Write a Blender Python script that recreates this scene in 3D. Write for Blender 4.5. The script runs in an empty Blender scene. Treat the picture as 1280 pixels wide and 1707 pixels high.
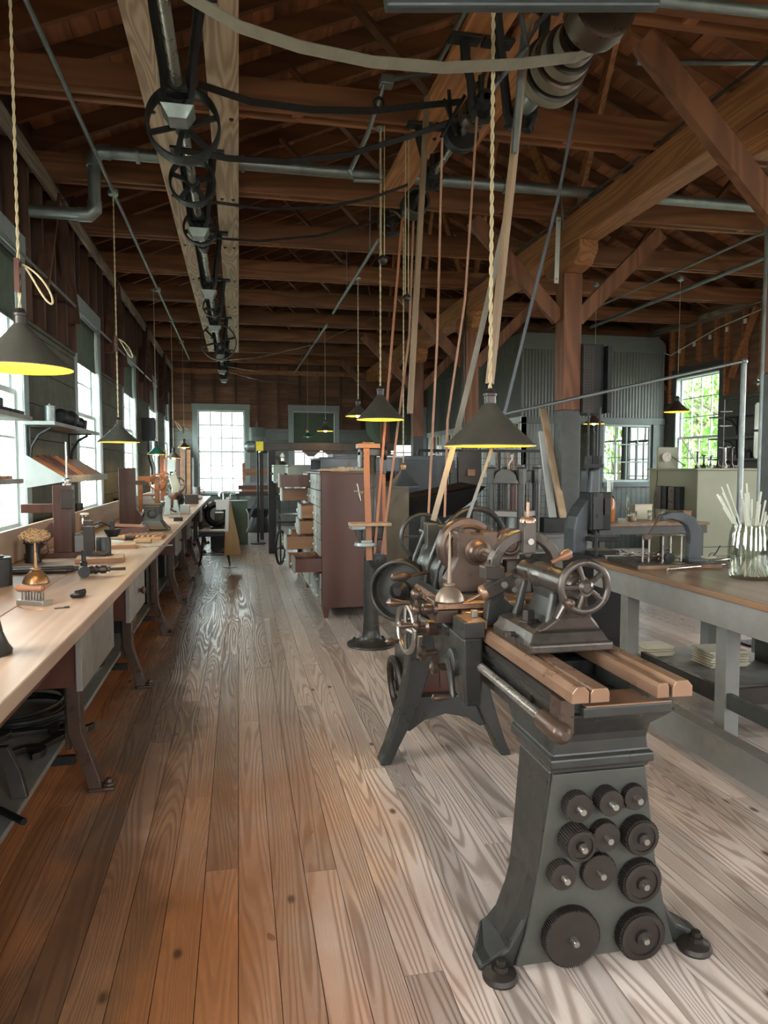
import bpy, bmesh, math, random
from mathutils import Vector, Matrix
R = math.radians; PI = math.pi
random.seed(7)
SC = bpy.context.scene
COL = SC.collection
# ---------------------------------------------------------------- camera
F = 1183.0; CAMH = 1.5
YAW, PIT = R(11.5395), R(3.5552)
cd = bpy.data.cameras.new('camera'); cam = bpy.data.objects.new('camera', cd); COL.objects.link(cam)
cd.sensor_fit = 'VERTICAL'; cd.sensor_height = 36; cd.lens = 36 * F / 1707; cd.clip_start = .05; cd.clip_end = 200
cam.location = (0, 0, CAMH)
cam.rotation_euler = (PI/2 - PIT, 0, -YAW)
SC.camera = cam
_f = Vector((math.sin(YAW)*math.cos(PIT), math.cos(YAW)*math.cos(PIT), -math.sin(PIT)))
_r = Vector((math.cos(YAW), -math.sin(YAW), 0)); _u = _r.cross(_f)
def _ray(px, py): return _f + _r*((px-640)/F) + _u*(-(py-853.5)/F)
def atz(px, py, z): d = _ray(px, py); return Vector((0, 0, CAMH)) + d*((z-CAMH)/d.z)
def aty(px, py, y): d = _ray(px, py); return Vector((0, 0, CAMH)) + d*(y/d.y)
def atx(px, py, x): d = _ray(px, py); return Vector((0, 0, CAMH)) + d*(x/d.x)
# ---------------------------------------------------------------- world and exposure
SC.view_settings.view_transform = 'Standard'; SC.view_settings.look = 'None'
SC.view_settings.gamma = 1; SC.view_settings.use_curve_mapping = False
SC.view_settings.exposure = 1.1
w = bpy.data.worlds.new('overcast'); SC.world = w; w.use_nodes = True
nt = w.node_tree; bg = nt.nodes['Background']
tc = nt.nodes.new('ShaderNodeTexCoord'); sx = nt.nodes.new('ShaderNodeSeparateXYZ'); mr = nt.nodes.new('ShaderNodeMapRange')
mx = nt.nodes.new('ShaderNodeMix'); mx.data_type = 'RGBA'
nt.links.new(tc.outputs['Generated'], sx.inputs[0]); nt.links.new(sx.outputs['Z'], mr.inputs[0])
nt.links.new(mr.outputs[0], mx.inputs[0]); mx.inputs[6].default_value = (1, .985, .95, 1); mx.inputs[7].default_value = (.9, .95, 1, 1)
nt.links.new(mx.outputs[2], bg.inputs[0]); bg.inputs[1].default_value = 12.0
try:
    SC.cycles.use_denoising = True
    SC.cycles.max_bounces = 9; SC.cycles.diffuse_bounces = 5; SC.cycles.glossy_bounces = 4
    SC.cycles.transparent_max_bounces = 12; SC.cycles.caustics_reflective = False; SC.cycles.caustics_refractive = False
    SC.cycles.sample_clamp_indirect = 6
except Exception: pass
def portal(loc, rot, sx_, sy_):
    l = bpy.data.lights.new('window_portal', 'AREA'); l.shape = 'RECTANGLE'; l.size = sx_; l.size_y = sy_
    l.cycles.is_portal = True
    o = bpy.data.objects.new('window_portal', l); COL.objects.link(o); o.location = loc; o.rotation_euler = rot

# ---------------------------------------------------------------- mesh helper
class MB:
    def __init__(s, local=False): s.v = []; s.f = []; s.sm = []; s.local = local
    def add(s, vs, fs, sm=False):
        b = len(s.v); s.v += [tuple(v) for v in vs]
        for f in fs: s.f.append(tuple(b+i for i in f)); s.sm.append(sm)
        return s
    def box(s, c, d, rot=None):
        hx, hy, hz = d[0]/2, d[1]/2, d[2]/2
        vs = [Vector((x*hx, y*hy, z*hz)) for z in (-1, 1) for y in (-1, 1) for x in (-1, 1)]
        if rot is not None: vs = [rot @ v for v in vs]
        c = Vector(c); return s.add([v+c for v in vs], [(0,2,3,1),(4,5,7,6),(0,1,5,4),(2,6,7,3),(0,4,6,2),(1,3,7,5)])
    def bb(s, x0, x1, y0, y1, z0, z1): return s.box(((x0+x1)/2,(y0+y1)/2,(z0+z1)/2), (abs(x1-x0),abs(y1-y0),abs(z1-z0)))
    def bar(s, a, b, w, h, up=(0,0,1)):
        a = Vector(a); b = Vector(b); d = (b-a); L = d.length; d.normalize(); up = Vector(up)
        if abs(d.dot(up)) > .99: up = Vector((0,1,0))
        x = d.cross(up).normalized(); z = x.cross(d)
        m = Matrix((x, d, z)).transposed()
        return s.box((a+b)/2, (w, L, h), m)
    def ring(s, c, d, r, n, x=None):
        d = Vector(d).normalized()
        if x is None: x = d.cross(Vector((0,0,1)) if abs(d.z) < .9 else Vector((0,1,0)))
        x = Vector(x).normalized(); y = d.cross(x)
        return [Vector(c) + x*(r*math.cos(2*PI*i/n)) + y*(r*math.sin(2*PI*i/n)) for i in range(n)]
    def lathe(s, c, d, prof, n=20, cap=True, sm=True):
        """prof: (r, h) pairs along axis d from c"""
        c = Vector(c); d = Vector(d).normalized(); vs = []; fs = []
        for r, h in prof: vs += s.ring(c + d*h, d, max(r, 1e-5), n)
        m = len(prof)
        for j in range(m-1):
            for i in range(n): a = j*n+i; b = j*n+(i+1) % n; fs.append((a, b, b+n, a+n))
        s.add(vs, fs, sm)
        if cap:
            if prof[0][0] > 1e-4: s.add(vs[:n], [tuple(range(n-1, -1, -1))])
            if prof[-1][0] > 1e-4: s.add(vs[-n:], [tuple(range(n))])
        return s
    def cyl(s, a, b, r, r2=None, n=16):
        a = Vector(a); b = Vector(b); return s.lathe(a, b-a, [(r, 0), (r if r2 is None else r2, (b-a).length)], n)
    def tube(s, pts, r, n=8, flat=None, closed=False):
        pts = [Vector(p) for p in pts]; m = len(pts); vs = []; fs = []; px = None
        for i, p in enumerate(pts):
            if closed: d = pts[(i+1) % m] - pts[i-1]
            else: d = pts[min(i+1, m-1)] - pts[max(i-1, 0)]
            d.normalize()
            if px is None: px = d.cross(Vector((0,0,1)) if abs(d.z) < .9 else Vector((0,1,0))).normalized()
            px = (px - d*px.dot(d)).normalized(); y = d.cross(px)
            rr = r[i] if isinstance(r, (list, tuple)) else r
            for k in range(n):
                t = 2*PI*k/n; vs.append(p + px*(rr*math.cos(t)) + y*(rr*math.sin(t)*(flat or 1)))
        for j in range(m if closed else m-1):
            for k in range(n): a = j*n+k; b = j*n+(k+1) % n; q = ((j+1) % m)*n; fs.append((a, b, q+(k+1) % n, q+k))
        s.add(vs, fs, True)
        if not closed: s.add(vs[:n], [tuple(range(n-1, -1, -1))]); s.add(vs[-n:], [tuple(range(n))])
        return s
    def belt(s, pts, w, t, wd):
        """flat ribbon: width w along direction wd, thickness t"""
        pts = [Vector(p) for p in pts]; wd = Vector(wd).normalized(); vs = []; fs = []; m = len(pts)
        for i, p in enumerate(pts):
            d = (pts[min(i+1, m-1)] - pts[max(i-1, 0)]).normalized(); x = (wd - d*wd.dot(d)).normalized(); y = d.cross(x)
            for a, b in ((-1,-1),(1,-1),(1,1),(-1,1)): vs.append(p + x*(a*w/2) + y*(b*t/2))
        for j in range(m-1):
            for k in range(4): a = j*4+k; b = j*4+(k+1) % 4; fs.append((a, b, b+4, a+4))
        fs += [(3,2,1,0), tuple(range(4*m-4, 4*m))]
        return s.add(vs, fs)
    def prism(s, poly, axis, a, b):
        """poly 2D extruded along axis 'x','y','z' from a to b; 2D coords are the remaining axes in order"""
        def P(u, v, w): return {'x': (w, u, v), 'y': (u, w, v), 'z': (u, v, w)}[axis]
        n = len(poly); vs = [P(u, v, a) for u, v in poly] + [P(u, v, b) for u, v in poly]
        fs = [tuple(range(n)), tuple(range(2*n-1, n-1, -1))] + [(i, i+n, (i+1) % n+n, (i+1) % n) for i in range(n)]
        return s.add(vs, fs)
    def sweep(s, sec, y0=None):
        """sec: list of (list of 3D points) closed loops, lofted"""
        n = len(sec[0]); vs = [p for q in sec for p in q]; fs = []
        for j in range(len(sec)-1):
            for i in range(n): a = j*n+i; b = j*n+(i+1) % n; fs.append((a, b, b+n, a+n))
        fs += [tuple(range(n-1, -1, -1)), tuple(range(len(vs)-n, len(vs)))]
        return s.add(vs, fs)
    def torus(s, c, d, R_, r, n=28, m=8, flat=1):
        c = Vector(c); d = Vector(d).normalized(); ring = s.ring(c, d, 1, n); vs = []; fs = []
        for p in ring:
            o = p - c
            for k in range(m): t = 2*PI*k/m; vs.append(c + o*(R_+r*math.cos(t)) + d*(r*flat*math.sin(t)))
        for j in range(n):
            for k in range(m): a = j*m+k; b = j*m+(k+1) % m; q = ((j+1) % n)*m; fs.append((a, q+k, q+(k+1) % m, b))
        return s.add(vs, fs, True)
    def ball(s, c, r, n=12, sc=(1,1,1)):
        k = n//2; pr = []
        b = len(s.v)
        s.lathe((0,0,0), (0,0,1), [(math.sin(PI*i/k)*1.0, -math.cos(PI*i/k)) for i in range(k+1)], n, cap=False)
        for i in range(b, len(s.v)): v = s.v[i]; s.v[i] = (c[0]+v[0]*r*sc[0], c[1]+v[1]*r*sc[1], c[2]+v[2]*r*sc[2])
        return s
    def xf(s, m, b=0):
        s.v = s.v[:b] + [tuple(m @ Vector(v)) for v in s.v[b:]]; return s
    def mesh(s, name, off=None):
        me = bpy.data.meshes.new(name); vs = s.v
        if off is not None: vs = [tuple(off @ Vector(v)) for v in vs]
        me.from_pydata(vs, [], s.f); me.polygons.foreach_set('use_smooth', s.sm)
        bm = bmesh.new(); bm.from_mesh(me); bmesh.ops.recalc_face_normals(bm, faces=bm.faces); bm.to_mesh(me); bm.free()
        if any(s.sm): me.set_sharp_from_angle(angle=R(38))
        me.update(); return me
MATX = {}
def _link(name, me, mat, parent, bevel=0):
    o = bpy.data.objects.new(name, me); COL.objects.link(o)
    if mat is not None: me.materials.append(mat)
    if parent is not None: o.parent = parent; MATX[o.name] = MATX[parent.name]
    else: MATX[o.name] = Matrix()
    if bevel:
        m = o.modifiers.new('bevel', 'BEVEL'); m.width = bevel; m.segments = 2; m.limit_method = 'ANGLE'; m.angle_limit = R(40)
    return o
def part(name, mb, mat, parent, label=None, bevel=0, stuff=False):
    off = None if mb.local else MATX[parent.name].inverted()
    o = _link(name, mb.mesh(name, off), mat, parent, bevel)
    if label: o['label'] = label
    if stuff: o['kind'] = 'stuff'
    return o
def thing(name, label, cat, loc=(0,0,0), rotz=0, group=None):
    o = bpy.data.objects.new(name, None); COL.objects.link(o); o.empty_display_size = .1
    o.location = loc; o.rotation_euler = (0, 0, rotz)
    MATX[o.name] = Matrix.Translation(Vector(loc)) @ Matrix.Rotation(rotz, 4, 'Z')
    o['label'] = label; o['category'] = cat
    if group: o['group'] = group
    return o
def solo(name, mb, mat, label, cat, group=None, bevel=0, stuff=False):
    xs = [v[0] for v in mb.v]; ys = [v[1] for v in mb.v]; zs = [v[2] for v in mb.v]
    c = Vector(((min(xs)+max(xs))/2, (min(ys)+max(ys))/2, min(zs)))
    o = _link(name, mb.mesh(name, Matrix.Translation(-c)), mat, None, bevel); o.location = c; MATX[o.name] = Matrix.Translation(c)
    o['label'] = label; o['category'] = cat
    if group: o['group'] = group
    if stuff: o['kind'] = 'stuff'
    return o
def struct(name, mb, mat, parent=None, bevel=0):
    if mb is None:
        o = bpy.data.objects.new(name, None); COL.objects.link(o); MATX[o.name] = Matrix()
    else: o = _link(name, mb.mesh(name), mat, parent, bevel)
    if parent is None: o['kind'] = 'structure'
    return o
_unit = {}
def piece(name, parent, mat, c, d, rot=None, shape='box'):
    """one board / slat / pane: a shared 1 m box scaled to size (world coordinates; parent at the origin)"""
    k = (mat.name, shape)
    if k not in _unit:
        me = MB().box((0,0,0), (1,1,1)).mesh('unit_board'); me.materials.append(mat); _unit[k] = me
    o = bpy.data.objects.new(name, _unit[k]); COL.objects.link(o); o.parent = parent
    m = Matrix.Translation(Vector(c)) @ (rot.to_4x4() if rot is not None else Matrix()) @ Matrix.Diagonal((d[0], d[1], d[2], 1))
    o.matrix_local = MATX[parent.name].inverted() @ m
    return o
def pbb(name, parent, mat, x0, x1, y0, y1, z0, z1):
    return piece(name, parent, mat, ((x0+x1)/2,(y0+y1)/2,(z0+z1)/2), (abs(x1-x0),abs(y1-y0),abs(z1-z0)))
def pbar(name, parent, mat, a, b, w, h, up=(0,0,1)):
    a = Vector(a); b = Vector(b); d = b-a; L = d.length; d.normalize(); up = Vector(up)
    x = d.cross(up).normalized(); z = x.cross(d)
    return piece(name, parent, mat, (a+b)/2, (w, L, h), Matrix((x, d, z)).transposed())
def dup(root, loc, rotz=None, label=None):
    def cp(o, par):
        c = o.copy(); COL.objects.link(c)
        if par: c.parent = par
        for ch in kids.get(o.name, []): cp(ch, c)
        return c
    kids = {}
    for o in COL.objects:
        if o.parent: kids.setdefault(o.parent.name, []).append(o)
    r = cp(root, None); r.location = loc
    if rotz is not None: r.rotation_euler = (0, 0, rotz)
    if label: r['label'] = label
    return r

# ---------------------------------------------------------------- materials
class N:
    def __init__(s, name, rough=.5, metal=0):
        s.m = bpy.data.materials.new(name); s.m.use_nodes = True; s.t = s.m.node_tree
        s.b = s.t.nodes['Principled BSDF']; s.b.inputs['Roughness'].default_value = rough; s.b.inputs['Metallic'].default_value = metal
    def n(s, t, **k):
        o = s.t.nodes.new('ShaderNode'+t)
        for a, v in k.items(): setattr(o, a, v)
        return o
    def l(s, a, b): s.t.links.new(a, b)
    def pos(s, scale=(1,1,1), rnd=9.0):
        g = s.n('NewGeometry'); i = s.n('ObjectInfo'); a = s.n('VectorMath', operation='MULTIPLY_ADD')
        c = s.n('CombineXYZ')
        for k in range(3): s.l(i.outputs['Random'], c.inputs[k])
        s.l(c.outputs[0], a.inputs[0]); a.inputs[1].default_value = (rnd, rnd*1.7, rnd*.7); s.l(g.outputs['Position'], a.inputs[2])
        m = s.n('VectorMath', operation='MULTIPLY'); s.l(a.outputs[0], m.inputs[0]); m.inputs[1].default_value = scale
        return m.outputs[0]
    def noise(s, vec, scale, det=3, rough=.5, dist=0):
        o = s.n('TexNoise'); s.l(vec, o.inputs['Vector']); o.inputs['Scale'].default_value = scale; o.inputs['Detail'].default_value = det
        o.inputs['Roughness'].default_value = rough; o.inputs['Distortion'].default_value = dist; return o.outputs['Fac']
    def math(s, op, a, b=None, c=None):
        o = s.n('Math', operation=op)
        for i, v in enumerate((a, b, c)):
            if v is None: continue
            if isinstance(v, (int, float)): o.inputs[i].default_value = v
            else: s.l(v, o.inputs[i])
        return o.outputs[0]
    def rng(s, v, a, b, c=0, d=1):
        o = s.n('MapRange'); s.l(v, o.inputs[0])
        for i, x in enumerate((a, b, c, d)): o.inputs[i+1].default_value = x
        return o.outputs[0]
    def mix(s, fac, a, b, mode='MIX'):
        o = s.n('Mix', data_type='RGBA', blend_type=mode)
        if isinstance(fac, (int, float)): o.inputs[0].default_value = fac
        else: s.l(fac, o.inputs[0])
        for i, v in ((6, a), (7, b)):
            if isinstance(v, (tuple, list)): o.inputs[i].default_value = (*v[:3], 1)
            else: s.l(v, o.inputs[i])
        return o.outputs[2]
    def bump(s, h, st, dist=.01):
        o = s.n('Bump'); o.inputs['Strength'].default_value = st; o.inputs['Distance'].default_value = dist; s.l(h, o.inputs['Height'])
        s.l(o.outputs[0], s.b.inputs['Normal'])
    def col(s, c): s.l(c, s.b.inputs['Base Color']) if not isinstance(c, tuple) else setattr(s.b.inputs['Base Color'], 'default_value', (*c, 1))
def wood(name, c1, c2, axis='Y', rough=.6, ring=9, sc=5.0, var=.25, fine=.25, bumpst=.25, cst=.8):
    m = N(name, rough); st = {'X': (.09,1,1), 'Y': (1,.09,1), 'Z': (1,1,.09)}[axis]
    v = m.pos(st); a = m.noise(v, sc, 1.5, .4, .3); s1 = m.math('SINE', m.math('MULTIPLY', a, ring*6.28))
    s1 = m.rng(s1, -1, 1); f = m.noise(v, 90, 3, .6)
    g = m.math('ADD', m.math('MULTIPLY', s1, 1-fine), m.math('MULTIPLY', f, fine)); g = m.rng(g, .15, .9, (1-cst)*.5, 1-(1-cst)*.5)
    c = m.mix(g, c1, c2)
    i = m.n('ObjectInfo'); h = m.n('HueSaturation'); m.l(m.rng(i.outputs['Random'], 0, 1, 1-var, 1+var), h.inputs['Value']); m.l(c, h.inputs['Color'])
    b = m.noise(m.pos((1,1,1), 3), 1.6, 3, .6); c = m.mix(m.rng(b, .35, .8, 0, .45), h.outputs[0], tuple(x*.45 for x in c1))
    m.col(c); m.bump(g, bumpst, .003); return m.m
def paint(name, c, c2=None, rough=.45, metal=0, sc=6, amt=.6, bumpst=.15, chip=None, spec=None):
    m = N(name, rough, metal); v = m.pos((1,1,1), 4); a = m.noise(v, sc, 5, .65); c2 = c2 or tuple(x*.6 for x in c)
    cc = m.mix(m.rng(a, .35, .7, 0, amt), c, c2)
    if chip: cc = m.mix(m.rng(m.noise(v, sc*5, 4, .7), .63, .68), cc, chip)
    m.col(cc); m.l(m.rng(m.noise(v, sc*3, 3), .3, .7, max(rough-.1, .05), min(rough+.15, 1)), m.b.inputs['Roughness'])
    if bumpst: m.bump(m.noise(v, 60, 3), bumpst, .002)
    if spec is not None: m.b.inputs['Specular IOR Level'].default_value = spec
    return m.m
def plain(name, c, rough=.5, metal=0, emit=0, alpha=1):
    m = N(name, rough, metal); v = m.pos((1,1,1)); m.col(m.mix(m.rng(m.noise(v, 12, 3), .3, .7), c, tuple(x*.8 for x in c)))
    if emit: m.b.inputs['Emission Color'].default_value = (*c, 1); m.b.inputs['Emission Strength'].default_value = emit
    return m.m
def glass(name, c=(.985,.993,.99), rough=.02, al=.12):
    m = N(name, rough); t = m.n('BsdfTransparent'); t.inputs[0].default_value = (*c, 1); g = m.n('BsdfGlossy'); g.inputs['Roughness'].default_value = rough
    x = m.n('MixShader'); x.inputs[0].default_value = al*.5; m.l(t.outputs[0], x.inputs[1]); m.l(g.outputs[0], x.inputs[2])
    m.l(x.outputs[0], m.t.nodes['Material Output'].inputs[0]); return m.m

def floor_mat():
    m = N('worn pine flooring', .42)
    v = m.pos((1,.065,1), 11)
    a = m.noise(v, 7.5, .6, .3, .25); s1 = m.math('SINE', m.math('MULTIPLY', a, 135)); s1 = m.rng(s1, -.5, .9)
    v2 = m.pos((1,.02,1), 11); f = m.noise(v2, 260, 2, .6)
    g = m.math('ADD', m.math('MULTIPLY', s1, .66), m.math('MULTIPLY', f, .34))
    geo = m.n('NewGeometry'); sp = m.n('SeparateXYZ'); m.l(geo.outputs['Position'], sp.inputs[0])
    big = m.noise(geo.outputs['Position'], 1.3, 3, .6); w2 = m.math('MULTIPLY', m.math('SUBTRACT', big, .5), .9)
    # traffic wear plus painted-in window sheen (grey, bleached) grow to the right of the aisle and down the room; orange finish plus painted-in lamplight near the bench
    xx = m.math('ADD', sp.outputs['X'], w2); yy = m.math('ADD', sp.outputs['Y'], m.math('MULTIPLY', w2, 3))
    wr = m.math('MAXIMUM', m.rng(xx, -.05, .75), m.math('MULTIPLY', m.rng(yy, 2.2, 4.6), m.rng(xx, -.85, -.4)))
    gm = m.rng(xx, -.72, -.62); gm = m.math('MULTIPLY', gm, m.rng(xx, -.38, -.28, 1, 0))  # mask of a darker strip along the bench front
    warm = m.mix(g, (.42,.185,.080), (.31,.130,.056)); worn = m.mix(g, (.64,.55,.485), (.27,.20,.165)); dark_strip = m.mix(g, (.17,.11,.07), (.11,.072,.05))
    c = m.mix(wr, warm, worn); c = m.mix(m.math('MULTIPLY', gm, .6), c, dark_strip)
    i = m.n('ObjectInfo'); h = m.n('HueSaturation'); m.l(m.rng(i.outputs['Random'], 0, 1, .74, 1.25), h.inputs['Value']); m.l(c, h.inputs['Color'])
    vo = m.n('TexVoronoi', voronoi_dimensions='2D'); vv = m.pos((1,.55,1), 5); m.l(vv, vo.inputs['Vector']); vo.inputs['Scale'].default_value = 1.9
    kn = m.rng(vo.outputs['Distance'], .014, .036, 1, 0)
    c = m.mix(m.math('MULTIPLY', kn, .85), h.outputs[0], (.05,.025,.015))
    m.col(c); m.l(m.rng(g, 0, 1, .22, .42), m.b.inputs['Roughness']); m.bump(g, .35, .002)
    return m.m
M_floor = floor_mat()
M_plankshaft = wood('pale speckled shaft plank', (.58,.42,.31), (.30,.18,.115), 'Y', .6, 10, 7)
M_timber = wood('warm timber beam', (.44,.18,.068), (.23,.082,.030), 'Y', .6, 8, 6, .12)
M_tie = wood('brown tie beam', (.28,.108,.046), (.15,.054,.023), 'X', .65, 6, 5, .2)
M_post = wood('red brown post', (.235,.09,.04), (.12,.043,.02), 'Z', .6, 6, 5, .15)
M_rafter = wood('dark rafter', (.235,.09,.038), (.12,.044,.019), 'X', .7, 5, 4, .3)
M_roof = wood('reddish roof board', (.34,.118,.050), (.17,.056,.024), 'Y', .75, 5, 4, .45)
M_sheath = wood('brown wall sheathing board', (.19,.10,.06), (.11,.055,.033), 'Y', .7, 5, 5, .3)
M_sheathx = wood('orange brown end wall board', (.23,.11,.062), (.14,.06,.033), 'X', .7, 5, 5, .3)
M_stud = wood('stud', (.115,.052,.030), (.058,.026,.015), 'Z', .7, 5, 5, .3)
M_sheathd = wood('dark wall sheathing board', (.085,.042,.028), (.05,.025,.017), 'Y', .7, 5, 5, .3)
M_plate = wood('pale weathered plate', (.36,.30,.25), (.17,.12,.09), 'Y', .7, 8, 7)
M_siding = paint('grey green siding paint', (.115,.113,.09), (.068,.067,.054), .85, 0, 3, .8, .2, None, .12)
M_sidingx = paint('pale grey siding paint', (.18,.184,.172), (.125,.128,.12), .8, 0, 4, .7, .15, None, .15)
M_trim = paint('blue grey window trim paint', (.27,.305,.30), (.18,.205,.20), .45, 0, 6, .5)
M_trimd = paint('dark green grey trim paint', (.060,.063,.058), (.040,.042,.039), .5)
M_sash = paint('white sash paint', (.62,.68,.66), (.42,.47,.46), .4)
M_blind = paint('olive green roller blind', (.085,.11,.08), (.065,.085,.06), .8, 0, 3, .5, .05)
M_pane = glass('window glass'); M_panef = glass('dull far window glass', (.50,.54,.54)); M_panel = glass('cool side window glass', (.80,.87,.87))
M_corr = paint('grey corrugated siding', (.125,.126,.117), (.092,.093,.087), .5, 0, 2, .6, .1)
M_grey = paint('light grey wood paint', (.225,.226,.216), (.155,.156,.15), .5, 0, 5, .7)
M_iron = paint('dark grey green cast iron', (.041,.041,.037), (.024,.024,.022), .34, .25, 5, .7, .1)
M_black = paint('black iron', (.016,.016,.017), (.008,.008,.008), .45, .3, 8)
M_steel = paint('bright worn steel', (.36,.335,.30), (.26,.23,.195), .3, .85, 5, .4, .05)
M_galv = paint('galvanised pipe', (.25,.275,.27), (.15,.17,.168), .38, .7, 7, .7, .1)
M_brown = paint('oily brown iron', (.095,.062,.046), (.06,.040,.030), .32, .5, 5, .45, .06)
M_rail = paint('steel bed way with painted orange sheen', (.30,.175,.11), (.19,.115,.075), .33, .5, 5, .4, .04)  # orange reflection on bare steel put into the base colour
M_bare = paint('bare grey brown iron', (.080,.066,.056), (.052,.043,.037), .30, .5, 5, .5, .06)
M_gear = paint('dark brown gear iron', (.046,.037,.032), (.027,.022,.019), .40, .5, 7, .6, .1)
M_hwood = wood('turned wooden handle', (.33,.15,.08), (.20,.08,.04), 'X', .35, 4, 8)
M_leather = paint('tan leather belt', (.30,.155,.095), (.20,.105,.065), .6, 0, 9, .7)
M_leatherg = paint('grey brown leather belt', (.20,.18,.145), (.125,.11,.085), .6, 0, 9, .7)
M_leathero = paint('orange leather belt', (.32,.125,.052), (.24,.085,.035), .5, 0, 9, .5)
M_shade = paint('green black lamp shade enamel', (.075,.070,.055), (.048,.045,.036), .42, .2, 10, .6, .05)
M_shadegreen = paint('green lamp shade enamel', (.02,.11,.075), (.014,.08,.05), .35, .1, 10, .6, .05)
M_shadein = plain('shade lining with painted glow', (.85,.72,.10), .5)  # yellow glow of the bulb painted into the white enamel
M_cord = paint('cream twisted cord', (.55,.45,.28), (.35,.28,.17), .8)
M_bulb = plain('glowing bulb', (1,.66,.18), .4, 0, 14)
M_bulboff = plain('unlit bulb glass', (.7,.7,.66), .2)
M_brass = paint('brass', (.34,.19,.09), (.24,.13,.06), .32, .7, 10, .6, .05)
M_top = wood('scrubbed bench top', (.40,.285,.205), (.30,.20,.14), 'Y', .42, 6, 5, .1, .35, .2, .7)
M_topr = wood('orange brown table top', (.27,.155,.085), (.16,.095,.058), 'Y', .4, 5, 5, .1, .4)
M_red = wood('dark red mahogany', (.092,.027,.014), (.06,.017,.009), 'Z', .38, 5, 5, .15)
M_cab = wood('red brown cabinet side', (.094,.032,.021), (.074,.025,.017), 'Z', .42, 5, 4, .08, .4, .1)
M_drawer = paint('pale drawer front paint', (.33,.35,.31), (.24,.25,.225), .5, 0, 5, .6)
M_drawer2 = paint('grey worn drawer front', (.20,.185,.17), (.14,.128,.115), .55, 0, 5, .7)
M_dwood = wood('orange drawer wood', (.34,.16,.075), (.24,.10,.045), 'X', .5, 4, 5)
M_ltwood = wood('pale new wood', (.48,.34,.21), (.36,.24,.14), 'Z', .6, 5, 6)
M_pole = wood('brown pole wood', (.30,.205,.125), (.20,.13,.08), 'Z', .6, 5, 6)
M_beige = paint('olive cream cabinet paint', (.27,.275,.19), (.21,.215,.15), .5, 0, 2, .6, .1)
M_white = paint('white paint', (.66,.68,.66), (.52,.54,.52), .5)
M_paper = paint('yellowed paper', (.62,.57,.44), (.50,.45,.33), .8)
M_yellow = plain('yellow tape', (.80,.66,.03), .5)
M_amber = paint('amber bottle glass', (.42,.14,.015), (.25,.07,.01), .08, 0, 8)
M_glassrod = glass('clear lab glass', (.93,.96,.92), .05, .5)
M_bristle = paint('bristles', (.36,.235,.12), (.24,.15,.075), .9, 0, 40)
M_sheet = paint('grey sheet metal', (.085,.095,.104), (.06,.068,.074), .4, .4, 3, .7, .05)
M_drum = paint('grey green drum', (.15,.18,.165), (.09,.11,.10), .45, .3, 4)
M_leaf = paint('tree leaf', (.16,.30,.05), (.08,.17,.03), .6, 0, 3)
M_bark = paint('bark', (.12,.09,.06))
M_grass = paint('pale gravel and grass', (.24,.25,.17), (.16,.18,.11), .9)
M_khaki = paint('green metal case', (.075,.11,.075), (.05,.07,.05), .5)
M_cloth = paint('tan canvas bag', (.42,.27,.14), (.32,.19,.09), .85)
# ================================================================ SETTING
XL, XR, YN, YF, ZP = -1.7, 7.9, -3.0, 18.5, 4.02
WIN_L = [(-1.4,.05),(1.68,3.13),(4.8,6.25),(7.95,9.4),(11.05,12.5),(14.15,15.6),(16.95,18.3)]
WIN_R = [(-1.9,-.5),(1.2,2.6),(4.3,5.7),(7.4,8.75),(10.45,11.9),(13.5,14.95),(16.5,17.9)]
WIN_F = [(-1.13,.29),(1.26,2.58),(3.72,4.93)]
WIN_N = [(-.9,.4),(1.6,2.9),(4.2,5.5)]
WZ0, WZ1 = 1.02, 3.18
# floor
fl = struct('floor', MB().bb(XL-.1, XR+.1, YN-.1, YF+.1, -.12, -.024), M_black)
bwid = .12; x = XL; rest = MB(); k = 0
while x < XR:
    x1 = min(x+bwid, XR); y = YN - random.random()*3
    while y < YF:
        L = random.uniform(2.6, 5.0); y1 = y+L
        a, b = max(y, YN), min(y1, YF)
        if b-a > .05:
            dz = random.uniform(-.0012, .0)
            if x < 4.0 and b > -.2 and a < 13:
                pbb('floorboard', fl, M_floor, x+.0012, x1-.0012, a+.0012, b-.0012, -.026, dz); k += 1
            else: rest.bb(x+.0012, x1-.0012, a+.001, b-.001, -.026, dz)
        y = y1
    x = x1
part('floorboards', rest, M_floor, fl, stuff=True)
# ceiling: roof boards, rafters, tie beams
SL = .42; XM = (XL+XR)/2; ZE = 4.22
def roofz(xx): return ZE + ((xx-XL) if xx < XM else (XR-xx))*SL
ce = struct('ceiling', MB().sweep([[(XL-.3, YN-.2, roofz(XL)-.126+.26), (XM, YN-.2, roofz(XM)+.26), (XM, YN-.2, roofz(XM)+.32), (XL-.3, YN-.2, roofz(XL)-.126+.32)],
     [(XL-.3, YF+.2, roofz(XL)-.126+.26), (XM, YF+.2, roofz(XM)+.26), (XM, YF+.2, roofz(XM)+.32), (XL-.3, YF+.2, roofz(XL)-.126+.32)]])
     .sweep([[(XR+.3, YN-.2, roofz(XR)-.126+.26), (XM, YN-.2, roofz(XM)+.26), (XM, YN-.2, roofz(XM)+.32), (XR+.3, YN-.2, roofz(XR)-.126+.32)],
     [(XR+.3, YF+.2, roofz(XR)-.126+.26), (XM, YF+.2, roofz(XM)+.26), (XM, YF+.2, roofz(XM)+.32), (XR+.3, YF+.2, roofz(XR)-.126+.32)]]), M_roof)
ang = math.atan(SL); LS = (XM-XL)/math.cos(ang); nb = 26
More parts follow.
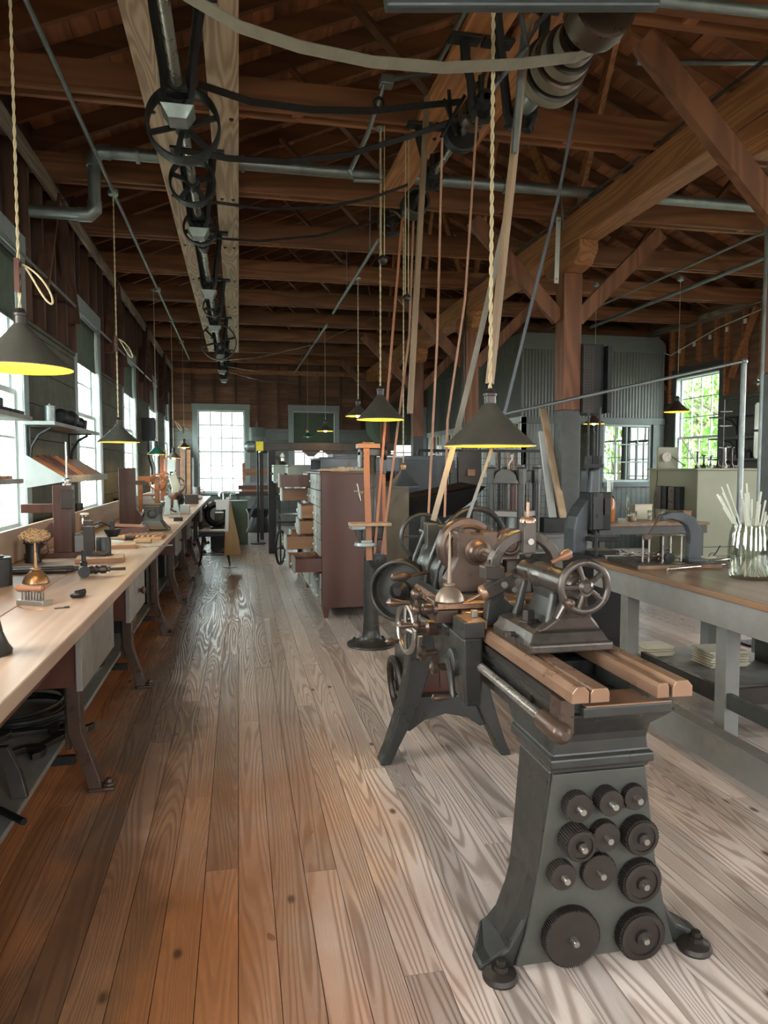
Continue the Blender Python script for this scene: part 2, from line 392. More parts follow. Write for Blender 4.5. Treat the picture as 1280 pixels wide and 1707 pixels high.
for side in (-1, 1):
    rot = Matrix.Rotation(-ang if side < 0 else ang, 3, 'Y')
    for j in range(nb):
        s0 = (j+.5)/nb; xx = XL+(XM-XL)*s0 if side < 0 else XR-(XR-XM)*s0
        y = YN+random.random()*-2
        while y < YF:
            y1 = y+random.uniform(4.5, 6.5)
            a, b = max(y, YN), min(y1, YF)
            if b > 2.2 and b-a > .1: piece('roof_board', ce, M_roof, (xx, (a+b)/2, roofz(xx)+.2+random.uniform(-.004, .004)), (LS/nb-.006, b-a-.004, .022), rot)
            y = y1
    for j in range(42):
        yy = 18.3 - j*.522
        if yy < YN+.1: break
        if side < 0: a = (XL-.1, yy, roofz(XL)-.042+.1); b = (XM, yy, roofz(XM)+.1)
        else: a = (XM, yy, roofz(XM)+.1); b = (XR+.1, yy, roofz(XR)-.042+.1)
        pbar('rafter', ce, M_rafter, a, b, .045, .16)
pbb('ridge_board', ce, M_rafter, XM-.02, XM+.02, YN, YF, roofz(XM), roofz(XM)+.2)
TIES = [-.9,.65,2.2,3.76,5.3,6.84,8.3,9.75,11.3,12.85,14.4,15.98,17.5]
for ty in TIES:
    for s in (-1, 1): pbb('tie_beam', ce, M_tie, XL-.05, XR+.05, ty+s*.055-.021, ty+s*.055+.021, ZP, ZP+.21)
    for xx in ((.45, 2.55, 5.3) if ty > 1 else ()): pbb('spacer_block', ce, M_timber, xx-.04, xx+.04, ty-.034, ty+.034, ZP+.01, ZP+.19)
    if ty > 1:
        for a, b in (((.5, roofz(.5)+.06), (1.5, ZP+.2)), ((5.7, roofz(5.7)+.06), (4.9, ZP+.2))):
            pbar('truss_web', ce, M_rafter, (a[0], ty, a[1]), (b[0], ty, b[1]), .03, .1, (0,1,0))
# walls
def siding(parent, mat, segs, z0, z1, fn, h=.29):
    """horizontal boards in each open stretch; fn(u0,u1,z0,z1) -> (centre, size)"""
    for u0, u1, za, zb in segs:
        z = za
        while z < zb-.02:
            zt = min(z+h, zb); c, d = fn(u0+.002, u1-.002, z+.003, zt-.003); piece('wall_board', parent, mat, c, d); z = zt
def gaps(a, b, wins):
    out = []; u = a
    for w0, w1 in wins:
        if w0 > u: out.append((u, w0))
        u = w1
    if b > u: out.append((u, b))
    return out
def long_wall(name, xw, sgn, wins, studmat, inner=None):
    mb = MB(); o0, o1 = xw+sgn*.02, xw+sgn*.10
    for a, b in gaps(YN-.1, YF+.1, [(w[0]+.1, w[1]-.1) for w in wins]): mb.bb(o0, o1, a, b, -.1, 4.45)
    for w in wins: mb.bb(o0, o1, w[0]+.1, w[1]-.1, -.1, WZ0); mb.bb(o0, o1, w[0]+.1, w[1]-.1, WZ1, 4.45)
    wl = struct(name, mb, inner or M_sheath)
    xi = xw-sgn*.02
    segs = [(a, b, 0, 2.66) for a, b in gaps(YN, YF, wins)] + [(w[0], w[1], 0, WZ0-.02) for w in wins]
    siding(wl, M_siding, [s for s in segs if s[1] > 1], 0, 2.66, lambda u0, u1, z0, z1: ((xw-sgn*.01, (u0+u1)/2, (z0+z1)/2), (.06, u1-u0, z1-z0)))
    pbb('cap_rail', wl, M_siding, xw-sgn*.055, xw+sgn*.01, YN, wins[0][0], 2.66, 2.69)
    for a, b in gaps(YN, YF, wins): pbb('cap_rail', wl, M_siding, xw-sgn*.055, xw+sgn*.01, a, b, 2.66, 2.69)
    for a, b in gaps(YN, YF, wins):
        n = max(2, int((b-a)/.42)+1)
        for i in range(n):
            u = a+.04+(b-a-.08)*i/(n-1); pbb('stud', wl, studmat, xw-sgn*.075, xw+sgn*.02, u-.024, u+.024, 2.69, ZP-.02)
        if b > 1 and b-a > 1:
            m_ = (a+b)/2
            for s in (-1, 1): pbar('wall_brace', wl, studmat, (xw-sgn*.1, m_+s*.06, ZP-.05), (xw-sgn*.1, m_+s*.62, 2.95), .035, .11, (1,0,0))
    for w in wins:
        for u in (w[0]+.25, (w[0]+w[1])/2, w[1]-.25): pbb('stud', wl, studmat, xw-sgn*.06, xw+sgn*.02, u-.02, u+.02, WZ1+.17, ZP-.02)
    for i in range(7): pbb('wall_plate', wl, M_plate, xw-sgn*.13, xw+sgn*.05, YN+i*3.08, YN+(i+1)*3.08-.01, ZP-.02, ZP+.0)
    pbb('wall_plate', wl, M_plate, xw-sgn*.02, xw+sgn*.05, YN, YF, ZP, ZP+.12)
    return wl
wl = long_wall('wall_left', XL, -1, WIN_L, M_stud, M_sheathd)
for i in range(7): pbb('plate_face_board', wl, M_plate, XL+.1, XL+.13, 3.1+i*2.2, 3.1+(i+1)*2.2-.012, ZP-.13-(i % 2)*.008, ZP-.021)
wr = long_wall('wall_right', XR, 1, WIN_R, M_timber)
mb = MB()
for a, b in gaps(XL-.1, XR+.1, [(w[0]+.1, w[1]-.1) for w in WIN_F]): mb.bb(a, b, YF+.02, YF+.1, -.1, 6.6)
for w in WIN_F: mb.bb(w[0]+.1, w[1]-.1, YF+.02, YF+.1, -.1, .85); mb.bb(w[0]+.1, w[1]-.1, YF+.02, YF+.1, 2.95, 6.6)
we = struct('wall_far', mb, M_sheathx)
siding(we, M_sidingx, [(a, b, 0, 2.5) for a, b in gaps(XL, 5, WIN_F)] + [(w[0], w[1], 0, .8) for w in WIN_F], 0, 2.5, lambda u0, u1, z0, z1: (((u0+u1)/2, YF-.01, (z0+z1)/2), (u1-u0, .06, z1-z0)), .22)
for a, b in gaps(XL, 5, WIN_F):
    z = 2.5
    while z < 4.6: pbb('end_wall_board', we, M_sheathx, a, b, YF+.0, YF+.02, z+.003, z+.197); z += .2
z = 3.14
while z < 4.6:
    for w in WIN_F: pbb('end_wall_board', we, M_sheathx, w[0], w[1], YF+.0, YF+.02, z+.003, z+.197)
    z += .2
for i in range(13):
    u = XL+.05+i*.535
    if not any(w[0]-.02 < u < w[1]+.02 for w in WIN_F): pbb('stud', we, M_stud, u-.025, u+.025, YF-.1, YF+.0, 2.5, 5.0)
    else: pbb('stud', we, M_stud, u-.025, u+.025, YF-.1, YF+.0, 3.16, 5.0)
pbb('girt', we, M_timber, XL, 5, YF-.11, YF-.02, 3.86, 3.97)
mb = MB()
for a, b in gaps(XL-.1, XR+.1, [(w[0]+.1, w[1]-.1) for w in WIN_N]): mb.bb(a, b, YN-.1, YN-.02, -.1, 6.6)
for w in WIN_N: mb.bb(w[0]+.1, w[1]-.1, YN-.1, YN-.02, -.1, WZ0); mb.bb(w[0]+.1, w[1]-.1, YN-.1, YN-.02, WZ1, 6.6)
struct('wall_near', mb, M_siding)
# windows
wn = [0]
def window(kind, w0, w1, z0, z1, at, sgn, cols=4, rows=3, blind=None, detail=True, msash=None, mtrim=None, mp=None):
    """kind 'x': in a long wall at x=at (outside towards sgn); 'y': in an end wall at y=at"""
    mw = .009 if kind == 'x' else .015; wn[0] += 1; msash = msash or M_sash; mp = mp or M_pane; mtrim = mtrim or M_trim
    root = struct('window_%d' % wn[0], None, None)
    def B(mb, u0, u1, n0, n1, a, b):
        n0, n1 = at+sgn*n0, at+sgn*n1
        return mb.bb(min(n0,n1), max(n0,n1), u0, u1, a, b) if kind == 'x' else mb.bb(u0, u1, min(n0,n1), max(n0,n1), a, b)
    f = MB(); c = .13
    B(f, w0, w0+c, -.045, .0, z0-.14, z1+.16); B(f, w1-c, w1, -.045, .0, z0-.14, z1+.16); B(f, w0-.01, w1+.01, -.05, .0, z1, z1+.16)
    part('window_frame', f, mtrim, root, bevel=.004)
    f = MB(); B(f, w0+.1, w0+c+.005, -.03, .1, z0, z1); B(f, w1-c-.005, w1-.1, -.03, .1, z0, z1); B(f, w0+.1, w1-.1, -.03, .1, z1-.02, z1+.02); part('window_jamb', f, msash, root)
    f = MB(); B(f, w0-.03, w1+.03, -.09, .1, z0-.05, z0); part('window_sill', f, mtrim, root, bevel=.004)
    g0, g1 = w0+c, w1-c; zm = (z0+z1)/2
    for (a, b, n0) in ((z0, zm+.02, .02), (zm-.02, z1, .055)):
        f = MB(); r = .045
        B(f, g0, g0+r, n0, n0+.032, a, b); B(f, g1-r, g1, n0, n0+.032, a, b); B(f, g0+r, g1-r, n0, n0+.032, a, a+r); B(f, g0+r, g1-r, n0, n0+.032, b-r, b)
        sa = part('sash', f, msash, root)
        if not detail:
            q = MB(); B(q, g0+r, g1-r, n0+.014, n0+.018, a+r, b-r); part('pane', q, M_pane, sa); continue
        pw = (g1-g0-2*r)/cols; ph = (b-a-2*r)/rows
        f = MB()
        for i in range(1, cols): u = g0+r+pw*i; B(f, u-mw, u+mw, n0+.004, n0+.028, a+r, b-r)
        for j in range(1, rows): v = a+r+ph*j; B(f, g0+r, g1-r, n0+.005, n0+.027, v-mw, v+mw)
        part('muntins', f, msash, sa)
        for i in range(cols):
            for j in range(rows):
                u = g0+r+pw*(i+.5); v = a+r+ph*(j+.5); n = at+sgn*(n0+.016)
                if kind == 'x': piece('pane', sa, mp, (n, u, v), (.003, pw-.018, ph-.018))
                else: piece('pane', sa, mp, (u, n, v), (pw-.018, .003, ph-.018))
    if blind is not None:
        f = MB(); B(f, g0+.01, g1-.01, .0, .004, blind, z1-.02); part('roller_blind', f, M_blind, root)
        f = MB(); n = at-sgn*.02
        if kind == 'x': f.cyl((n, g0, z1-.03), (n, g1, z1-.03), .018, n=10)
        else: f.cyl((g0, n, z1-.03), (g1, n, z1-.03), .018, n=10)
        part('blind_roller', f, M_galv, root)
        f = MB(); B(f, g0+.01, g1-.01, -.004, .008, blind-.02, blind+.01); part('blind_batten', f, M_trimd, root)
    e = .14
    if kind == 'x': portal((at+sgn*e, (w0+w1)/2, (z0+z1)/2), (0, PI/2 if sgn > 0 else -PI/2, 0), z1-z0, w1-w0-2*c)
    else: portal(((w0+w1)/2, at+sgn*e, (z0+z1)/2), (-PI/2 if sgn > 0 else PI/2, 0, 0), w1-w0-2*c, z1-z0)
    return root
for i, (a, b) in enumerate(WIN_L): window('x', a, b, WZ0, WZ1, XL, -1, 3, 3, 2.66 if i >= 1 else None, i >= 2, None, None, M_panel)
for i, (a, b) in enumerate(WIN_R): window('x', a, b, WZ0 if i != 4 else .95, WZ1-.05, XR, 1, 4, 3, None, i in (4, 5), None, M_trimd, M_panel)
for i, (a, b) in enumerate(WIN_F): window('y', a, b, .87, 2.95, YF, 1, 4, 3, (None, 2.12, 2.12)[i], True, None, None, M_panef)
for i, (a, b) in enumerate(WIN_N): window('y', a, b, WZ0, WZ1, YN, -1, 4, 3, None, False)
# office room behind the corrugated siding
ox, oy = 4.95, 12.0
off = struct('wall_office', MB().bb(ox+.03, XR-.1, oy+.05, oy+.09, 2.42, 3.6).bb(ox+.05, ox+.09, oy+.05, YF, 2.42, 3.6), M_trimd)
def corrugated(pts_fn, length, z0, z1, pitch, amp):
    mb = MB(); n = int(length/pitch*6); vs = []; fs = []
    for i in range(n+1):
        u = length*i/n; d = amp*math.cos(2*PI*u/pitch)
        vs += [pts_fn(u, d, z0), pts_fn(u, d, z1)]
    for i in range(n): fs.append((2*i, 2*i+2, 2*i+3, 2*i+1))
    return mb.add(vs, fs, False)
part('corrugated_siding', corrugated(lambda u, d, z: (ox+u, oy+.03+d, z), XR-.12-ox, 2.42, 3.62, .062, .009), M_corr, off)
# rounded band that tops the front
cb = [(ox, 3.62), (XR-.12, 3.62), (XR-.12, 3.70)] + [(XR-.12-.25*(1-math.cos(PI/2*t/6)), 3.70+.2*math.sin(PI/2*t/6)) for t in range(1, 7)] + [(ox, 3.90)]
part('cornice_band', MB().prism(cb, 'y', oy-.01, oy+.08), M_corr, off)
part('cornice_band', MB().bb(ox-.02, ox+.06, oy+.08, YF, 3.62, 3.9), M_corr, off)
n = 0; y = oy+.0
while y < YF-.01:
    y1 = min(y+.145, YF); pbb('wall_board', off, M_sidingx, ox, ox+.035, y+.004, y1-.004, 2.42, 3.62); y = y1
f = MB()
f.bb(ox-.01, ox+.1, oy, YF, 2.3, 2.42).bb(ox-.01, ox+.1, oy, YF, 1.3, 1.4)
for yy in (12.0, 13.0, 14.0, 15.0, 16.0, 17.0, 18.2): f.bb(ox-.01, ox+.1, yy, yy+.12, 0, 2.32)
part('window_band_frame', f, M_white, off)
f = MB()
for yy in (12.0, 13.0, 14.0, 15.0, 16.0, 17.0):
    for k in (1, 2): f.bb(ox+.03, ox+.06, yy+.12+.88*k/3-.012, yy+.12+.88*k/3+.012, 1.4, 2.3)
    f.bb(ox+.03, ox+.06, yy+.12, yy+1, 1.84, 1.865)
part('window_band_bars', f, M_white, off)
for yy in (12.0, 13.0, 14.0, 15.0, 16.0, 17.0): pbb('pane', off, M_pane, ox+.043, ox+.047, yy+.12, yy+1, 1.4, 2.3)
y = oy
while y < YF-.01: y1 = min(y+.2, YF); pbb('wall_board', off, M_grey, ox, ox+.035, y+.004, y1-.004, 0, 1.3); y = y1
# front below the band: doorway with sliding door rail, window
f = MB().bb(ox, XR-.1, oy, oy+.1, 2.3, 2.42).bb(ox, ox+.12, oy, oy+.1, 0, 2.3).bb(6.02, 6.1, oy, oy+.1, 0, 2.3).bb(6.42, 6.55, oy-.02, oy+.1, 0, 2.3).bb(7.55, 7.68, oy-.02, oy+.1, 1.1, 2.3).bb(6.55, 7.55, oy-.03, oy+.1, 1.15, 1.24)
part('front_frame', f, M_trimd, off, bevel=.004)
x = 6.55
while x < XR-.15: pbb('wall_board', off, M_trimd, x+.003, min(x+.1, XR-.15)-.003, oy+.02, oy+.06, 0, 1.15); x += .1
pbb('wall_board', off, M_trimd, 7.68, XR-.1, oy+.02, oy+.06, 1.15, 2.3)
x = ox+.12
while x < 5.95: pbb('wall_board', off, M_corr, x+.002, x+.058, oy+.03, oy+.06, 0, 2.3); x += .06
f = MB().bb(6.55, 6.6, oy+.03, oy+.07, 1.24, 2.3).bb(7.5, 7.55, oy+.03, oy+.07, 1.24, 2.3).bb(6.6, 7.5, oy+.03, oy+.07, 2.26, 2.3).bb(6.6, 7.5, oy+.03, oy+.07, 1.24, 1.28)
for k in (1, 2, 3): f.bb(6.6+.225*k-.009, 6.6+.225*k+.009, oy+.04, oy+.06, 1.28, 2.26)
for k in (1, 2): f.bb(6.6, 7.5, oy+.04, oy+.06, 1.28+.327*k-.009, 1.28+.327*k+.009)
part('office_sash', f, M_trim, off)
for i in range(4):
    for j in range(3): piece('pane', off, M_pane, (6.6+.225*(i+.5), oy+.05, 1.28+.327*(j+.5)), (.2, .003, .3))
part('office_ceiling', MB().bb(ox+.05, XR-.02, oy+.08, YF, 3.0, 3.04), M_sheathx, off)
# outside: ground and trees seen through the windows
struct('ground', MB().bb(-40, -1.85, -30, 60, -.9, -.6).bb(8.05, 45, -30, 60, -.9, -.6).bb(-1.85, 8.05, 18.7, 60, -.9, -.6).bb(-1.85, 8.05, -30, -3.2, -.9, -.6), M_grass)
def tree(x, y, h, lab, seed):
    rn = random.Random(seed); t = thing('broadleaf_tree', lab, 'tree', (x, y, -.6), 0, 'trees outside the right hand windows')
    tr = MB(True); tr.tube([(0,0,0),(.1,.05,h*.3),(-.05,.1,h*.6),(.1,0,h*.85)], [.2,.16,.11,.05], 8)
    for i in range(6):
        a = rn.random()*6.28; z = h*rn.uniform(.3,.7); tr.tube([(0,.05,z),(math.cos(a)*1.2, math.sin(a)*1.2, z+.7)], [.07,.02], 5)
    part('trunk', tr, M_bark, t); lf = MB(True)
    for i in range(1500):
        th = rn.random()*6.28; u = rn.uniform(-1, 1); r = 1.9*rn.random()**.4; q = math.sqrt(1-u*u)
        c = Vector((math.cos(th)*q*r, math.sin(th)*q*r, h*.58+u*r*1.35)); s = rn.uniform(.08,.16)
        m = Matrix.Rotation(rn.random()*6.28, 3, 'Z') @ Matrix.Rotation(rn.uniform(.2,1.4), 3, 'X')
        lf.add([c+m@Vector(p) for p in ((-s*.5,0,0),(0,-s,0.02),(s*.5,0,0),(0,s,.02))], [(0,1,2,3)])
    part('foliage', lf, M_leaf, t, stuff=True)
for i, (x, y, h) in enumerate([(12.0,15.6,5.0),(13.5,19.0,6.0),(12.8,22.5,6.0),(16.5,24.0,7.0),(15.5,20.5,6.6)]):
    tree(x, y, h, ['leafy green tree filling the right wall window','taller green tree behind the right wall window','green tree seen through the office window','distant tall tree past the office window','distant tree between the two near ones outside'][i], 40+i)
# posts, long beam, braces, corbels
PY = [3.9, 6.98, 10.2, 13.4, 16.5]; px0 = 3.39
bmx = thing('support_beam', 'long warm brown beam carried by the row of posts', 'beam', (px0, 9, 3.76))
for a, b in zip([-.5, 4.0, 7.05, 10.2, 13.4, 16.5], [3.99, 7.04, 10.19, 13.39, 16.49, 18.4]):
    part('beam_timber', MB().bb(px0-.12, px0+.12, a, b, 3.74, ZP-.002), M_timber, bmx, bevel=.006)
POSTL = ['nearest brown timber post with its brace crossing the upper right corner','brown timber post beside the black perforated box','brown post with conduit running down it behind the belts','slender far post left of the pale board wall','farthest brown post at the far end of the beam']
def post(y, lab, i):
    t = thing('timber_post', lab, 'post', (px0, y, 0), 0, None); s = .1
    part('upper_shaft', MB().bb(px0-s, px0+s, y-s, y+s, 2.1, 3.5), M_post, t, bevel=.006)
    part('painted_base', MB().bb(px0-s-.001, px0+s+.001, y-s-.001, y+s+.001, 0, 2.1), M_trimd, t, 'dark painted lower part', bevel=.006)
    part('corbel', MB().prism([(y-.42, 3.739), (y-.42, 3.64), (y-.3, 3.52), (y-.12, 3.5), (y+.12, 3.5), (y+.3, 3.52), (y+.42, 3.64), (y+.42, 3.739)], 'x', px0-.1, px0+.1), M_timber, t, bevel=.006)
    for sg in (-1, 1):
        b = MB(); b.bar((px0+sg*.1, y+.02, 3.05), (px0+sg*1.05, y+.02, ZP-.02), .07, .15, (0,0,1)); part('brace', b, M_post, t)
        b = MB(); b.bar((px0, y+sg*.08, ZP+.0), (px0-.1, y+sg*1.5, roofz(px0)+.0), .05, .12); part('ridge_prop', b, M_timber, t)
for i, y in enumerate(PY): post(y, POSTL[i], i)
# shaft planks under the ties (two pairs)
plank = 0
for (a, b, y0, y1, lab) in [(-.6,-.39,1.6,15.7,'left long pale plank carrying the line shaft'),(-.17,.03,1.6,15.7,'right long pale plank carrying the line shaft'),(1.28,1.52,2.0,6.35,'left brown plank holding the countershaft hangers'),(1.58,1.83,2.0,5.45,'right brown plank holding the countershaft hangers')]:
    mm = M_plankshaft if b < .5 else M_timber
    t = thing('shaft_plank', lab, 'plank', ((a+b)/2, y0, 3.97)); part('plank', MB().bb(a, b, y0, y1, 3.965, ZP-.002), mm, t, bevel=.004)
    m = MB()
    for ty in TIES:
        if y0 < ty < y1:
            for u in (a+.05, b-.05): m.lathe((u, ty-.0, 3.966), (0,0,-1), [(.018,0),(.018,.006),(.010,.007),(.010,.016)], 8)
    part('bolt_heads', m, M_brown, t, stuff=True)
# ================================================================ LEFT BENCH
BX0, BX1, BZ = -.62, -1.44, .88
def onb(px, py): return atz(px, py, BZ)
bt = thing('workbench', 'very long wooden workbench with cast iron legs along the left windows', 'workbench', (-1.0, 9.0, 0))
for a, b in ((1.0, 6.1), (6.104, 11.2), (11.204, 16.2)):
    part('top_plank', MB().bb(BX0, -.985, a, b, BZ-.052, BZ), M_top, bt, bevel=.006)
    part('top_plank', MB().bb(-.989, BX1, a, b, BZ-.052, BZ-.001), M_top, bt, bevel=.004)
part('apron', MB().bb(-.76, -.73, 1.0, 16.2, .70, BZ-.053), M_red, bt)
part('backboard', MB().bb(BX1, BX1-.03, 1.0, 16.2, BZ, 1.10), M_top, bt, bevel=.003)
part('ledge', MB().bb(BX1-.031, XL+.045, 1.0, 16.2, 1.0, 1.02), M_grey, bt)
part('lower_shelf', MB().bb(-.84, -1.42, 1.0, 16.2, .17, .195), M_grey, bt, bevel=.003)
for i, (a, b) in enumerate([(3.03,3.78),(4.33,5.0),(7.6,8.17),(9.3,9.85),(12.2,12.75),(14.0,14.6)]):
    dr = part('drawer', MB().bb(-.66, -.635, a, b, .59, .825), M_drawer2, bt, 'pale worn drawer front', bevel=.003)
    part('drawer_box', MB().bb(-1.25, -.661, a+.03, b-.03, .60, .81), M_red, dr)
    if i: part('knob', MB().lathe((-.635, (a+b)/2+.05, .72), (1,0,0), [(.012,0),(.012,.012),(.024,.022),(.026,.032),(.018,.04),(0,.042)], 12), M_red, dr)
def bench_leg(y):
    mb = MB(); pr = [(-.755,.82),(-.755,.40),(-.752,.29),(-.735,.23),(-.68,.06),(-.67,.012)]
    sec = []
    for i, (x, z) in enumerate(pr):
        w = .045 if i < 3 else .035; d = .03
        sec.append([(x-d, y-w, z), (x+d, y-w, z), (x+d, y+w, z), (x-d, y+w, z)])
    mb.sweep(sec); mb.bb(-.80, -.775, y-.012, y+.012, .2, .82)
    mb.bb(-.70, -.585, y-.045, y+.045, 0, .018); mb.lathe((-.615, y, .018), (0,0,1), [(.03,0),(.03,.01),(.018,.012),(.018,.028),(0,.032)], 8)
    part('leg', mb, M_brown, bt, bevel=.004)
    mb = MB(); mb.bb(-1.38, -1.33, y-.03, y+.03, 0, .82); part('leg', mb, M_black, bt)
    part('leg_tie', MB().bb(-1.33, -.76, y-.014, y+.014, .13, .17), M_black, bt)
    part('leg_tie', MB().bb(-1.33, -.76, y-.014, y+.014, .76, .80), M_black, bt)
for i in range(9): bench_leg(1.86+1.58*i if i else 1.86)
# ---- things on the bench
def rnd_at(p, dx=0, dy=0, dz=0): return Vector((p.x+dx, p.y+dy, p.z+dz))
c = Vector((-.83, 2.55, BZ)); t = thing('bell_casting', 'dark bell shaped casting cut off by the left edge of the photo', 'casting', c)
part('bell', MB().lathe(c, (0,0,1), [(.075,0),(.078,.012),(.066,.03),(.05,.07),(.042,.11),(.040,.15)], 22), M_iron, t); part('neck', MB().lathe(c, (0,0,1), [(.030,.151),(.030,.19),(.02,.20)], 16), M_brown, t)
# brush with handle on a metal block
p = onb(57, 1008); t = thing('pin_block', 'turned wooden handle lying across a row of steel pins on a small block', 'tool', p, R(-28))
part('block', MB(True).box((0,0,.011), (.15,.055,.022)), M_steel, t, bevel=.002)
m = MB(True)
for i in range(7):
    for j in range(2): m.cyl((-.055+i*.016, -.012+j*.024, .0225), (-.055+i*.016, -.012+j*.024, .058), .0045, n=8)
part('pins', m, M_steel, t, stuff=True)
part('handle', MB(True).lathe((-.10,0,.072), (1,0,.02), [(0,0),(.012,.004),(.018,.018),(.016,.05),(.012,.09),(.015,.13),(.013,.15),(0,.157)], 14), M_hwood, t, 'orange turned wooden handle')
part('wire', MB(True).tube([(-.05,-.03,.006),(-.03,-.07,.004),(.04,-.10,.003),(.10,-.10,.003),(.13,-.09,.003)], .0012, 5), M_brass, t)
# oil can with mop
def oilcan(name, lab, p, s, mat, mop=False, spout=.25):
    t = thing(name, lab, 'oil can', p)
    part('can_body', MB(True).lathe((0,0,0), (0,0,1), [(.056*s,0),(.058*s,.004),(.056*s,.012*s),(.052*s,.022*s),(.040*s,.042*s),(.022*s,.056*s),(.016*s,.06*s)], 24), mat, t)
    part('collar', MB(True).lathe((0,0,.0605*s), (0,0,1), [(.016*s,0),(.024*s,.002),(.024*s,.008*s),(.014*s,.010*s)], 18), mat, t)
    part('spout', MB(True).lathe((0,0,.0705*s), (0,0,1), [(.009*s,0),(.006*s,spout*.5),(.003*s,spout)], 12), mat, t)
    return t
p = onb(60, 972); t = oilcan('oil_can', 'copper domed oil can standing on the left bench, topped by a fleecy mop', p, 1.18, M_brass, spout=.16)
m = MB(True); rn = random.Random(5)
for i in range(300):
    th = rn.random()*6.28; u = rn.uniform(-.6,1); q = math.sqrt(1-u*u); r = rn.uniform(.8,1.05)
    c0 = Vector((math.cos(th)*q*.072*r, math.sin(th)*q*.06*r, .255+u*.032*r)); tt = Vector((-math.sin(th), math.cos(th), rn.uniform(-1,.5)))*.016
    m.tube([c0-tt*.7, c0+Vector((math.cos(th),math.sin(th),.4))*.005, c0+tt*.7], .0035, 5)
m.ball((0,0,.25), .055, 14, (1.1,.95,.6)); part('mop_head', m, M_bristle, t, 'fleecy tan mop head', stuff=True)
def fitting(p, lab, s=1, rz=0, nm='pipe_fitting'):
    t = thing(nm, lab, 'fitting', p, rz)
    part('tee_body', MB(True).lathe((-.02*s,-.02*s,.027*s), (.2,-1,0), [(.018*s,-.02*s),(.018*s,.03*s),(.026*s,.032*s),(.026*s,.05*s),(.018*s,.05*s)], 14).ball((-.02*s,-.01*s,.028*s), .024*s, 12), M_black, t)
    part('barbed_stem', MB(True).lathe((0,0,.028*s), (1,.15,-.02), [(.016*s,0),(.020*s,.01*s),(.016*s,.02*s),(.022*s,.03*s),(.014*s,.045*s),(.020*s,.055*s),(.018*s,.075*s),(.010*s,.08*s),(.014*s,.09*s),(.007*s,.095*s),(.007*s,.16*s)], 14), M_gear, t)
    return t
t = fitting(onb(148, 960), 'small dark valve with barbed stem lying near the bench edge', 1.25, R(4))
part('upright_stub', MB(True).lathe((-.025,0,.05), (0,0,1), [(.018,0),(.02,.03),(.013,.035),(.013,.10)], 12), M_black, t)
p = onb(130, 997); t = thing('split_collar', 'small dark split collar lying near the front of the bench', 'collar', p, R(20))
part('collar_ring', MB(True).torus((0,0,.014), (0,.2,1), .026, .010, 20, 8), M_black, t); part('screw', MB(True).cyl((-.01,-.0,.025),(.035,.012,.03), .012, n=10), M_black, t)
solo('metal_clip', MB().bb(-.03,.03,-.008,.008,0,.004).lathe((.02,0,.0041),(0,0,1),[(.012,0),(.012,.003),(0,.004)],10).xf(Matrix.Translation(onb(103,1014)) @ Matrix.Rotation(R(15),4,'Z')), M_gear, 'flat grey metal clip lying in front of the split collar', 'clip')
# black cylinders at left
c = Vector((-1.27, 4.05, BZ)); t = thing('weight', 'dark metal cylinder block at the left edge behind the pin block', 'weight', c); part('body', MB().lathe(c,(0,0,1),[(.085,0),(.085,.145),(.08,.15),(.035,.15),(.035,.142)],26), M_black, t); part('handle', MB().torus(c+Vector((0,0,.152)),(0,0,1),.04,.008,18,6), M_gear, t)
c = Vector((-1.13, 3.25, BZ)); t = thing('weight', 'short brown iron cylinder cut by the photo edge, nearer than the black one', 'weight', c); part('body', MB().lathe(c,(0,0,1),[(.07,0),(.07,.09),(.064,.095)],24), M_brown, t); part('stud', MB().cyl(c+Vector((0,0,.095)), c+Vector((0,0,.105)), .02), M_gear, t)
c = Vector((-1.33, 5.0, BZ)); t = thing('glue_pot', 'little black lidded pot with a notched rim beside the wool mop', 'pot', c)
part('pot', MB().lathe(c,(0,0,1),[(.05,0),(.052,.02),(.042,.04),(.045,.12),(.058,.125),(.058,.135),(.03,.14)],20), M_black, t); m = MB()
for i in range(10): a = i*PI/5; m.box(c+Vector((.05*math.cos(a), .05*math.sin(a), .146)), (.012,.012,.02))
part('rim_teeth', m, M_gear, t, stuff=True); part('handle', MB().tube([c+Vector(v) for v in ((.05,0,.12),(.09,-.02,.13),(.10,-.02,.07),(.06,0,.03))], .005, 6), M_gear, t)
# bundle of bars
for i, (dx, dy, r, l) in enumerate([(0,0,.016,.62),(.02,.045,.013,.58),(-.03,.085,.014,.66),(.0,.125,.012,.6)]):
    p = Vector((-1.16+dx, 4.42+dy*1.3, BZ+r)); mb = MB().cyl(p+Vector((-.30,0.03,0)), p+Vector((.16,.03,0)), r, n=12).cyl(p+Vector((.161,.03,0)), p+Vector((.19,.03,0)), r*.7, n=10)
    solo('steel_bar', mb, M_gear, ['thick dark round bar nearest the copper can','thin dark round bar second from the front of the bar bundle','round bar third from the front of the bar bundle','rearmost thin bar of the bundle lying behind the oil can'][i], 'bar', 'bars lying on the bench')
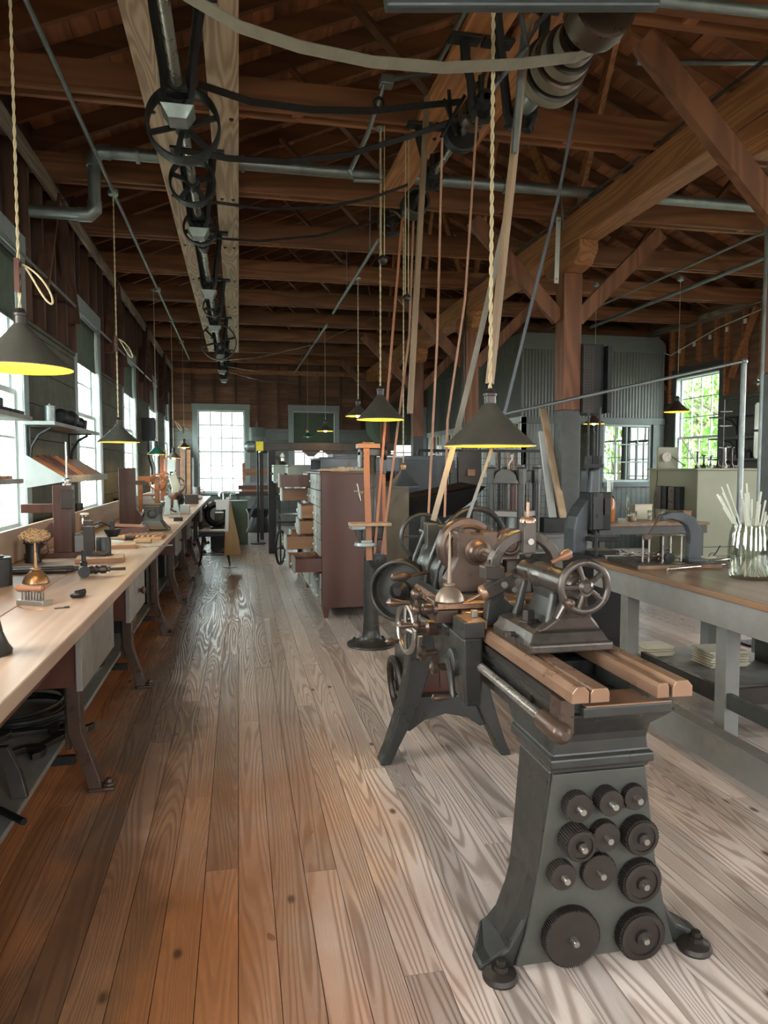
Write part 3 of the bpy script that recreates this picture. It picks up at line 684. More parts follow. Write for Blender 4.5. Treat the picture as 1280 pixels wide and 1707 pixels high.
# red wood drill stand
c = Vector((-1.2, 5.3, BZ)); t = thing('wooden_tool_stand', 'dark red wooden stand with upright post, side arm and steel rod, left bench', 'stand', c)
X = lambda x, z: (c.x+x, c.z+z)
part('base_board', MB().bb(c.x-.24, c.x+.17, c.y-.1, c.y+.1, BZ, BZ+.035), M_red, t, bevel=.003)
part('upright', MB().bb(c.x-.06, c.x+.06, c.y-.06, c.y+.06, BZ+.035, BZ+.50), M_red, t, bevel=.003)
part('side_arm', MB().bb(c.x-.27, c.x-.061, c.y-.04, c.y+.04, BZ+.31, BZ+.37), M_red, t, bevel=.003)
part('diagonal_arm', MB().bar((c.x-.055, c.y, BZ+.22), (c.x-.21, c.y, BZ+.05), .05, .07), M_red, t)
part('slide_block', MB().bb(c.x+.0, c.x+.08, c.y-.10, c.y-.061, BZ+.34, BZ+.47), M_gear, t, bevel=.003)
part('rod', MB().cyl((c.x+.03, c.y-.03, BZ+.50), (c.x+.03, c.y-.03, BZ+.80), .006, n=8).lathe((c.x+.03, c.y-.03, BZ+.50),(0,0,1),[(.03,0),(.03,.012),(.015,.016),(.015,.03),(.03,.032),(.03,.04),(.01,.05)],12), M_steel, t)
part('side_box', MB().bb(c.x+.075, c.x+.19, c.y-.05, c.y+.06, BZ+.036, BZ+.15).bar((c.x+.07, c.y, BZ+.16), (c.x+.22, c.y+.02, BZ+.21), .06, .012), M_grey, t, 'pale box beside the upright')
# adjustable head with disc
c = onb(164, 934); t = thing('indexing_head', 'dark upright plate and round disc tool with black funnel arm', 'tool', c)
part('disc', MB().lathe(c,(0,0,1),[(.10,0),(.10,.032),(.095,.036)],26), M_gear, t)
part('disc_block', MB().bb(c.x-.03, c.x+.05, c.y-.03, c.y+.03, BZ+.0365, BZ+.06), M_brown, t, bevel=.002)
part('plate', MB().bb(c.x-.115, c.x-.045, c.y+.11, c.y+.145, BZ, BZ+.22).bb(c.x-.115, c.x-.055, c.y+.11, c.y+.145, BZ+.225, BZ+.26), M_gear, t, bevel=.003)
part('cup', MB().lathe((c.x+.06, c.y+.2, BZ+.14),(0,0,1),[(.035,0),(.06,.05),(.06,.055),(.05,.05)],16).bb(c.x+.04,c.x+.075,c.y+.19,c.y+.21,BZ+.19,BZ+.25), M_black, t)
part('crank', MB().tube([(c.x-.05,c.y+.13,BZ+.23),(c.x,c.y+.14,BZ+.25),(c.x+.05,c.y+.19,BZ+.22)],.009,8), M_iron, t); part('drum', MB().lathe((c.x-.0,c.y+.2,BZ),(0,0,1),[(.05,0),(.05,.11),(.045,.14)],16), M_iron, t)
# pattern blocks, rack, knives
for i, (a, lab) in enumerate([((205,934),'nearer flat wooden block with a grooved pale top'),((225,912),'farther flat wooden block with a grooved pale top')]):
    p = onb(*a); t = thing('grooved_block', lab, 'block', p, R(8)); part('block', MB(True).box((-.14,0,.014), (.30,.22,.028)), M_dwood, t, bevel=.002); m = MB(True)
    for j in range(9): m.box((-.14, -.095+j*.024, .031), (.29,.012,.005))
    part('pale_strips', m, M_ltwood, t, stuff=True)
p = onb(235, 897); t = thing('slotted_rack', 'low wooden rack of slanting slots near the dovetail casting', 'rack', p); part('tray', MB(True).box((0,0,.012), (.38,.34,.024)), M_dwood, t, bevel=.002)
for j in range(7): b = MB(True); b.bar((-.15+j*.045, -.15, .03), (-.10+j*.045, .13, .03), .016, .012); part('slat', b, M_ltwood, t)
p = onb(208, 887+14); t = thing('pestle', 'pale wooden roller with dark tip in front of the slotted rack', 'tool', p, R(5)); part('body', MB(True).lathe((-.17,0,.024),(1,0,0),[(.02,0),(.024,.02),(.022,.17),(.016,.175)],14), M_ltwood, t); part('tip', MB(True).lathe((.006,0,.024),(1,0,0),[(.018,0),(.018,.07),(.012,.075)],14), M_gear, t)
p = onb(238, 905); solo('brush_block', MB().box(p+Vector((0,0,.017)), (.14,.07,.034)), M_bristle, 'small oval pale ribbed block at the bench edge by the rack', 'block', bevel=.01)
p = onb(198, 893); t = thing('glass_tube', 'short silvery ribbed tube left of the slotted rack', 'tube', p, R(15)); part('tube', MB(True).lathe((-.08,0,.03),(1,0,0),[(.028,0),(.028,.02),(.032,.022),(.032,.03),(.028,.032),(.028,.10),(.032,.102),(.032,.11),(.02,.115),(.02,.15)],16), M_galv, t)
p = onb(262, 912); solo('file', MB().bar(p+Vector((-.11,0,.004)), p+Vector((.05,.06,.004)), .022, .006).bar(p+Vector((.0505,.06,.005)), p+Vector((.11,.08,.005)), .012, .009), M_steel, 'thin bright blade lying on the bench edge below the rack', 'file')
# dovetail anvil casting
p = onb(256, 884); t = thing('dovetail_anvil', 'flared dark cast iron stake block standing on a cloth', 'anvil', p, R(-6))
part('stake', MB(True).sweep([[(-a,-b,z),(a,-b,z),(a,b,z),(-a,b,z)] for a, b, z in ((.155,.10,0.004),(.15,.10,.02),(.12,.08,.05),(.085,.065,.10),(.078,.06,.16),(.082,.063,.22),(.085,.065,.25))]), M_iron, t, bevel=.008)
part('top_plate', MB(True).box((0,0,.258), (.19,.14,.014)), M_gear, t, bevel=.003); part('socket', MB(True).lathe((0,-.061,.17),(0,-1,.1),[(.045,0),(.05,.015),(.035,.018),(.03,.005)],16), M_black, t)
solo('round_mat', MB().lathe(onb(252, 889)+Vector((0,0,.0)),(0,0,1),[(.2,0),(.2,.0035)],26), M_drawer2, 'thin pale round mat under the flared casting', 'mat')
# jar, boxes, tray around
p = onb(176, 900); p.x = -1.3; t = thing('glass_jar', 'tall glass jar with dark contents behind the round tray', 'jar', p)
part('glass', MB(True).lathe((0,0,0),(0,0,1),[(.04,0),(.042,.02),(.042,.19),(.032,.205),(.034,.22)],18), M_glassrod, t); part('contents', MB(True).lathe((0,0,.004),(0,0,1),[(.034,0),(.035,.06),(.02,.13),(0,.14)],10), M_gear, t); part('lid', MB(True).cyl((0,0,.2205),(0,0,.235),.036,n=18), M_white, t)
solo('round_tray', MB().lathe(Vector((-1.08,6.05,BZ)),(0,0,1),[(.15,0),(.16,.02),(.16,.024),(.148,.02),(.14,.006)],28), M_drawer, 'pale round tray behind the black funnel arm', 'tray')
p = Vector((-.98, 6.9, BZ)); t = thing('wooden_case', 'dark open wooden case with a leather cover beyond the round tray', 'case', p, R(12)); part('case', MB(True).box((0,0,.04), (.28,.34,.08)), M_red, t, bevel=.003); part('cover', MB(True).box((-.03,.02,.086), (.27,.30,.01), Matrix.Rotation(R(4),3,'Y')), M_leather, t, bevel=.004)
# tall red stand with motor
c = Vector((-1.17, 8.0, BZ)); t = thing('tall_wooden_stand', 'tall red brown plank stand with a side arm, left bench middle', 'stand', c)
part('plank', MB().bb(c.x-.085, c.x+.085, c.y-.03, c.y+.03, BZ, BZ+.62), M_red, t, bevel=.003); part('arm', MB().bb(c.x+.02, c.x+.19, c.y-.05, c.y-.031, BZ+.44, BZ+.485), M_red, t)
part('gusset', MB().prism([(c.x+.086, BZ), (c.x+.20, BZ), (c.x+.086, BZ+.19)], 'y', c.y-.02, c.y+.02), M_red, t); part('foot', MB().bb(c.x-.1, c.x+.24, c.y-.08, c.y+.16, BZ+.0, BZ+.012).bb(c.x-.13,c.x-.086,c.y-.06,c.y+.02,BZ+.013,BZ+.03), M_red, t)
c = Vector((-.93, 8.1, BZ)); t = thing('small_motor', 'black drum shaped motor behind the flared casting', 'motor', c); part('drum', MB().lathe((c.x-.1,c.y,BZ+.10),(1,0,0),[(.07,0),(.085,.02),(.085,.15),(.06,.16)],20), M_black, t); part('feet', MB().bb(c.x-.09,c.x+.06,c.y-.07,c.y+.07,BZ,BZ+.02), M_black, t)
c = Vector((-1.3, 10.6, BZ)); t = thing('orange_wood_frame', 'orange brown wooden frame stand lit by the green lamp', 'stand', c)
part('frame', MB().bb(c.x-.1,c.x-.05,c.y-.05,c.y+.05,BZ,BZ+.5).bb(c.x+.12,c.x+.18,c.y-.05,c.y+.05,BZ,BZ+.5).bb(c.x-.05,c.x+.12,c.y-.05,c.y+.05,BZ+.42,BZ+.5).bb(c.x-.05,c.x+.12,c.y-.05,c.y+.05,BZ,BZ+.08), M_dwood, t, bevel=.003); part('shelf', MB().bb(c.x-.05,c.x+.12,c.y-.04,c.y+.04,BZ+.22,BZ+.24), M_dwood, t)
m = MB()
for k in range(5): m.belt([(c.x+.22+k*.022, c.y-.1, BZ+.88), (c.x+.21+k*.02, c.y-.1, BZ+.5), (c.x+.22+k*.012, c.y-.1, BZ+.16)], .016, .005, (1,0,0))
solo('leather_straps', m, M_leathero, 'bundle of orange leather straps hanging over the bench', 'straps', stuff=True)
solo('leather_loop', MB().torus((c.x+.17, c.y-.13, BZ+.42), (0,1,0), .11, .012, 26, 8).xf(Matrix.Identity(4)), M_leathero, 'round orange leather loop hanging beside the straps', 'loop')
# bright machine cluster
c = Vector((-1.1, 11.9, BZ)); t = thing('bench_machine', 'bright steel bench machine with wheels and levers under the far lamps', 'machine', c); rn = random.Random(3)
part('pedestal', MB().sweep([[(c.x-a,c.y-b,z),(c.x+a,c.y-b,z),(c.x+a,c.y+b,z),(c.x-a,c.y+b,z)] for a,b,z in ((.2,.14,BZ),(.19,.13,BZ+.05),(.08,.08,BZ+.12),(.07,.07,BZ+.42),(.11,.1,BZ+.5))]), M_galv, t, bevel=.006)
part('top_box', MB().bb(c.x-.07, c.x+.10, c.y-.08, c.y+.08, BZ+.56, BZ+.76), M_white, t, bevel=.004)
for dx, dz, r in ((-.12,.2,.15),(.14,.33,.12),(.12,.12,.11),(-.05,.42,.1)):
    w_ = MB().torus((c.x+dx, c.y-.17, BZ+dz+.02), (.3,1,.1), r, .014, 26, 6)
    for k in range(5): a = k*PI*2/5; w_.tube([(c.x+dx, c.y-.17, BZ+dz+.02), (c.x+dx+r*math.cos(a), c.y-.17-.3*r*math.cos(a), BZ+dz+.02+r*math.sin(a))], .008, 6)
    part('wheel', w_, M_steel, t)
for k in range(9):
    a = Vector((c.x+rn.uniform(-.18,.16), c.y-.2, BZ+rn.uniform(.15,.5))); part('lever', MB().tube([a, a+Vector((rn.uniform(-.12,.12), -.03, rn.uniform(-.14,.16)))], .009, 6).ball(a, .018, 8), M_galv, t)
part('cloth_cover', MB().sweep([[(c.x+.0,c.y-.22,BZ+.5),(c.x+.12,c.y-.22,BZ+.54),(c.x+.12,c.y-.1,BZ+.56),(c.x,c.y-.1,BZ+.52)],[(c.x+.06,c.y-.25,BZ+.3),(c.x+.2,c.y-.25,BZ+.32),(c.x+.18,c.y-.12,BZ+.34),(c.x+.06,c.y-.12,BZ+.32)],[(c.x+.05,c.y-.26,BZ+.14),(c.x+.13,c.y-.26,BZ+.14),(c.x+.12,c.y-.16,BZ+.15),(c.x+.05,c.y-.16,BZ+.15)]]), M_paper, t, bevel=.01)
# vise-like white fixture, motor, boxes, cup further on
c = Vector((-.86, 9.7, BZ)); t = thing('bench_vise', 'pale painted bench vise near the bench edge', 'vise', c)
part('jaw', MB().prism([(c.x-.11,BZ),(c.x-.02,BZ),(c.x-.02,BZ+.2),(c.x-.05,BZ+.26),(c.x-.10,BZ+.25),(c.x-.09,BZ+.16)],'y',c.y-.05,c.y+.05), M_drawer, t, bevel=.004); part('jaw', MB().prism([(c.x+.0,BZ),(c.x+.1,BZ),(c.x+.08,BZ+.12),(c.x+.06,BZ+.2),(c.x+.02,BZ+.2)],'y',c.y-.05,c.y+.05), M_drawer, t, bevel=.004)
part('screw', MB().cyl((c.x-.02,c.y-.06,BZ+.08),(c.x+.05,c.y-.14,BZ+.05),.012,n=8), M_black, t)
for i, (x, y, a, b, h, mt, lab) in enumerate([(-.72,9.95,.12,.10,.11,M_white,'small white box behind the bench vise'),(-.78,9.1,.14,.1,.05,M_steel,'low bright steel block before the bench vise'),(-.80,12.6,.22,.16,.15,M_gear,'grey tool chest on the bench beyond the motor'),(-.70,8.6,.1,.1,.03,M_black,'flat black block near the edge behind the flared casting'),(-.84,10.9,.22,.12,.03,M_red,'red brown board under the bench motor'),(-.9,14.2,.2,.2,.1,M_black,'dark lump of parts near the far end of the bench')]):
    mb = MB().bb(x-a/2,x+a/2,y-b/2,y+b/2,BZ,BZ+h); o = thing('small_box', lab, 'box', (x,y,BZ)); part('box', mb, mt, o, bevel=.004); part('lid', MB().bb(x-a/2-.003,x+a/2+.003,y-b/2-.003,y+b/2+.003,BZ+h+.0005,BZ+h+.014), mt, o, bevel=.003)
c = Vector((-.93, 11.0, BZ+.03)); t = thing('bench_motor', 'brown round bench motor with a finned end', 'motor', c); part('drum', MB().lathe((c.x-.02,c.y,c.z+.115),(1,-.5,0),[(.08,-.08),(.11,-.06),(.115,.05),(.10,.07)],22), M_leather, t); part('fins', MB().lathe((c.x+.06,c.y-.03,c.z+.115),(1,-.5,0),[(.085,0),(.085,.03),(.03,.035),(.03,.06)],8,sm=False), M_black, t); part('foot', MB().bb(c.x-.08,c.x+.07,c.y-.07,c.y+.07,c.z,c.z+.03), M_black, t)
c = Vector((-.86, 15.2, BZ)); t = thing('mug', 'grey mug at the far end of the left bench', 'mug', c); part('cup', MB().lathe(c,(0,0,1),[(.07,0),(.08,.22),(.09,.23),(.08,.225),(.06,.01)],18), M_grey, t); part('handle', MB().torus(c+Vector((.1,0,.12)),(0,1,0),.05,.012,16,6), M_grey, t)
for i in range(3):
    c = Vector((-1.05+i*.13, 13.3+i*.5, BZ)); t = thing('crumpled_rag', ['crumpled pale rag on the chest','white crumpled rag at the bench rear','small crumpled rag near the mug'][i], 'rag', c); m = MB(); rn = random.Random(i)
    m.ball((c.x,c.y,BZ+.04), .1, 14, (1,.8,.4)); m.v = [(v[0]+rn.uniform(-.012,.012), v[1]+rn.uniform(-.012,.012), max(BZ, v[2]+rn.uniform(-.015,.015))) for v in m.v]; part('cloth', m, M_white, t)
# ledge bowls behind the back board
for i, (y, r, h, mt, lab) in enumerate([(6.35,.07,.05,M_gear,'shallow dark bowl on the window ledge'),(7.5,.05,.13,M_gear,'leaning dark cup on the window ledge'),(7.25,.045,.06,M_black,'small black jar beside the dark cup on the ledge'),(9.9,.06,.08,M_black,'black inkpot with spikes on the ledge')]):
    c = Vector((XL+.13, y, 1.02)); solo('ledge_pot', MB().lathe(c,(0,0,1),[(r*.8,0),(r,h*.5),(r,h),(r*.85,h),(r*.7,.01)],18), mt, lab, 'pot')
# things under the bench
def wrench(p, L, rz, lab, tilt=0):
    t = thing('spanner', lab, 'wrench', p, rz); w_ = .045
    part('shank', MB(True).bar((-L/2+.04, 0, .018), (L/2-.04, 0, .018), w_, .022), M_gear, t, bevel=.004)
    for s in (-1, 1):
        m = MB(True); n = 9; out = [(math.cos(PI*.28+a*(2*PI-PI*.56)/(n))*.075, math.sin(PI*.28+a*(2*PI-PI*.56)/(n))*.075) for a in range(n+1)]; inn = [(-.02,-.035),(-.02,.035)]
        poly = [(s*(L/2)+s*x, y) for x, y in out] + [(s*(L/2)+s*x, y) for x, y in inn]
        m.prism(poly, 'z', .004, .034); part('jaw', m, M_gear, t, bevel=.003)
    return t
q = atz(92, 1238, .196); wrench(q, .34, R(64), 'large double ended spanner lying on the shelf under the bench')
q = atz(50, 1226, .196); q.z = .197; wrench(q, .30, R(12), 'dark spanner left of the large one under the bench')
t = thing('coiled_hose', 'loose coil of black hose on the shelf under the bench', 'hose', (-1.14, 3.95, .196)); m = MB(True); pts = []
for i in range(110): a = i*.26; pts.append((math.cos(a)*(.24+.03*math.sin(i*.11)), math.sin(a)*(.26+.02*math.cos(i*.17)), .012+.0007*i+.006*math.sin(a*1.3)))
m.tube(pts, .011, 6); part('hose', m, M_black, t)
q = atz(32, 1332, .1965); m = MB(); m.sweep([[(q.x+dx-.03,q.y+dy,q.z+z),(q.x+dx+.03,q.y+dy,q.z+z),(q.x+dx+.03,q.y+dy+.03,q.z+z),(q.x+dx-.03,q.y+dy+.03,q.z+z)] for dx,dy,z in ((0,0,0),(-.03,.03,.09),(-.085,.06,.19))]); solo('iron_strap', m, M_gear, 'dark iron strap leaning under the near end of the bench', 'strap', bevel=.003)
a = atz(0, 1350, .211); b = atz(40, 1370, .211); solo('steel_rod', MB().cyl(a, b, .013), M_black, 'short black rod on the shelf at the near end', 'rod')
for i, (y, mt, lab) in enumerate([(4.75,M_drawer,'nearest pale tin dish under the bench'),(5.75,M_galv,'second shiny dish on the shelf under the bench')]):
    solo('tin_dish', MB().lathe((-1.0,y,.196),(0,0,1),[(.1,0),(.15,.05),(.155,.05),(.14,.04),(.09,.008)],22), mt, lab, 'dish')
for i, (y, h, lab) in enumerate([(6.1,.22,'dark open crate with an orange side under the bench'),(7.3,.35,'black box on the shelf beneath the third drawer'),(9.0,.3,'black crate far along under the bench')]):
    t = thing('crate', lab, 'crate', (-1.1,y,.196)); m = MB(); m.bb(-1.3,-.9,y-.25,y-.23,.196,.196+h).bb(-1.3,-.9,y+.23,y+.25,.196,.196+h).bb(-1.3,-.9,y-.23,y+.23,.196,.21); part('sides', m, M_black, t); part('front', MB().bb(-.899,-.88,y-.25,y+.25,.196,.196+h), M_dwood if i == 0 else M_black, t)
# wall shelves
def wshelf(y0, y1, z, x1, lab, bright=True):
    t = thing('wall_shelf', lab, 'shelf', (XL+.05, (y0+y1)/2, z)); part('shelf_board', MB().bb(XL+.045, x1, y0, y1, z, z+.03), M_grey, t, bevel=.003)
    for y in (y0+.12, y1-.3):
        m = MB(); pts = [(XL+.055+.0, y, z-.30), (XL+.07, y, z-.17), (XL+.13, y, z-.07), (XL+.22, y, z-.015)]
        m.tube(pts, .013, 6); m.bb(XL+.042, XL+.055, y-.012, y+.012, z-.32, z-.001); m.bb(XL+.056, XL+.25, y-.012, y+.012, z-.012, z-.001); part('bracket', m, M_black, t)
    return t
wshelf(6.05, 7.9, 1.84, -1.42, 'grey wall shelf on curved black iron brackets between two windows')
c = Vector((-1.53, 6.35, 1.87)); t = thing('tin_can', 'pale metal lidded can standing on the wall shelf', 'can', c); part('body', MB().lathe(c,(0,0,1),[(.045,0),(.045,.13)],20), M_galv, t); part('lid', MB().lathe(c,(0,0,1),[(.048,.131),(.048,.142),(.01,.148),(.008,.16)],20), M_galv, t)
for i, (y, r, l, lab) in enumerate([(6.85,.075,.32,'large dark drum shaped part on the wall shelf'),(7.35,.06,.2,'smaller dark roller behind the drum on the wall shelf')]):
    solo('machine_part', MB().lathe((-1.53,y-l/2,1.87+r),(0.1,1,0),[(r*.6,0),(r,.02),(r,l*.4),(r*.8,l*.42),(r*.8,l*.8),(r,l*.82),(r*.9,l)],18), M_black, lab, 'part')
solo('small_pot', MB().lathe((-1.55,7.65,1.87),(0,0,1),[(.05,0),(.06,.1),(.045,.11)],16), M_gear, 'small black pot at the far end of the wall shelf', 'pot')
# tilted tray shelf
t = thing('sloping_rack', 'sloping pale tray holding wooden bars below the wall shelf', 'rack', (XL+.05, 7.0, 1.4)); m = MB()
m.prism([(XL+.045,1.34),(XL+.045,1.60),(XL+.06,1.60),(-1.36,1.42),(-1.36,1.39)], 'y', 6.06, 6.09); part('end_board', m, M_grey, t)
m = MB(); m.bar((XL+.05, 7.0, 1.585), (-1.37, 7.0, 1.405), 1.8, .014); part('tray_board', m, M_dwood, t); part('lip', MB().bb(-1.375,-1.355,6.1,7.92,1.38,1.44), M_grey, t, bevel=.003)
for i in range(5): b = MB(); y = 6.45+i*.13; b.bar((XL+.06, y, 1.605), (-1.39, y+.02, 1.425), .05, .02); part('wooden_bar', b, M_dwood if i > 2 else M_red, t)
for i, (z, lab) in enumerate([(1.82,'tray shelf in front of the nearest window, upper one'),(1.40,'tray shelf in front of the nearest window, lower one')]):
    t = thing('window_tray', lab, 'shelf', (-1.5, 4.9, z)); part('board', MB().bb(XL+.06,-1.38,4.6,5.28-.25*i,z,z+.03), M_drawer2, t, bevel=.003)
    if i == 0:
        m = MB()
        for k in range(16): m.box((-1.42, 4.65+k*.037, z+.045), (.012,.014,.03))
        part('comb_teeth', m, M_black, t, stuff=True); part('box', MB().bb(XL+.07,-1.45,4.62,4.9,z+.0305,z+.12), M_gear, t)
    else:
        for k in range(3): part('wooden_bar', MB().bb(XL+.08,-1.42,4.62+k*.12,4.69+k*.12,z+.0305,z+.05), M_dwood, t)
# electrics on the left wall
t = thing('switch_box', 'black electrical switch box on the left wall beyond the windows', 'switch box', (XL+.05, 13.3, 1.95)); part('box', MB().bb(XL+.042,XL+.26,13.1,13.5,1.98,2.38), M_black, t, bevel=.006); part('cover_plate', MB().bb(XL+.261,XL+.275,13.14,13.46,2.02,2.34), M_grey, t)
part('pipe', MB().tube([(XL+.15,13.3,1.97),(XL+.15,13.3,1.7),(XL+.2,13.3,1.5),(XL+.2,13.3,1.2)],.04,10), M_galv, t)
t = thing('wall_conduit', 'thin metal conduit running level along the left wall', 'conduit', (XL+.12, 9, 3.1)); part('rod', MB().cyl((XL+.13,3.5,3.1),(XL+.13,14.8,3.1),.013,n=8), M_galv, t)
for y in (6.6, 9.8, 12.9): part('clip', MB().bb(XL+.02,XL+.13,y-.012,y+.012,3.08,3.12), M_galv, t)
# boards leaning in the far left corner
for i, (x, h, w_, mt, lab) in enumerate([(-1.52,1.9,.16,M_red,'dark board leaning in the far left corner'),(-1.36,2.15,.13,M_sheath,'tallest brown board leaning in the far left corner'),(-1.22,1.95,.10,M_dwood,'orange board leaning by the far window'),(-1.12,1.75,.05,M_grey,'thin pale board leaning at the far window frame')]):
    b = MB(); b.bar((x, YF-.55+.02*i, .012), (x, YF-.19, h), w_, .03, (0,1,0)); solo('leaning_board', b, mt, lab, 'board')
# ---- stool, bag, bottle etc.
c = Vector((-.38, 11.15, 0)); t = thing('iron_stool', 'black iron work stool with thin crossed rungs beside the bench', 'stool', c, R(0))
part('seat', MB(True).box((0,0,.535), (.47,.34,.03)), M_drawer2, t, 'worn pale seat', bevel=.012); part('seat_rim', MB(True).box((0,0,.49), (.45,.32,.055)), M_black, t, bevel=.006)
for sx_, sy_ in ((-1,-1),(1,-1),(-1,1),(1,1)):
    part('leg', MB(True).tube([(sx_*.17,sy_*.11,.47),(sx_*.19,sy_*.14,.2),(sx_*.23,sy_*.17,.01)], [.013,.011,.010], 8), M_black, t)
part('rung', MB(True).tube([(-.195,-.145,.18),(.195,-.145,.18)], .006, 6), M_black, t); part('rung', MB(True).tube([(-.195,.145,.18),(.195,.145,.18)], .006, 6), M_black, t); part('rung', MB(True).tube([(-.195,-.145,.19),(.195,.145,.19)], .006, 6), M_black, t)
c = Vector((-.07, 10.9, .2)); t = thing('canvas_apron', 'tan canvas apron hanging from a white strap beside the stool', 'apron', c); m = MB(); sec = []
for z, w0, w1 in ((.98,-.12,-.05),(.85,-.13,-.03),(.6,-.14,.02),(.4,-.15,.06),(.19,-.16,.09)): sec.append([(c.x+w0,c.y-.03,z),(c.x+(w0+w1)/2,c.y-.06,z),(c.x+w1,c.y-.02,z),(c.x+w1,c.y+.02,z),(c.x+w0,c.y+.02,z)])
m.sweep(sec); part('canvas', m, M_cloth, t, bevel=.004); part('strap', MB().belt([(c.x-.1,c.y-.065,1.06),(c.x-.11,c.y-.068,.8),(c.x-.12,c.y-.07,.55)],.05,.004,(1,0,0)), M_white, t, 'white strap')
part('pole', MB().cyl((c.x-.08,c.y+.04,.0),(c.x-.08,c.y+.04,1.08),.008,n=8).lathe((c.x-.08,c.y+.04,0),(0,0,1),[(.1,0),(.1,.008),(.01,.012)],16), M_galv, t)
part('notice', MB().bb(c.x-.27,c.x-.1,c.y-.08,c.y-.076,.88,1.03), M_white, t, 'small white paper notice')
c = Vector((-.28, 14.6, 0)); t = thing('glass_carboy', 'large clear glass bottle on a grey stand behind the stool', 'bottle', c); part('bottle', MB().lathe((c.x,c.y,.62),(0,0,1),[(.14,0),(.15,.03),(.15,.36),(.12,.43),(.04,.5),(.04,.55),(.055,.56)],22), M_glassrod, t); part('stand', MB().bb(c.x-.2,c.x+.2,c.y-.18,c.y+.18,0,.61), M_grey, t, bevel=.006)
c = Vector((-.42, 13.9, 0)); t = thing('hose_reel', 'black coil of hose with pale bands on a stand behind the stool', 'hose', (c.x, c.y, 0)); part('coil', MB().torus((c.x,c.y,.62),(0,1,0),.19,.06,30,8).torus((c.x,c.y-.1,.62),(0,1,0),.19,.05,30,8), M_black, t); m = MB()
for k in range(6): a = R(15+k*26); m.box((c.x+.255*math.cos(a), c.y-.05, .62+.255*math.sin(a)), (.03,.22,.05), Matrix.Rotation(-a,3,'Y'))
part('pale_bands', m, M_white, t, stuff=True); part('stand', MB().bb(c.x-.12,c.x+.12,c.y-.15,c.y+.05,0,.38), M_black, t)
t = thing('green_case', 'olive green metal case standing on the floor past the stool', 'case', (-.05, 14.3, 0)); part('case', MB().bb(-.24,.16,14.1,14.45,0,.86), M_khaki, t, bevel=.012); part('handle', MB().tube([(.13,14.09,.25),(.17,14.06,.35),(.17,14.06,.6),(.13,14.09,.7)],.01,6), M_white, t)

# ================================================================ PENDANT LAMPS
def lamp(p, r, lab, lit=True, mat=None, ztop=3.86, thick=.0035, twist=False, pull=None, watts=14, h=None, group='conical pendant lamps'):
    """p: rim centre"""
    mat = mat or M_shade; h = h or r*.86
    t = thing('pendant_lamp', lab, 'lamp', p, 0, group)
    sh = part('lamp_shade', MB(True).lathe((0,0,0),(0,0,1),[(r,0),(r,.004),(r*.62,h*.40),(r*.28,h*.78),(r*.15,h*.97),(r*.12,h)],36,cap=False), mat, t)
    part('shade_lining', MB(True).lathe((0,0,0),(0,0,1),[(r-.0015,.0),(r*.61,h*.385),(r*.26,h*.76),(r*.10,h*.95),(0.0,h*.955)],36,cap=False), M_shadein if lit else M_bulboff, t, 'bright lining')
    part('socket', MB(True).lathe((0,0,h),(0,0,1),[(r*.13,-.01),(.026,.002),(.026,.03),(.030,.032),(.030,.042),(.022,.048),(.018,.062),(.008,.066)],18), M_brass if not lit else M_gear, t)
    part('bulb', MB(True).lathe((0,0,h*.50 if r > .15 else h*.36),(0,0,-1),[(.010,-.03),(.013,-.01),(.026,.02),(.028,.035),(.02,.055),(0,.062)],14), M_bulb if lit else M_bulboff, t)
    z0 = h+.066; z1 = ztop-p[2]
    m = MB(True)
    if twist:
        n = int((z1-z0)/.009)
        for s in (0, PI): m.tube([(thick*math.cos(s+i*.55), thick*math.sin(s+i*.55), z0+(z1-z0)*i/n) for i in range(n+1)], thick*1.05, 5)
    else: m.cyl((0,0,z0),(0,0,z1),thick,n=6)
    part('cord', m, M_cord, t); part('ceiling_rose', MB(True).lathe((0,0,z1),(0,0,1),[(.03,-.02),(.035,-.01),(.035,.0)],14), M_galv, t)
    if pull:
        part('cord_adjuster', MB(True).box((-.005,0,pull+.05), (.02,.03,.14)), M_red, t); pts = []
        for i in range(22): a = i/21*PI*1.9; pts.append((.012+.11*math.sin(a/2)*1.0+.02*math.sin(a), .01, pull+.05+.05*math.cos(a)-.06*math.sin(a/2)))
        part('cord_loop', MB(True).tube(pts, .0045, 6), M_cord, t)
    if lit:
        l = bpy.data.lights.new('bulb_light', 'POINT'); l.energy = watts; l.color = (1,.62,.27); l.shadow_soft_size = .035
        o = bpy.data.objects.new('bulb_light', l); COL.objects.link(o); o.parent = t; o.location = (0,0,h*.30)
    return t
lamp((1.09,3.0,1.595), .203, 'large dark lamp hanging nearest, over the lathe, on a thick twisted cord', True, None , 3.87, .0048, True, watts=9, h=.19)
lamp((1.06,5.33,1.865), .182, 'dark lamp above the drill column, left of the big one', True, None, 4.02, .0036, True, watts=11, h=.19)
lamp((-.90,3.3,1.92), .205, 'dark lamp at the left edge over the bench', True, None , 3.87, .0035, True, pull=.34, watts=16, h=.19)
lamp((-1.03,6.6,1.725), .178, 'slate dark lamp second along the left bench', True, None , 3.87, .0035, True, pull=.80, watts=18)
lamp((-1.08,10.0,1.68), .130, 'small green lamp hanging over the left bench', True, M_shadegreen , 3.87, .003, False, watts=12)
lamp((-1.035,12.0,1.66), .125, 'small lamp just beyond the green one', True, None , 3.87, .003, False, watts=12, pull=.5)
lamp((-1.01,14.0,1.885), .122, 'small lamp farthest down the left bench before the end window', True, None , 3.87, .003, False, pull=.28, watts=10)
q = aty(597,694,7.72)
lamp((q.x,7.72,q.z), .140, 'small lamp half hidden left of the drill column lamp', True, None, 3.55, .003, True, watts=14)
q = aty(672,811,6.88)
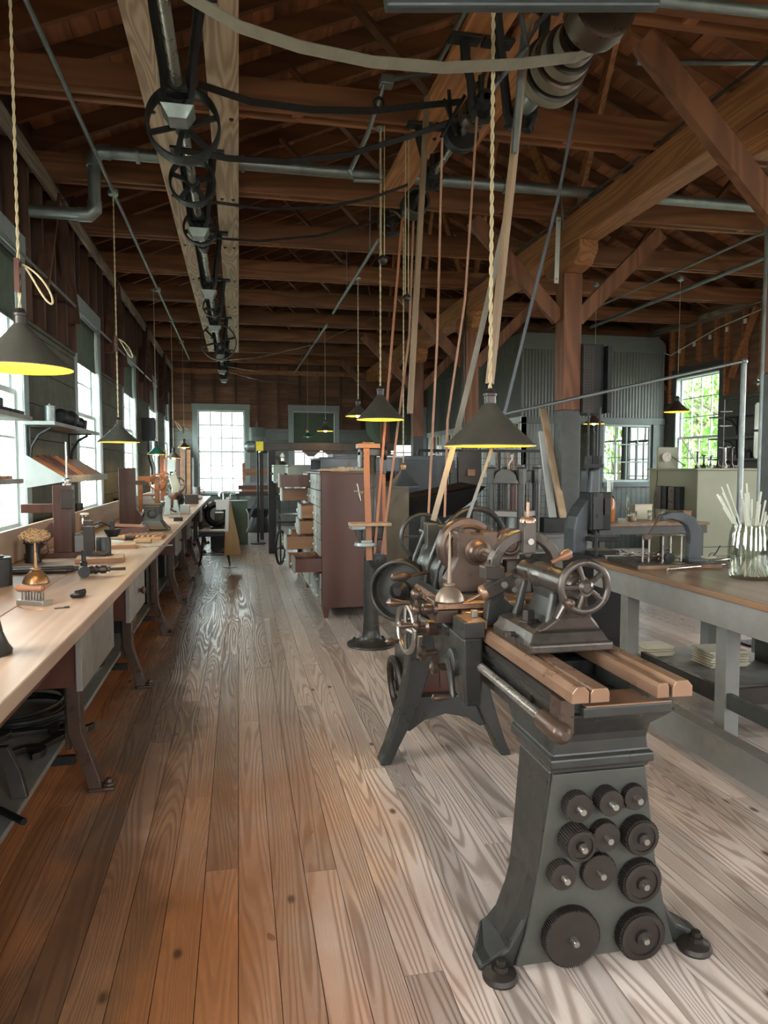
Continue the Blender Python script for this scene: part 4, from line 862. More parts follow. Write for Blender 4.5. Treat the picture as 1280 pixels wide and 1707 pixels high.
lamp((q.x,6.88,q.z), .168, 'unlit grey lamp hanging low before the slate cabinets', False, M_sheet, 4.02, .004, True, h=.17)
lamp((1.44,12.0,2.12), .142, 'small glowing lamp in front of the green blind', True, None, 3.85, .003, False, watts=12)
q = aty(513,728,14.85)
lamp((q.x,14.85,q.z), .105, 'tiny unlit dark lamp in front of the green blind', False, M_shadegreen, 3.85, .003, False)
lamp((5.70,8.5,2.24), .168, 'brown lamp hanging in front of the right hand window', True, M_brown, 3.965, .003, False, watts=12)
lamp((4.77,9.0,2.10), .142, 'brown lamp hanging below the black perforated box', True, M_brown, 3.965, .003, False, watts=12)
# ================================================================ LATHE (parallel to the room, spindle axis x=1.04, z=1.13)
LX, LZ = 1.045, 1.125
t = thing('engine_lathe', 'big dark grey green cast iron lathe with gears hung on its near stand', 'lathe', (1.06, 2.6, 0)); LT = t
# near pedestal: tapering box with flared toes
def rect(x0, x1, y0, y1, z): return [(x0,y0,z),(x1,y0,z),(x1,y1,z),(x0,y1,z)]
sec = []
for z, wl_, wr_, yb in ((.0,.235,.235,.20),(.06,.225,.225,.205),(.13,.21,.21,.21),(.2,.197,.197,.215),(.34,.182,.182,.22),(.52,.165,.160,.225),(.585,.160,.155,.23)):
    sec.append(rect(1.055-wl_, 1.055+wr_, 1.925, 1.925+yb, z+.012))
part('pedestal', MB().sweep(sec), M_iron, t, bevel=.006)
sec = [[(1.055-a,1.912,z),(1.055+b,1.912,z),(1.055+b,1.924,z),(1.055-a,1.924,z)] for z,a,b in ((.012,.262,.262),(.10,.232,.235),(.3,.190,.19),(.59,.150,.15))]
part('end_panel', MB().sweep(sec), M_grey, t, 'grey green board panel on the stand end', bevel=.002).data.materials[0] = paint('panel paint', (.062,.062,.052), (.038,.038,.033), .5, 0, 6, .8, .15)
for sx_ in (-1, 1):
    m = MB(); cx = 1.055
    F_ = [(.10,.0),(.10,.46),(.170,.38),(.196,.25),(.235,.14),(.285,.06),(.335,.032),(.372,.02),(.375,.0)]
    B_ = [(.10,.0),(.10,.46),(.172,.38),(.190,.25),(.215,.15),(.245,.07),(.275,.035),(.30,.02),(.30,.0)]
    m.sweep([[(cx+sx_*u, yy, v) for u, v in P] for yy, P in ((1.927,F_),(1.99,F_),(2.135,B_))])
    fo = part('foot', m, M_iron, t, 'flared bolted foot', bevel=.012)
    part('foot_pad', MB().lathe((cx+sx_*.320,1.892,0),(0,0,1),[(.050,0),(.053,.008),(.048,.020),(.026,.032)],20), M_gear, fo)
    part('bolt', MB().lathe((cx+sx_*.320,1.885,.033),(0,0,1),[(.022,0),(.022,.014),(.014,.015),(.014,.03),(0,.032)],8,sm=False), M_gear, fo)
# moulding between stand and bed
m = MB()
for z, a, y0, y1 in (): pass
sec = [rect(1.05-a, 1.05+a, y0, y1, z) for z, a, y0, y1 in ((.598,.158,1.90,2.18),(.612,.158,1.90,2.18),(.617,.168,1.885,2.2),(.645,.168,1.885,2.2),(.650,.156,1.90,2.21),(.69,.150,1.90,2.28),(.715,.150,1.89,2.4),(.75,.130,1.85,2.55),(.79,.150,1.80,2.6),(.815,.165,1.775,2.6))]
part('moulding', MB().sweep(sec), M_iron, t, bevel=.006)
# bed
y0, y1 = 1.76, 3.72
m = MB().prism([(.905,.68),(.905,.80),(.885,.815),(.885,.865),(.93,.865),(.93,.70),(.925,.68)], 'y', 2.1, y1).prism([(.885,.816),(.885,.865),(.965,.865),(.965,.816)], 'y', y0+.03, 2.1)
part('bed_side', m, M_iron, t, bevel=.004)
m = MB().prism([(1.195,.68),(1.195,.80),(1.215,.815),(1.215,.865),(1.17,.865),(1.17,.70),(1.175,.68)], 'y', 2.1, y1).prism([(1.135,.816),(1.215,.816),(1.215,.865),(1.135,.865)], 'y', y0+.03, 2.1)
part('bed_side', m, M_iron, t, bevel=.004)
part('bed_web', MB().bb(.931, 1.169, 2.15, 2.2, .70, .86).bb(.931, 1.169, 2.72, 2.76, .70, .86).bb(.931, 1.169, 3.3, 3.7, .70, .86).bb(.931,1.169,1.80,3.7,.79,.80), M_black, t, bevel=.003)
part('end_lip', MB().bb(.92, 1.19, y0-.0, y0+.03, .812, .842), M_iron, t, bevel=.004); part('lip_face', MB().bb(.925, 1.185, y0+.0, y0+.12, .8425, .847), M_rail, t)
def way(pts): return MB().prism(pts, 'y', y0-.03, y1+.05)
for pts in ([(.868,.866),(.868,.895),(.882,.912),(.905,.912),(.918,.897),(.918,.866)], [(.922,.866),(.922,.893),(.93,.905),(.972,.905),(.978,.893),(.978,.866)], [(1.122,.866),(1.122,.897),(1.13,.908),(1.152,.908),(1.158,.897),(1.158,.866)], [(1.168,.866),(1.168,.893),(1.18,.912),(1.215,.912),(1.23,.895),(1.23,.866)]):
    part('bed_way', way(pts), M_rail, t, 'steel slideway with orange sheen painted in', bevel=.002)
part('rack', MB().bb(.872, .885, y0+.05, 3.4, .835, .855), M_gear, t)
# lead screw and bearings
part('lead_screw', MB().cyl((.855,1.80,.775),(.855,3.5,.775),.0145,n=14), M_steel, t)
m = MB(); pts = [(.855+.0145*math.cos(i*.9), 1.895+i*.00115, .775+.0145*math.sin(i*.9)) for i in range(500)]; m.tube(pts, .0017, 3); part('screw_thread', m, M_steel, t)
part('screw_bearing', MB().lathe((.855,1.75,.775),(0,1,0),[(.012,-.012),(.016,-.008),(.026,0),(.030,.01),(.030,.13),(.022,.14)],18).bb(.86,.90,1.78,1.85,.765,.86), M_brown, t)
# far legs (pair of splayed cast frames)
def leg_frame(yy):
    m = MB()
    def strip(side):
        pr = [(.198-.07,.70,.14),(.203-.065,.56,.13),(.213-.055,.44,.11),(.24-.048,.32,.096),(.275-.04,.20,.08),(.312-.03,.09,.06),(.35-.028,.0,.056)]
        sec = []
        for a, z, w_ in pr:
            x = 1.03+side*a; sec.append([(x-w_/2,yy-.0,z),(x+w_/2,yy-.0,z),(x+w_/2,yy+.11,z),(x-w_/2,yy+.11,z)])
        return MB().sweep(sec)
    for s in (-1, 1): part('leg', strip(s), M_iron, t, bevel=.008)
    m.prism([(.87,.33),(.85,.27),(.80,.17),(.84,.155),(.92,.21),(1.03,.235),(1.14,.21),(1.22,.155),(1.26,.17),(1.21,.27),(1.19,.33)], 'y', yy+.03, yy+.08)
    part('leg_web', m, M_iron, t, bevel=.006); part('leg_cap', MB().bb(.865, 1.195, yy+.03, yy+.08, .60, .695), M_iron, t, bevel=.006)
leg_frame(3.42)
part('leg_back_board', MB().bb(.86, 1.20, 3.56, 3.58, .26, .60), M_cab, t, 'red brown board between the far legs'); part('board_latch', MB().torus((1.03,3.555,.46),(0,1,0),.022,.006,16,6).bb(1.026,1.034,3.552,3.559,.34,.58), M_brown, t)
for xx in (.87, 1.16): part('leg_brace', MB().bb(xx,xx+.03,3.5,3.95,.2,.7), M_iron, t)
# treadle / low wheel behind
part('low_wheel', MB().torus((.86,3.86,.27),(1,0,.1),.15,.022,28,8).lathe((.85,3.86,.27),(1,0,.1),[(.03,0),(.03,.05)],12), M_gear, t)
# headstock
hy0, hy1 = 3.02, 3.62
part('headstock_base', MB().bb(.885,1.19,hy0,hy1,.913,.94), M_iron, t, bevel=.004)
def bearing(ya, yb):
    return MB().prism([(LX-.15,.941),(LX-.145,1.0),(LX-.115,1.05),(LX-.095,1.10),(LX-.095,1.215),(LX-.04,1.215),(LX-.03,1.205),(LX+.03,1.205),(LX+.04,1.215),(LX+.095,1.215),(LX+.095,1.10),(LX+.115,1.05),(LX+.15,1.0),(LX+.155,.941)], 'y', ya, yb)
part('front_bearing', bearing(hy0, hy0+.075), M_brown, t, 'brown front bearing housing', bevel=.006)
part('rear_bearing', bearing(hy1-.08, hy1), M_iron, t, bevel=.006)
for sx_ in (-1, 1):
    for ya in (hy0+.02, hy0+.055): part('cap_bolt', MB().lathe((LX+sx_*.07,ya,1.216),(0,0,1),[(.012,0),(.012,.014),(.006,.015),(.006,.02)],6,sm=False), M_iron, t)
part('spindle_nose', MB().lathe((LX,hy0+.001,LZ),(0,-1,0),[(.062,0),(.062,.012),(.05,.016),(.044,.03),(.036,.036),(.034,.07),(.026,.073),(.026,.086),(.012,.088),(.010,.15),(.004,.155)],26), M_brown, t)
part('drive_pulley', MB().lathe((LX-.01,hy0+.10,LZ+.005),(0,1,0),[(.118,0),(.135,.004),(.138,.02),(.138,.06),(.135,.075),(.118,.08),(.118,.085)],44), M_brown, t, 'bronze brown flanged belt pulley')
part('pulley_face', MB().torus((LX-.01,hy0+.099,LZ+.005),(0,1,0),.10,.012,36,8).lathe((LX-.01,hy0+.095,LZ+.005),(0,1,0),[(.09,.0),(.09,.01)],30), M_brown, t)
for k, (r, ya) in enumerate([(.115,.19),(.095,.25),(.078,.31),(.06,.37)]): part('cone_step', MB().lathe((LX-.01,hy0+ya,LZ+.005),(0,1,0),[(r-.01,0),(r,.004),(r,.05),(r-.01,.054)],32), M_steel, t)
part('side_guard', MB().lathe((LX-.02,hy0+.12,.985),(0,1,0),[(.11,0),(.125,.01),(.125,.42),(.11,.43)],30), M_iron, t)
for ya in (hy0+.13, hy0+.30, hy1-.02): m = MB(); m.prism([(LX-.165,.941),(LX-.15,1.03),(LX-.11,1.13),(LX-.08,1.20),(LX-.07,1.19),(LX-.10,1.11),(LX-.14,1.02),(LX-.15,.941)], 'y', ya, ya+.03); part('guard_rib', m, M_iron, t, bevel=.003)
part('idler_pulley', MB().torus((LX-.06,hy1+.14,LZ+.0),(0,1,0),.12,.012,32,8).bar((LX-.17,hy1+.14,LZ),(LX+.05,hy1+.14,LZ),.02,.012).bar((LX-.06,hy1+.14,LZ-.11),(LX-.06,hy1+.14,LZ+.11),.02,.012).cyl((LX-.06,hy1,LZ+.03),(LX-.06,hy1+.15,LZ+.03),.02), M_iron, t)
part('large_rear_wheel', MB().torus((LX+.09,hy0+.30,LZ+.02),(0,1,0),.155,.014,40,8).bar((LX-.06,hy0+.30,LZ+.02),(LX+.24,hy0+.30,LZ+.02),.02,.012).bar((LX+.09,hy0+.30,LZ-.13),(LX+.09,hy0+.30,LZ+.17),.02,.012), M_black, t)
part('back_gear', MB().lathe((LX+.165,hy0+.03,LZ+.03),(0,1,0),[(.05,0),(.062,.004),(.062,.05),(.05,.054)],28).torus((LX+.165,hy0+.028,LZ+.03),(0,1,0),.045,.008,24,6), M_brown, t)
part('gear_boss', MB().lathe((LX+.165,hy0+.03,LZ+.03),(0,-1,0),[(.03,0),(.032,.01),(.014,.013),(.012,.03)],18).prism([(LX+.10,1.10),(LX+.11,1.2),(LX+.16,1.225),(LX+.22,1.20),(LX+.235,1.13),(LX+.2,1.07)],'y',hy0+.05,hy0+.08), M_brown, t)
m = MB()
for k in range(5): m.cyl((LX+.16+.02*k, hy0-.01, .95+.04*k), (LX+.16+.015*k, hy0-.05, .955+.04*k), .014, n=10)
part('feed_gear_knobs', m, M_gear, t, stuff=True); part('gear_quadrant', MB().bb(LX+.14,LX+.26,hy0+.0,hy0+.06,.93,1.08), M_gear, t, bevel=.006)
# belt wheel low left at the head end, with shift lever
part('side_wheel', MB().lathe((.80,3.50,.875),(-.5,-.86,0),[(.150,-.05),(.158,-.048),(.158,.03),(.150,.034),(.142,.03),(.140,-.03),(.05,-.03),(.05,.01),(.02,.015)],40), M_iron, t)
part('wheel_hub', MB().lathe((.80,3.50,.875),(-.5,-.86,0),[(.045,-.04),(.05,.02),(.02,.05)],16), M_black, t)
part('shift_lever', MB().tube([(.98,3.32,.99),(.88,3.30,.995),(.80,3.28,.985)], [.012,.010,.008], 8).lathe((.80,3.28,.985),(-1,-.05,-.06),[(.010,0),(.02,.02),(.024,.05),(.018,.09),(0,.10)],14), M_brown, t)
# carriage and apron
cy0, cy1 = 2.42, 2.92
part('saddle', MB().bb(.80,.878,cy0,cy0+.14,.914,.945).bb(.84,1.26,cy0+.141,cy1-.10,.914,.95).bb(.84,1.24,cy1-.099,cy1,.914,.94), M_rail, t, 'saddle top with orange sheen painted in', bevel=.004)
part('saddle_block', MB().bb(.785,.866,cy0-.01,cy0+.13,.885,.944), M_iron, t, bevel=.004)
part('apron', MB().sweep([[(.795,cy0+.0,.63),(.862,cy0+.0,.63),(.862,cy1-.1,.68),(.80,cy1-.12,.68)],[(.79,cy0,.70),(.862,cy0,.70),(.862,cy1-.05,.72),(.80,cy1-.08,.72)],[(.785,cy0,.884),(.862,cy0,.884),(.862,cy1,.884),(.795,cy1,.884)]]), M_iron, t, bevel=.01)
part('cross_slide', MB().bb(.74,1.22,cy0+.20,cy0+.34,.951,.98).bb(.74,.83,cy0+.19,cy0+.35,.90,.95), M_brown, t, bevel=.004)
part('slide_plate', MB().bb(.745,1.10,cy0+.18,cy0+.21,.955,.978).bb(.77,1.18,cy0+.35,cy0+.37,.951,.972), M_rail, t, bevel=.003)
part('square_bolt', MB().box((.855,cy0+.08,.958),(.022,.022,.026)), M_steel, t, bevel=.002)
def handwheel(c, ax, r, rr, mat, nsp=4, nm='handwheel', handle=True, hl=.07):
    c = Vector(c); ax = Vector(ax).normalized(); m = MB().torus(c, ax, r, rr, 36, 10); ring = m.ring(c, ax, r, nsp*2)
    w_ = part(nm, m, mat, t); m = MB()
    for k in range(nsp): q = ring[2*k]; m.tube([c+ax*.0, c+(q-c)*.5+ax*.004, q], [rr*.9, rr*.7, rr*.8], 8)
    m.lathe(c, ax, [(rr*1.6,-.02),(rr*2.0,-.01),(rr*2.0,.012),(rr*1.1,.02)], 16); part('spokes', m, mat, w_)
    if handle:
        q = ring[1]; part('crank_grip', MB().lathe(c+(q-c)*.98, ax, [(.006,0),(.009,.01),(.014,hl*.6),(.013,hl*.85),(0,hl)], 14), M_brown, w_)
handwheel((.665,2.80,.845), (-1,-.12,0), .098, .012, M_steel, 4)
part('wheel_shaft', MB().lathe((.80,2.79,.845),(-1,0,0),[(.034,-.01),(.034,.05),(.022,.06),(.02,.135)],18), M_brown, t)
# cross-slide ball crank
c = Vector((.665,2.63,.955)); part('cross_screw', MB().lathe((.745,2.63,.955),(-1,0,0),[(.026,0),(.026,.015),(.018,.018),(.022,.03),(.022,.055),(.012,.06),(.012,.085)],16), M_brown, t)
m = MB().tube([c+Vector((0,0,.055)), c, c+Vector((0,.0,-.06))], .009, 8).ball(c, .020, 14).ball(c+Vector((0,0,.06)), .024, 14).ball(c+Vector((0,0,-.062)), .018, 14); m.lathe(c+Vector((0,0,-.062)),(-1,0,0),[(.007,0),(.008,.02),(.014,.05),(.013,.065),(0,.075)],12)
part('ball_crank', m, M_brown, t, 'brown steel ball handle'); part('crank_grip', MB().lathe(c+Vector((-.02,.03,.02)),(-1,0,.05),[(.008,0),(.01,.03),(.018,.06),(.018,.08),(0,.095)],14), M_brown, t)
# apron knobs
for (y, z, r, l) in ((2.80,.735,.030,.05),(2.66,.715,.028,.04)):
    part('star_knob', MB().lathe((.795,y,z),(-1,0,0),[(.014,0),(.014,l),(r,l+.002),(r,l+.02),(r*.6,l+.022),(.008,l+.03)],20), M_brown, t)
part('wing_nut', MB().bar((.735,2.86,.70),(.735,2.84,.80),.022,.014), M_steel, t, bevel=.004)
part('clamp_disc', MB().lathe((.79,2.53,.77),(-1,0,0),[(.052,0),(.052,.018),(.046,.022),(.012,.023),(.012,.032)],28), M_iron, t); part('drop_lever', MB().tube([(.765,2.53,.78),(.762,2.49,.74),(.76,2.46,.675),(.76,2.455,.66)], [.016,.012,.011,.012], 8), M_iron, t); part('lever_grip', MB().lathe((.755,2.455,.662),(-1,0,0),[(.009,0),(.009,.02),(.015,.05),(.014,.07),(0,.078)],14), M_brown, t)
for y in (2.62, 2.74): part('hex_bolt', MB().lathe((.794,y,.865),(-1,0,0),[(.018,0),(.018,.012),(.012,.013),(.012,.02)],6,sm=False), M_iron, t)
# steady rest
part('steady_ring', MB().prism([(LX+math.cos(a)*.145, LZ-.005+math.sin(a)*.15) for a in [R(-20)+i*R(220)/22 for i in range(23)]] + [(LX+math.cos(a)*.108, LZ-.005+math.sin(a)*.112) for a in [R(200)-i*R(220)/22 for i in range(23)]], 'y', 2.46, 2.51), M_bare, t, bevel=.004)
part('steady_base', MB().prism([(.885,.913),(.895,1.0),(.905,1.085),(.955,1.085),(.96,1.02),(1.0,.985),(1.09,.985),(1.13,1.02),(1.14,1.08),(1.19,1.08),(1.195,1.0),(1.205,.913)], 'y', 2.46, 2.51), M_iron, t, bevel=.005)
for (a, lab) in ((90, 'top'), (205, 'l'), (335, 'r')):
    d = Vector((math.cos(R(a)), 0, math.sin(R(a)))); p0 = Vector((LX, 2.46, LZ-.005)); b = MB()
    b.bar(p0+d*.065, p0+d*.185, .048, .05, (0,1,0)); part('steady_jaw', b, M_bare, t, bevel=.004)
    part('jaw_cap', MB().lathe(p0+d*.178, d, [(.030,0),(.030,.012),(.024,.02),(.006,.022),(.006,.075),(0,.08)], 18), M_rail, t); part('jaw_screw', MB().cyl(p0+d*.11+Vector((0,-.026,0)), p0+d*.11+Vector((0,-.034,0)), .012, n=12), M_steel, t)
part('hinge_block', MB().bb(.878,.955,2.45,2.52,1.09,1.137), M_bare, t, bevel=.004); part('hinge_bolt', MB().lathe((.90,2.48,1.137),(0,0,1),[(.014,0),(.014,.012),(.007,.013),(.007,.025)],8,sm=False), M_bare, t)
part('clamp_grip', MB().lathe((1.17,2.46,1.16),(.9,-.1,.45),[(.008,-.03),(.009,0),(.02,.03),(.018,.05),(0,.058)],14), M_hwood, t)
# tailstock
ty0, ty1 = 2.06, 2.42
part('tailstock_base', MB().sweep([rect(.89,1.175,ty0,ty1-.02,.914), rect(.89,1.175,ty0,ty1-.02,.94), rect(.895,1.165,ty0+.01,ty1-.03,.945), rect(.91,1.15,ty0+.025,ty1-.03,.972), rect(.93,1.14,ty0+.04,ty1-.04,.98)]), M_bare, t, bevel=.006)
part('tailstock_web', MB().sweep([rect(.985,1.10,ty0+.03,ty1-.05,.975), rect(1.005,1.08,ty0+.05,ty1-.06,1.0), rect(1.02,1.065,ty0+.05,ty1-.07,1.06), rect(1.015,1.07,ty0+.02,ty1-.06,1.10)]), M_iron, t, bevel=.01)
part('front_pedestal', MB().sweep([[(.925,ty0+.02,.978),(1.145,ty0+.02,.978),(1.145,ty0+.07,.978),(.925,ty0+.07,.978)],[(.985,ty0+.015,1.02),(1.11,ty0+.015,1.02),(1.11,ty0+.065,1.02),(.985,ty0+.065,1.02)],[(1.005,ty0+.0,1.07),(1.085,ty0+.0,1.07),(1.085,ty0+.06,1.07),(1.005,ty0+.06,1.07)],[(1.01,ty0-.02,1.12),(1.075,ty0-.02,1.12),(1.075,ty0+.06,1.12),(1.01,ty0+.06,1.12)]]), M_bare, t, bevel=.01)
part('tailstock_rib', MB().sweep([rect(.955,.99,ty0+.04,ty0+.06,.97), rect(.985,1.01,ty0+.05,ty0+.075,1.10)]), M_iron, t, bevel=.006); part('tailstock_rib', MB().sweep([rect(.955,.985,ty1-.06,ty1-.03,.97), rect(.99,1.01,ty1-.06,ty1-.035,1.10)]), M_iron, t, bevel=.006)
part('barrel', MB().lathe((LX-.004,ty0-.03,LZ),(0,1,0),[(.034,0),(.038,.006),(.042,.02),(.042,.25),(.046,.262),(.046,.31),(.038,.315),(.034,.318),(.034,.44),(.02,.445)],28), M_bare, t, 'smooth brown tailstock barrel')
handwheel((LX-.004, ty0-.055, LZ+.008), (0,-1,0), .076, .0125, M_bare, 5, 'tailstock_wheel', True, .04)
part('wheel_collar', MB().cyl((LX-.004,ty0-.07,LZ),(LX-.004,ty0-.03,LZ),.02), M_bare, t)
part('clamp_nut', MB().lathe((.955,ty0+.17,.981),(0,0,1),[(.034,0),(.034,.006),(.021,.007),(.021,.036),(.018,.04)],6,sm=False), M_gear, t); part('side_screw', MB().cyl((.892,ty0+.14,.948),(.865,ty0+.13,.952),.009,n=10).box((.862,ty0+.128,.952),(.02,.016,.016)), M_bare, t)
# change gears on pegs
def gear(x, z, r, w_, teeth, lab, hub=.017, step=None):
    g = thing('change_gear', lab, 'gear', (x, 1.911-w_/2, z), 0, 'change gears hung on the lathe stand'); m = MB(True); n = teeth*4; front = []; back = []
    for i in range(n): a = 2*PI*i/n; rr = r if i % 4 in (0, 1) else r*.93; front.append((rr*math.cos(a), -w_/2, rr*math.sin(a))); back.append((rr*math.cos(a), w_/2-.0005, rr*math.sin(a)))
    vs = front+back; m.add(vs, [tuple(range(n))] + [(i, i+n, (i+1) % n+n, (i+1) % n) for i in range(n)]); part('toothed_disc', m, M_gear, g)
    if step: m = MB(True).lathe((0,-w_/2-.0005,0),(0,-1,0),[(r*.90,0),(r*.9,.005),(r*.72,.006),(r*.70,.001)],32).lathe((0,-w_/2-.001,0),(0,-1,0),[(r*.32,0),(r*.3,.012),(.01,.013)],20); part('raised_rim', m, M_gear, g)
    part('peg', MB(True).lathe((0,-w_/2-.0005,0),(0,-1,0),[(hub*.75,0),(hub*.7,.022),(hub*.62,.026)],12), M_steel, g)
P_ = lambda px, py: aty(px, py, 1.90)
for (px, py, r, w_, th, lab, st) in [(960,1342,.044,.035,34,'top left gear of the change gears on the lathe stand',0),(1010,1331,.040,.045,30,'top middle change gear on the lathe stand',0),(1056,1327,.038,.025,30,'top right change gear on the lathe stand',0),
    (957,1398,.050,.055,36,'thick gear at the left of the second row on the stand',1),(1006,1391,.046,.03,34,'gear with a long peg in the middle of the second row',0),(1062,1389,.056,.04,40,'stacked gear at the right of the second row on the stand',1),
    (934,1455,.041,.035,30,'small gear at the left of the third row on the stand',0),(997,1452,.056,.02,44,'flat gear in the middle of the third row on the stand',0),(1065,1466,.066,.03,50,'large rimmed gear at the right of the third row on the stand',1),
    (950,1559,.090,.03,84,'largest gear at the bottom left of the lathe stand',0),(1065,1555,.078,.03,66,'large dished gear at the bottom right of the lathe stand',1)]:
    q = P_(px, py); gear(q.x, q.z, r, w_, th, lab, .015, st)
M_can = paint('dull bronze can', (.26,.20,.15), (.18,.135,.10), .38, .5, 5, .5, .05)
# oil can on the cross slide
oilcan('oil_can', 'dull bronze domed oil can with tall spout standing on the lathe slide', Vector((.80, 2.64, .981)), 1.0, M_can, spout=.20)
# ================================================================ MIDDLE: drawer cabinet, drill column, presses
def cab_block(name, lab, x0, x1, y0, y1, z0, z1, mat, feet=.08):
    t = thing(name, lab, 'cabinet', ((x0+x1)/2, (y0+y1)/2, 0 if feet else z0)); m = MB()
    m.bb(x0+.02, x1, y0, y0+.02, z0, z1).bb(x0+.02, x1, y1-.02, y1, z0, z1).bb(x1-.02, x1, y0+.021, y1-.021, z0, z1).bb(x0+.02, x1-.021, y0+.021, y1-.021, z0, z0+.02)
    part('carcass', m, mat, t); part('top_board', MB().bb(x0-.0, x1+.01, y0-.01, y1+.01, z1+.0005, z1+.02), mat, t, bevel=.003)
    if feet:
        for x in (x0+.06, x1-.06):
            for y in (y0+.04, y1-.04): part('foot', MB().sweep([rect(x-.02,x+.02,y-.025,y+.025,0), rect(x-.04,x+.04,y-.03,y+.03,z0)]), mat, t)
    return t
cx0, cx1 = .78, 1.43
t = cab_block('drawer_cabinet', 'tall red brown cabinet of small drawers, many pulled out into the aisle', cx0, cx1, 7.0, 8.9, .10, 1.44, M_cab)
rows = 8; cols = 6; dh = (1.44-.12)/rows; dw = 1.86/cols
OPEN = {(0,2):.0,(0,6):.16,(1,1):.0,(0,1):0,(1,5):.0}
opened = {(0,2):.26,(1,2):.30,(2,3):.30,(2,4):.16,(3,4):.14,(2,5):.14,(3,5):.12,(3,7):.34,(4,3):.2,(4,6):.3}
for i in range(cols):
    for j in range(rows):
        o_ = opened.get((i, j), 0); ya = 7.02+i*dw; za = .12+j*dh; xf_ = cx0-o_
        d = part('drawer', MB().bb(xf_, xf_+.018, ya+.004, ya+dw-.004, za+.004, za+dh-.004), M_drawer if (i*7+j*3) % 3 else M_drawer2, t, bevel=.002)
        part('knob', MB().lathe((xf_, ya+dw/2, za+dh/2), (-1,0,0), [(.006,0),(.006,.008),(.013,.014),(.014,.02),(0,.026)], 10), M_white, d)
        if o_:
            b = MB(); xa, xb = xf_+.0185, xf_+.42
            b.bb(xa, xb, ya+.012, ya+.022, za+.012, za+dh-.02).bb(xa, xb, ya+dw-.022, ya+dw-.012, za+.012, za+dh-.02).bb(xa, xb, ya+.0221, ya+dw-.0221, za+.012, za+.02)
            for k in range(1, 5): b.bb(xa+k*.07, xa+k*.07+.006, ya+.0221, ya+dw-.0221, za+.021, za+dh-.03)
            part('drawer_box', b, M_red if i in (0, 3) and j > 1 and j != 5 else M_dwood, d)
t = cab_block('upper_cabinet', 'grey green flat cabinet standing on the drawer cabinet', .86, 1.75, 7.75, 8.9, 1.462, 1.60, M_sheet, 0)
part('pull', MB().bb(1.18,1.22,7.735,7.749,1.52,1.57), M_brown, t)
for i, (y, o_, lab) in enumerate([(8.95,.2,'pale box of two drawers beyond the cabinet end'),(9.5,.35,'farther pale drawer box with two knobs')]):
    t = cab_block('small_drawer_unit', lab, .80-o_, 1.5, y, y+.5, 1.30, 1.52, M_drawer, 0)
    for k in range(2): d = part('drawer', MB().bb(.80-o_-.0, .80-o_+.018, y+.01+k*.245, y+.235+k*.245, 1.32, 1.51), M_drawer, t); part('knob', MB().ball((.79-o_, y+.12+k*.245, 1.42), .015, 10), M_black, d)
    part('stand', MB().bb(.85, 1.45, y+.02, y+.48, 0, 1.299), M_black, t)
# brush on the cabinet
t = thing('bench_brush', 'wooden handled bench brush with cream bristles on the cabinet top', 'brush', (1.1, 7.3, 1.461)); part('handle', MB().lathe((.80,7.25,1.478),(1,.05,0),[(.008,0),(.015,.03),(.012,.1),(.02,.14),(.02,.3),(.01,.31)],12), M_ltwood, t)
m = MB(); rn = random.Random(2)
for i in range(240): x = 1.0+.35*rn.random(); y = 7.29+rn.uniform(-.01,.03); m.cyl((x,y,1.47),(x+rn.uniform(-.02,.02),y+rn.uniform(.0,.03),1.50+rn.uniform(-.01,.012)),.003,n=4)
part('bristles', m, M_paper, t, stuff=True)
solo('paper_sheets', MB().bb(1.45,1.85,8.0,8.4,1.621,1.628).bb(1.5,1.88,8.02,8.35,1.6285,1.636), M_white, 'loose white sheets on the grey cabinet', 'paper')
# drill column
dx, dy = 1.085, 5.86
t = thing('drill_press', 'grey cast iron column on a round bolted foot with leather belts', 'drill press', (dx, dy, 0)); DP = t
part('base', MB().lathe((dx,dy,0),(0,0,1),[(.205,0),(.21,.006),(.205,.016),(.15,.028),(.10,.045),(.078,.075),(.07,.13)],36), M_iron, t)
for k in range(4): a = R(45+90*k); part('bolt', MB().lathe((dx+.175*math.cos(a),dy+.175*math.sin(a),.02),(0,0,1),[(.016,0),(.016,.010),(.010,.011),(.010,.022)],6,sm=False), M_gear, t)
part('column', MB().lathe((dx,dy,.131),(0,0,1),[(.07,0),(.070,.06),(.067,.062),(.062,.70),(.058,.78),(.058,.83),(.052,.85),(.045,1.10),(.04,1.44),(.05,1.47)],26), M_iron, t)
part('head', MB().bb(dx-.10,dx+.12,dy-.05,dy+.07,1.60,1.66).bb(dx-.10,dx-.07,dy-.06,dy+.08,1.5,1.64).bb(dx+.09,dx+.12,dy-.06,dy+.08,1.45,1.64), M_iron, t, bevel=.006); part('wooden_cap', MB().bb(dx-.12,dx+.06,dy-.10,dy+.06,1.662,1.70), M_dwood, t, bevel=.004)
for s in (-.06, .10): part('top_pulley', MB().lathe((dx+s-.02,dy-.03,1.62),(1,0,0),[(.06,0),(.065,.003),(.06,.02),(.065,.037),(.06,.04)],24), M_black, t)
part('table', MB().bb(.885,1.22,dy-.20,dy-.02,1.025,1.05), M_ltwood, t, 'small pale wooden table', bevel=.004); part('table_rim', MB().bb(.89,1.0,dy-.19,dy-.03,1.0,1.024), M_galv, t)
part('table_bracket', MB().prism([(.93,1.0),(.95,.93),(1.0,.86),(1.02,.82),(1.04,.82),(1.04,1.0)],'y',dy-.09,dy-.05).bb(.99,1.02,dy-.13,dy-.10,.82,1.0), M_iron, t, bevel=.003)
part('swing_plate', MB().lathe((1.02,dy-.1,.855),(0,0,1),[(.09,0),(.095,.006),(.09,.03)],26).bb(.98,1.07,dy-.14,dy-.06,.886,.905), M_galv, t)
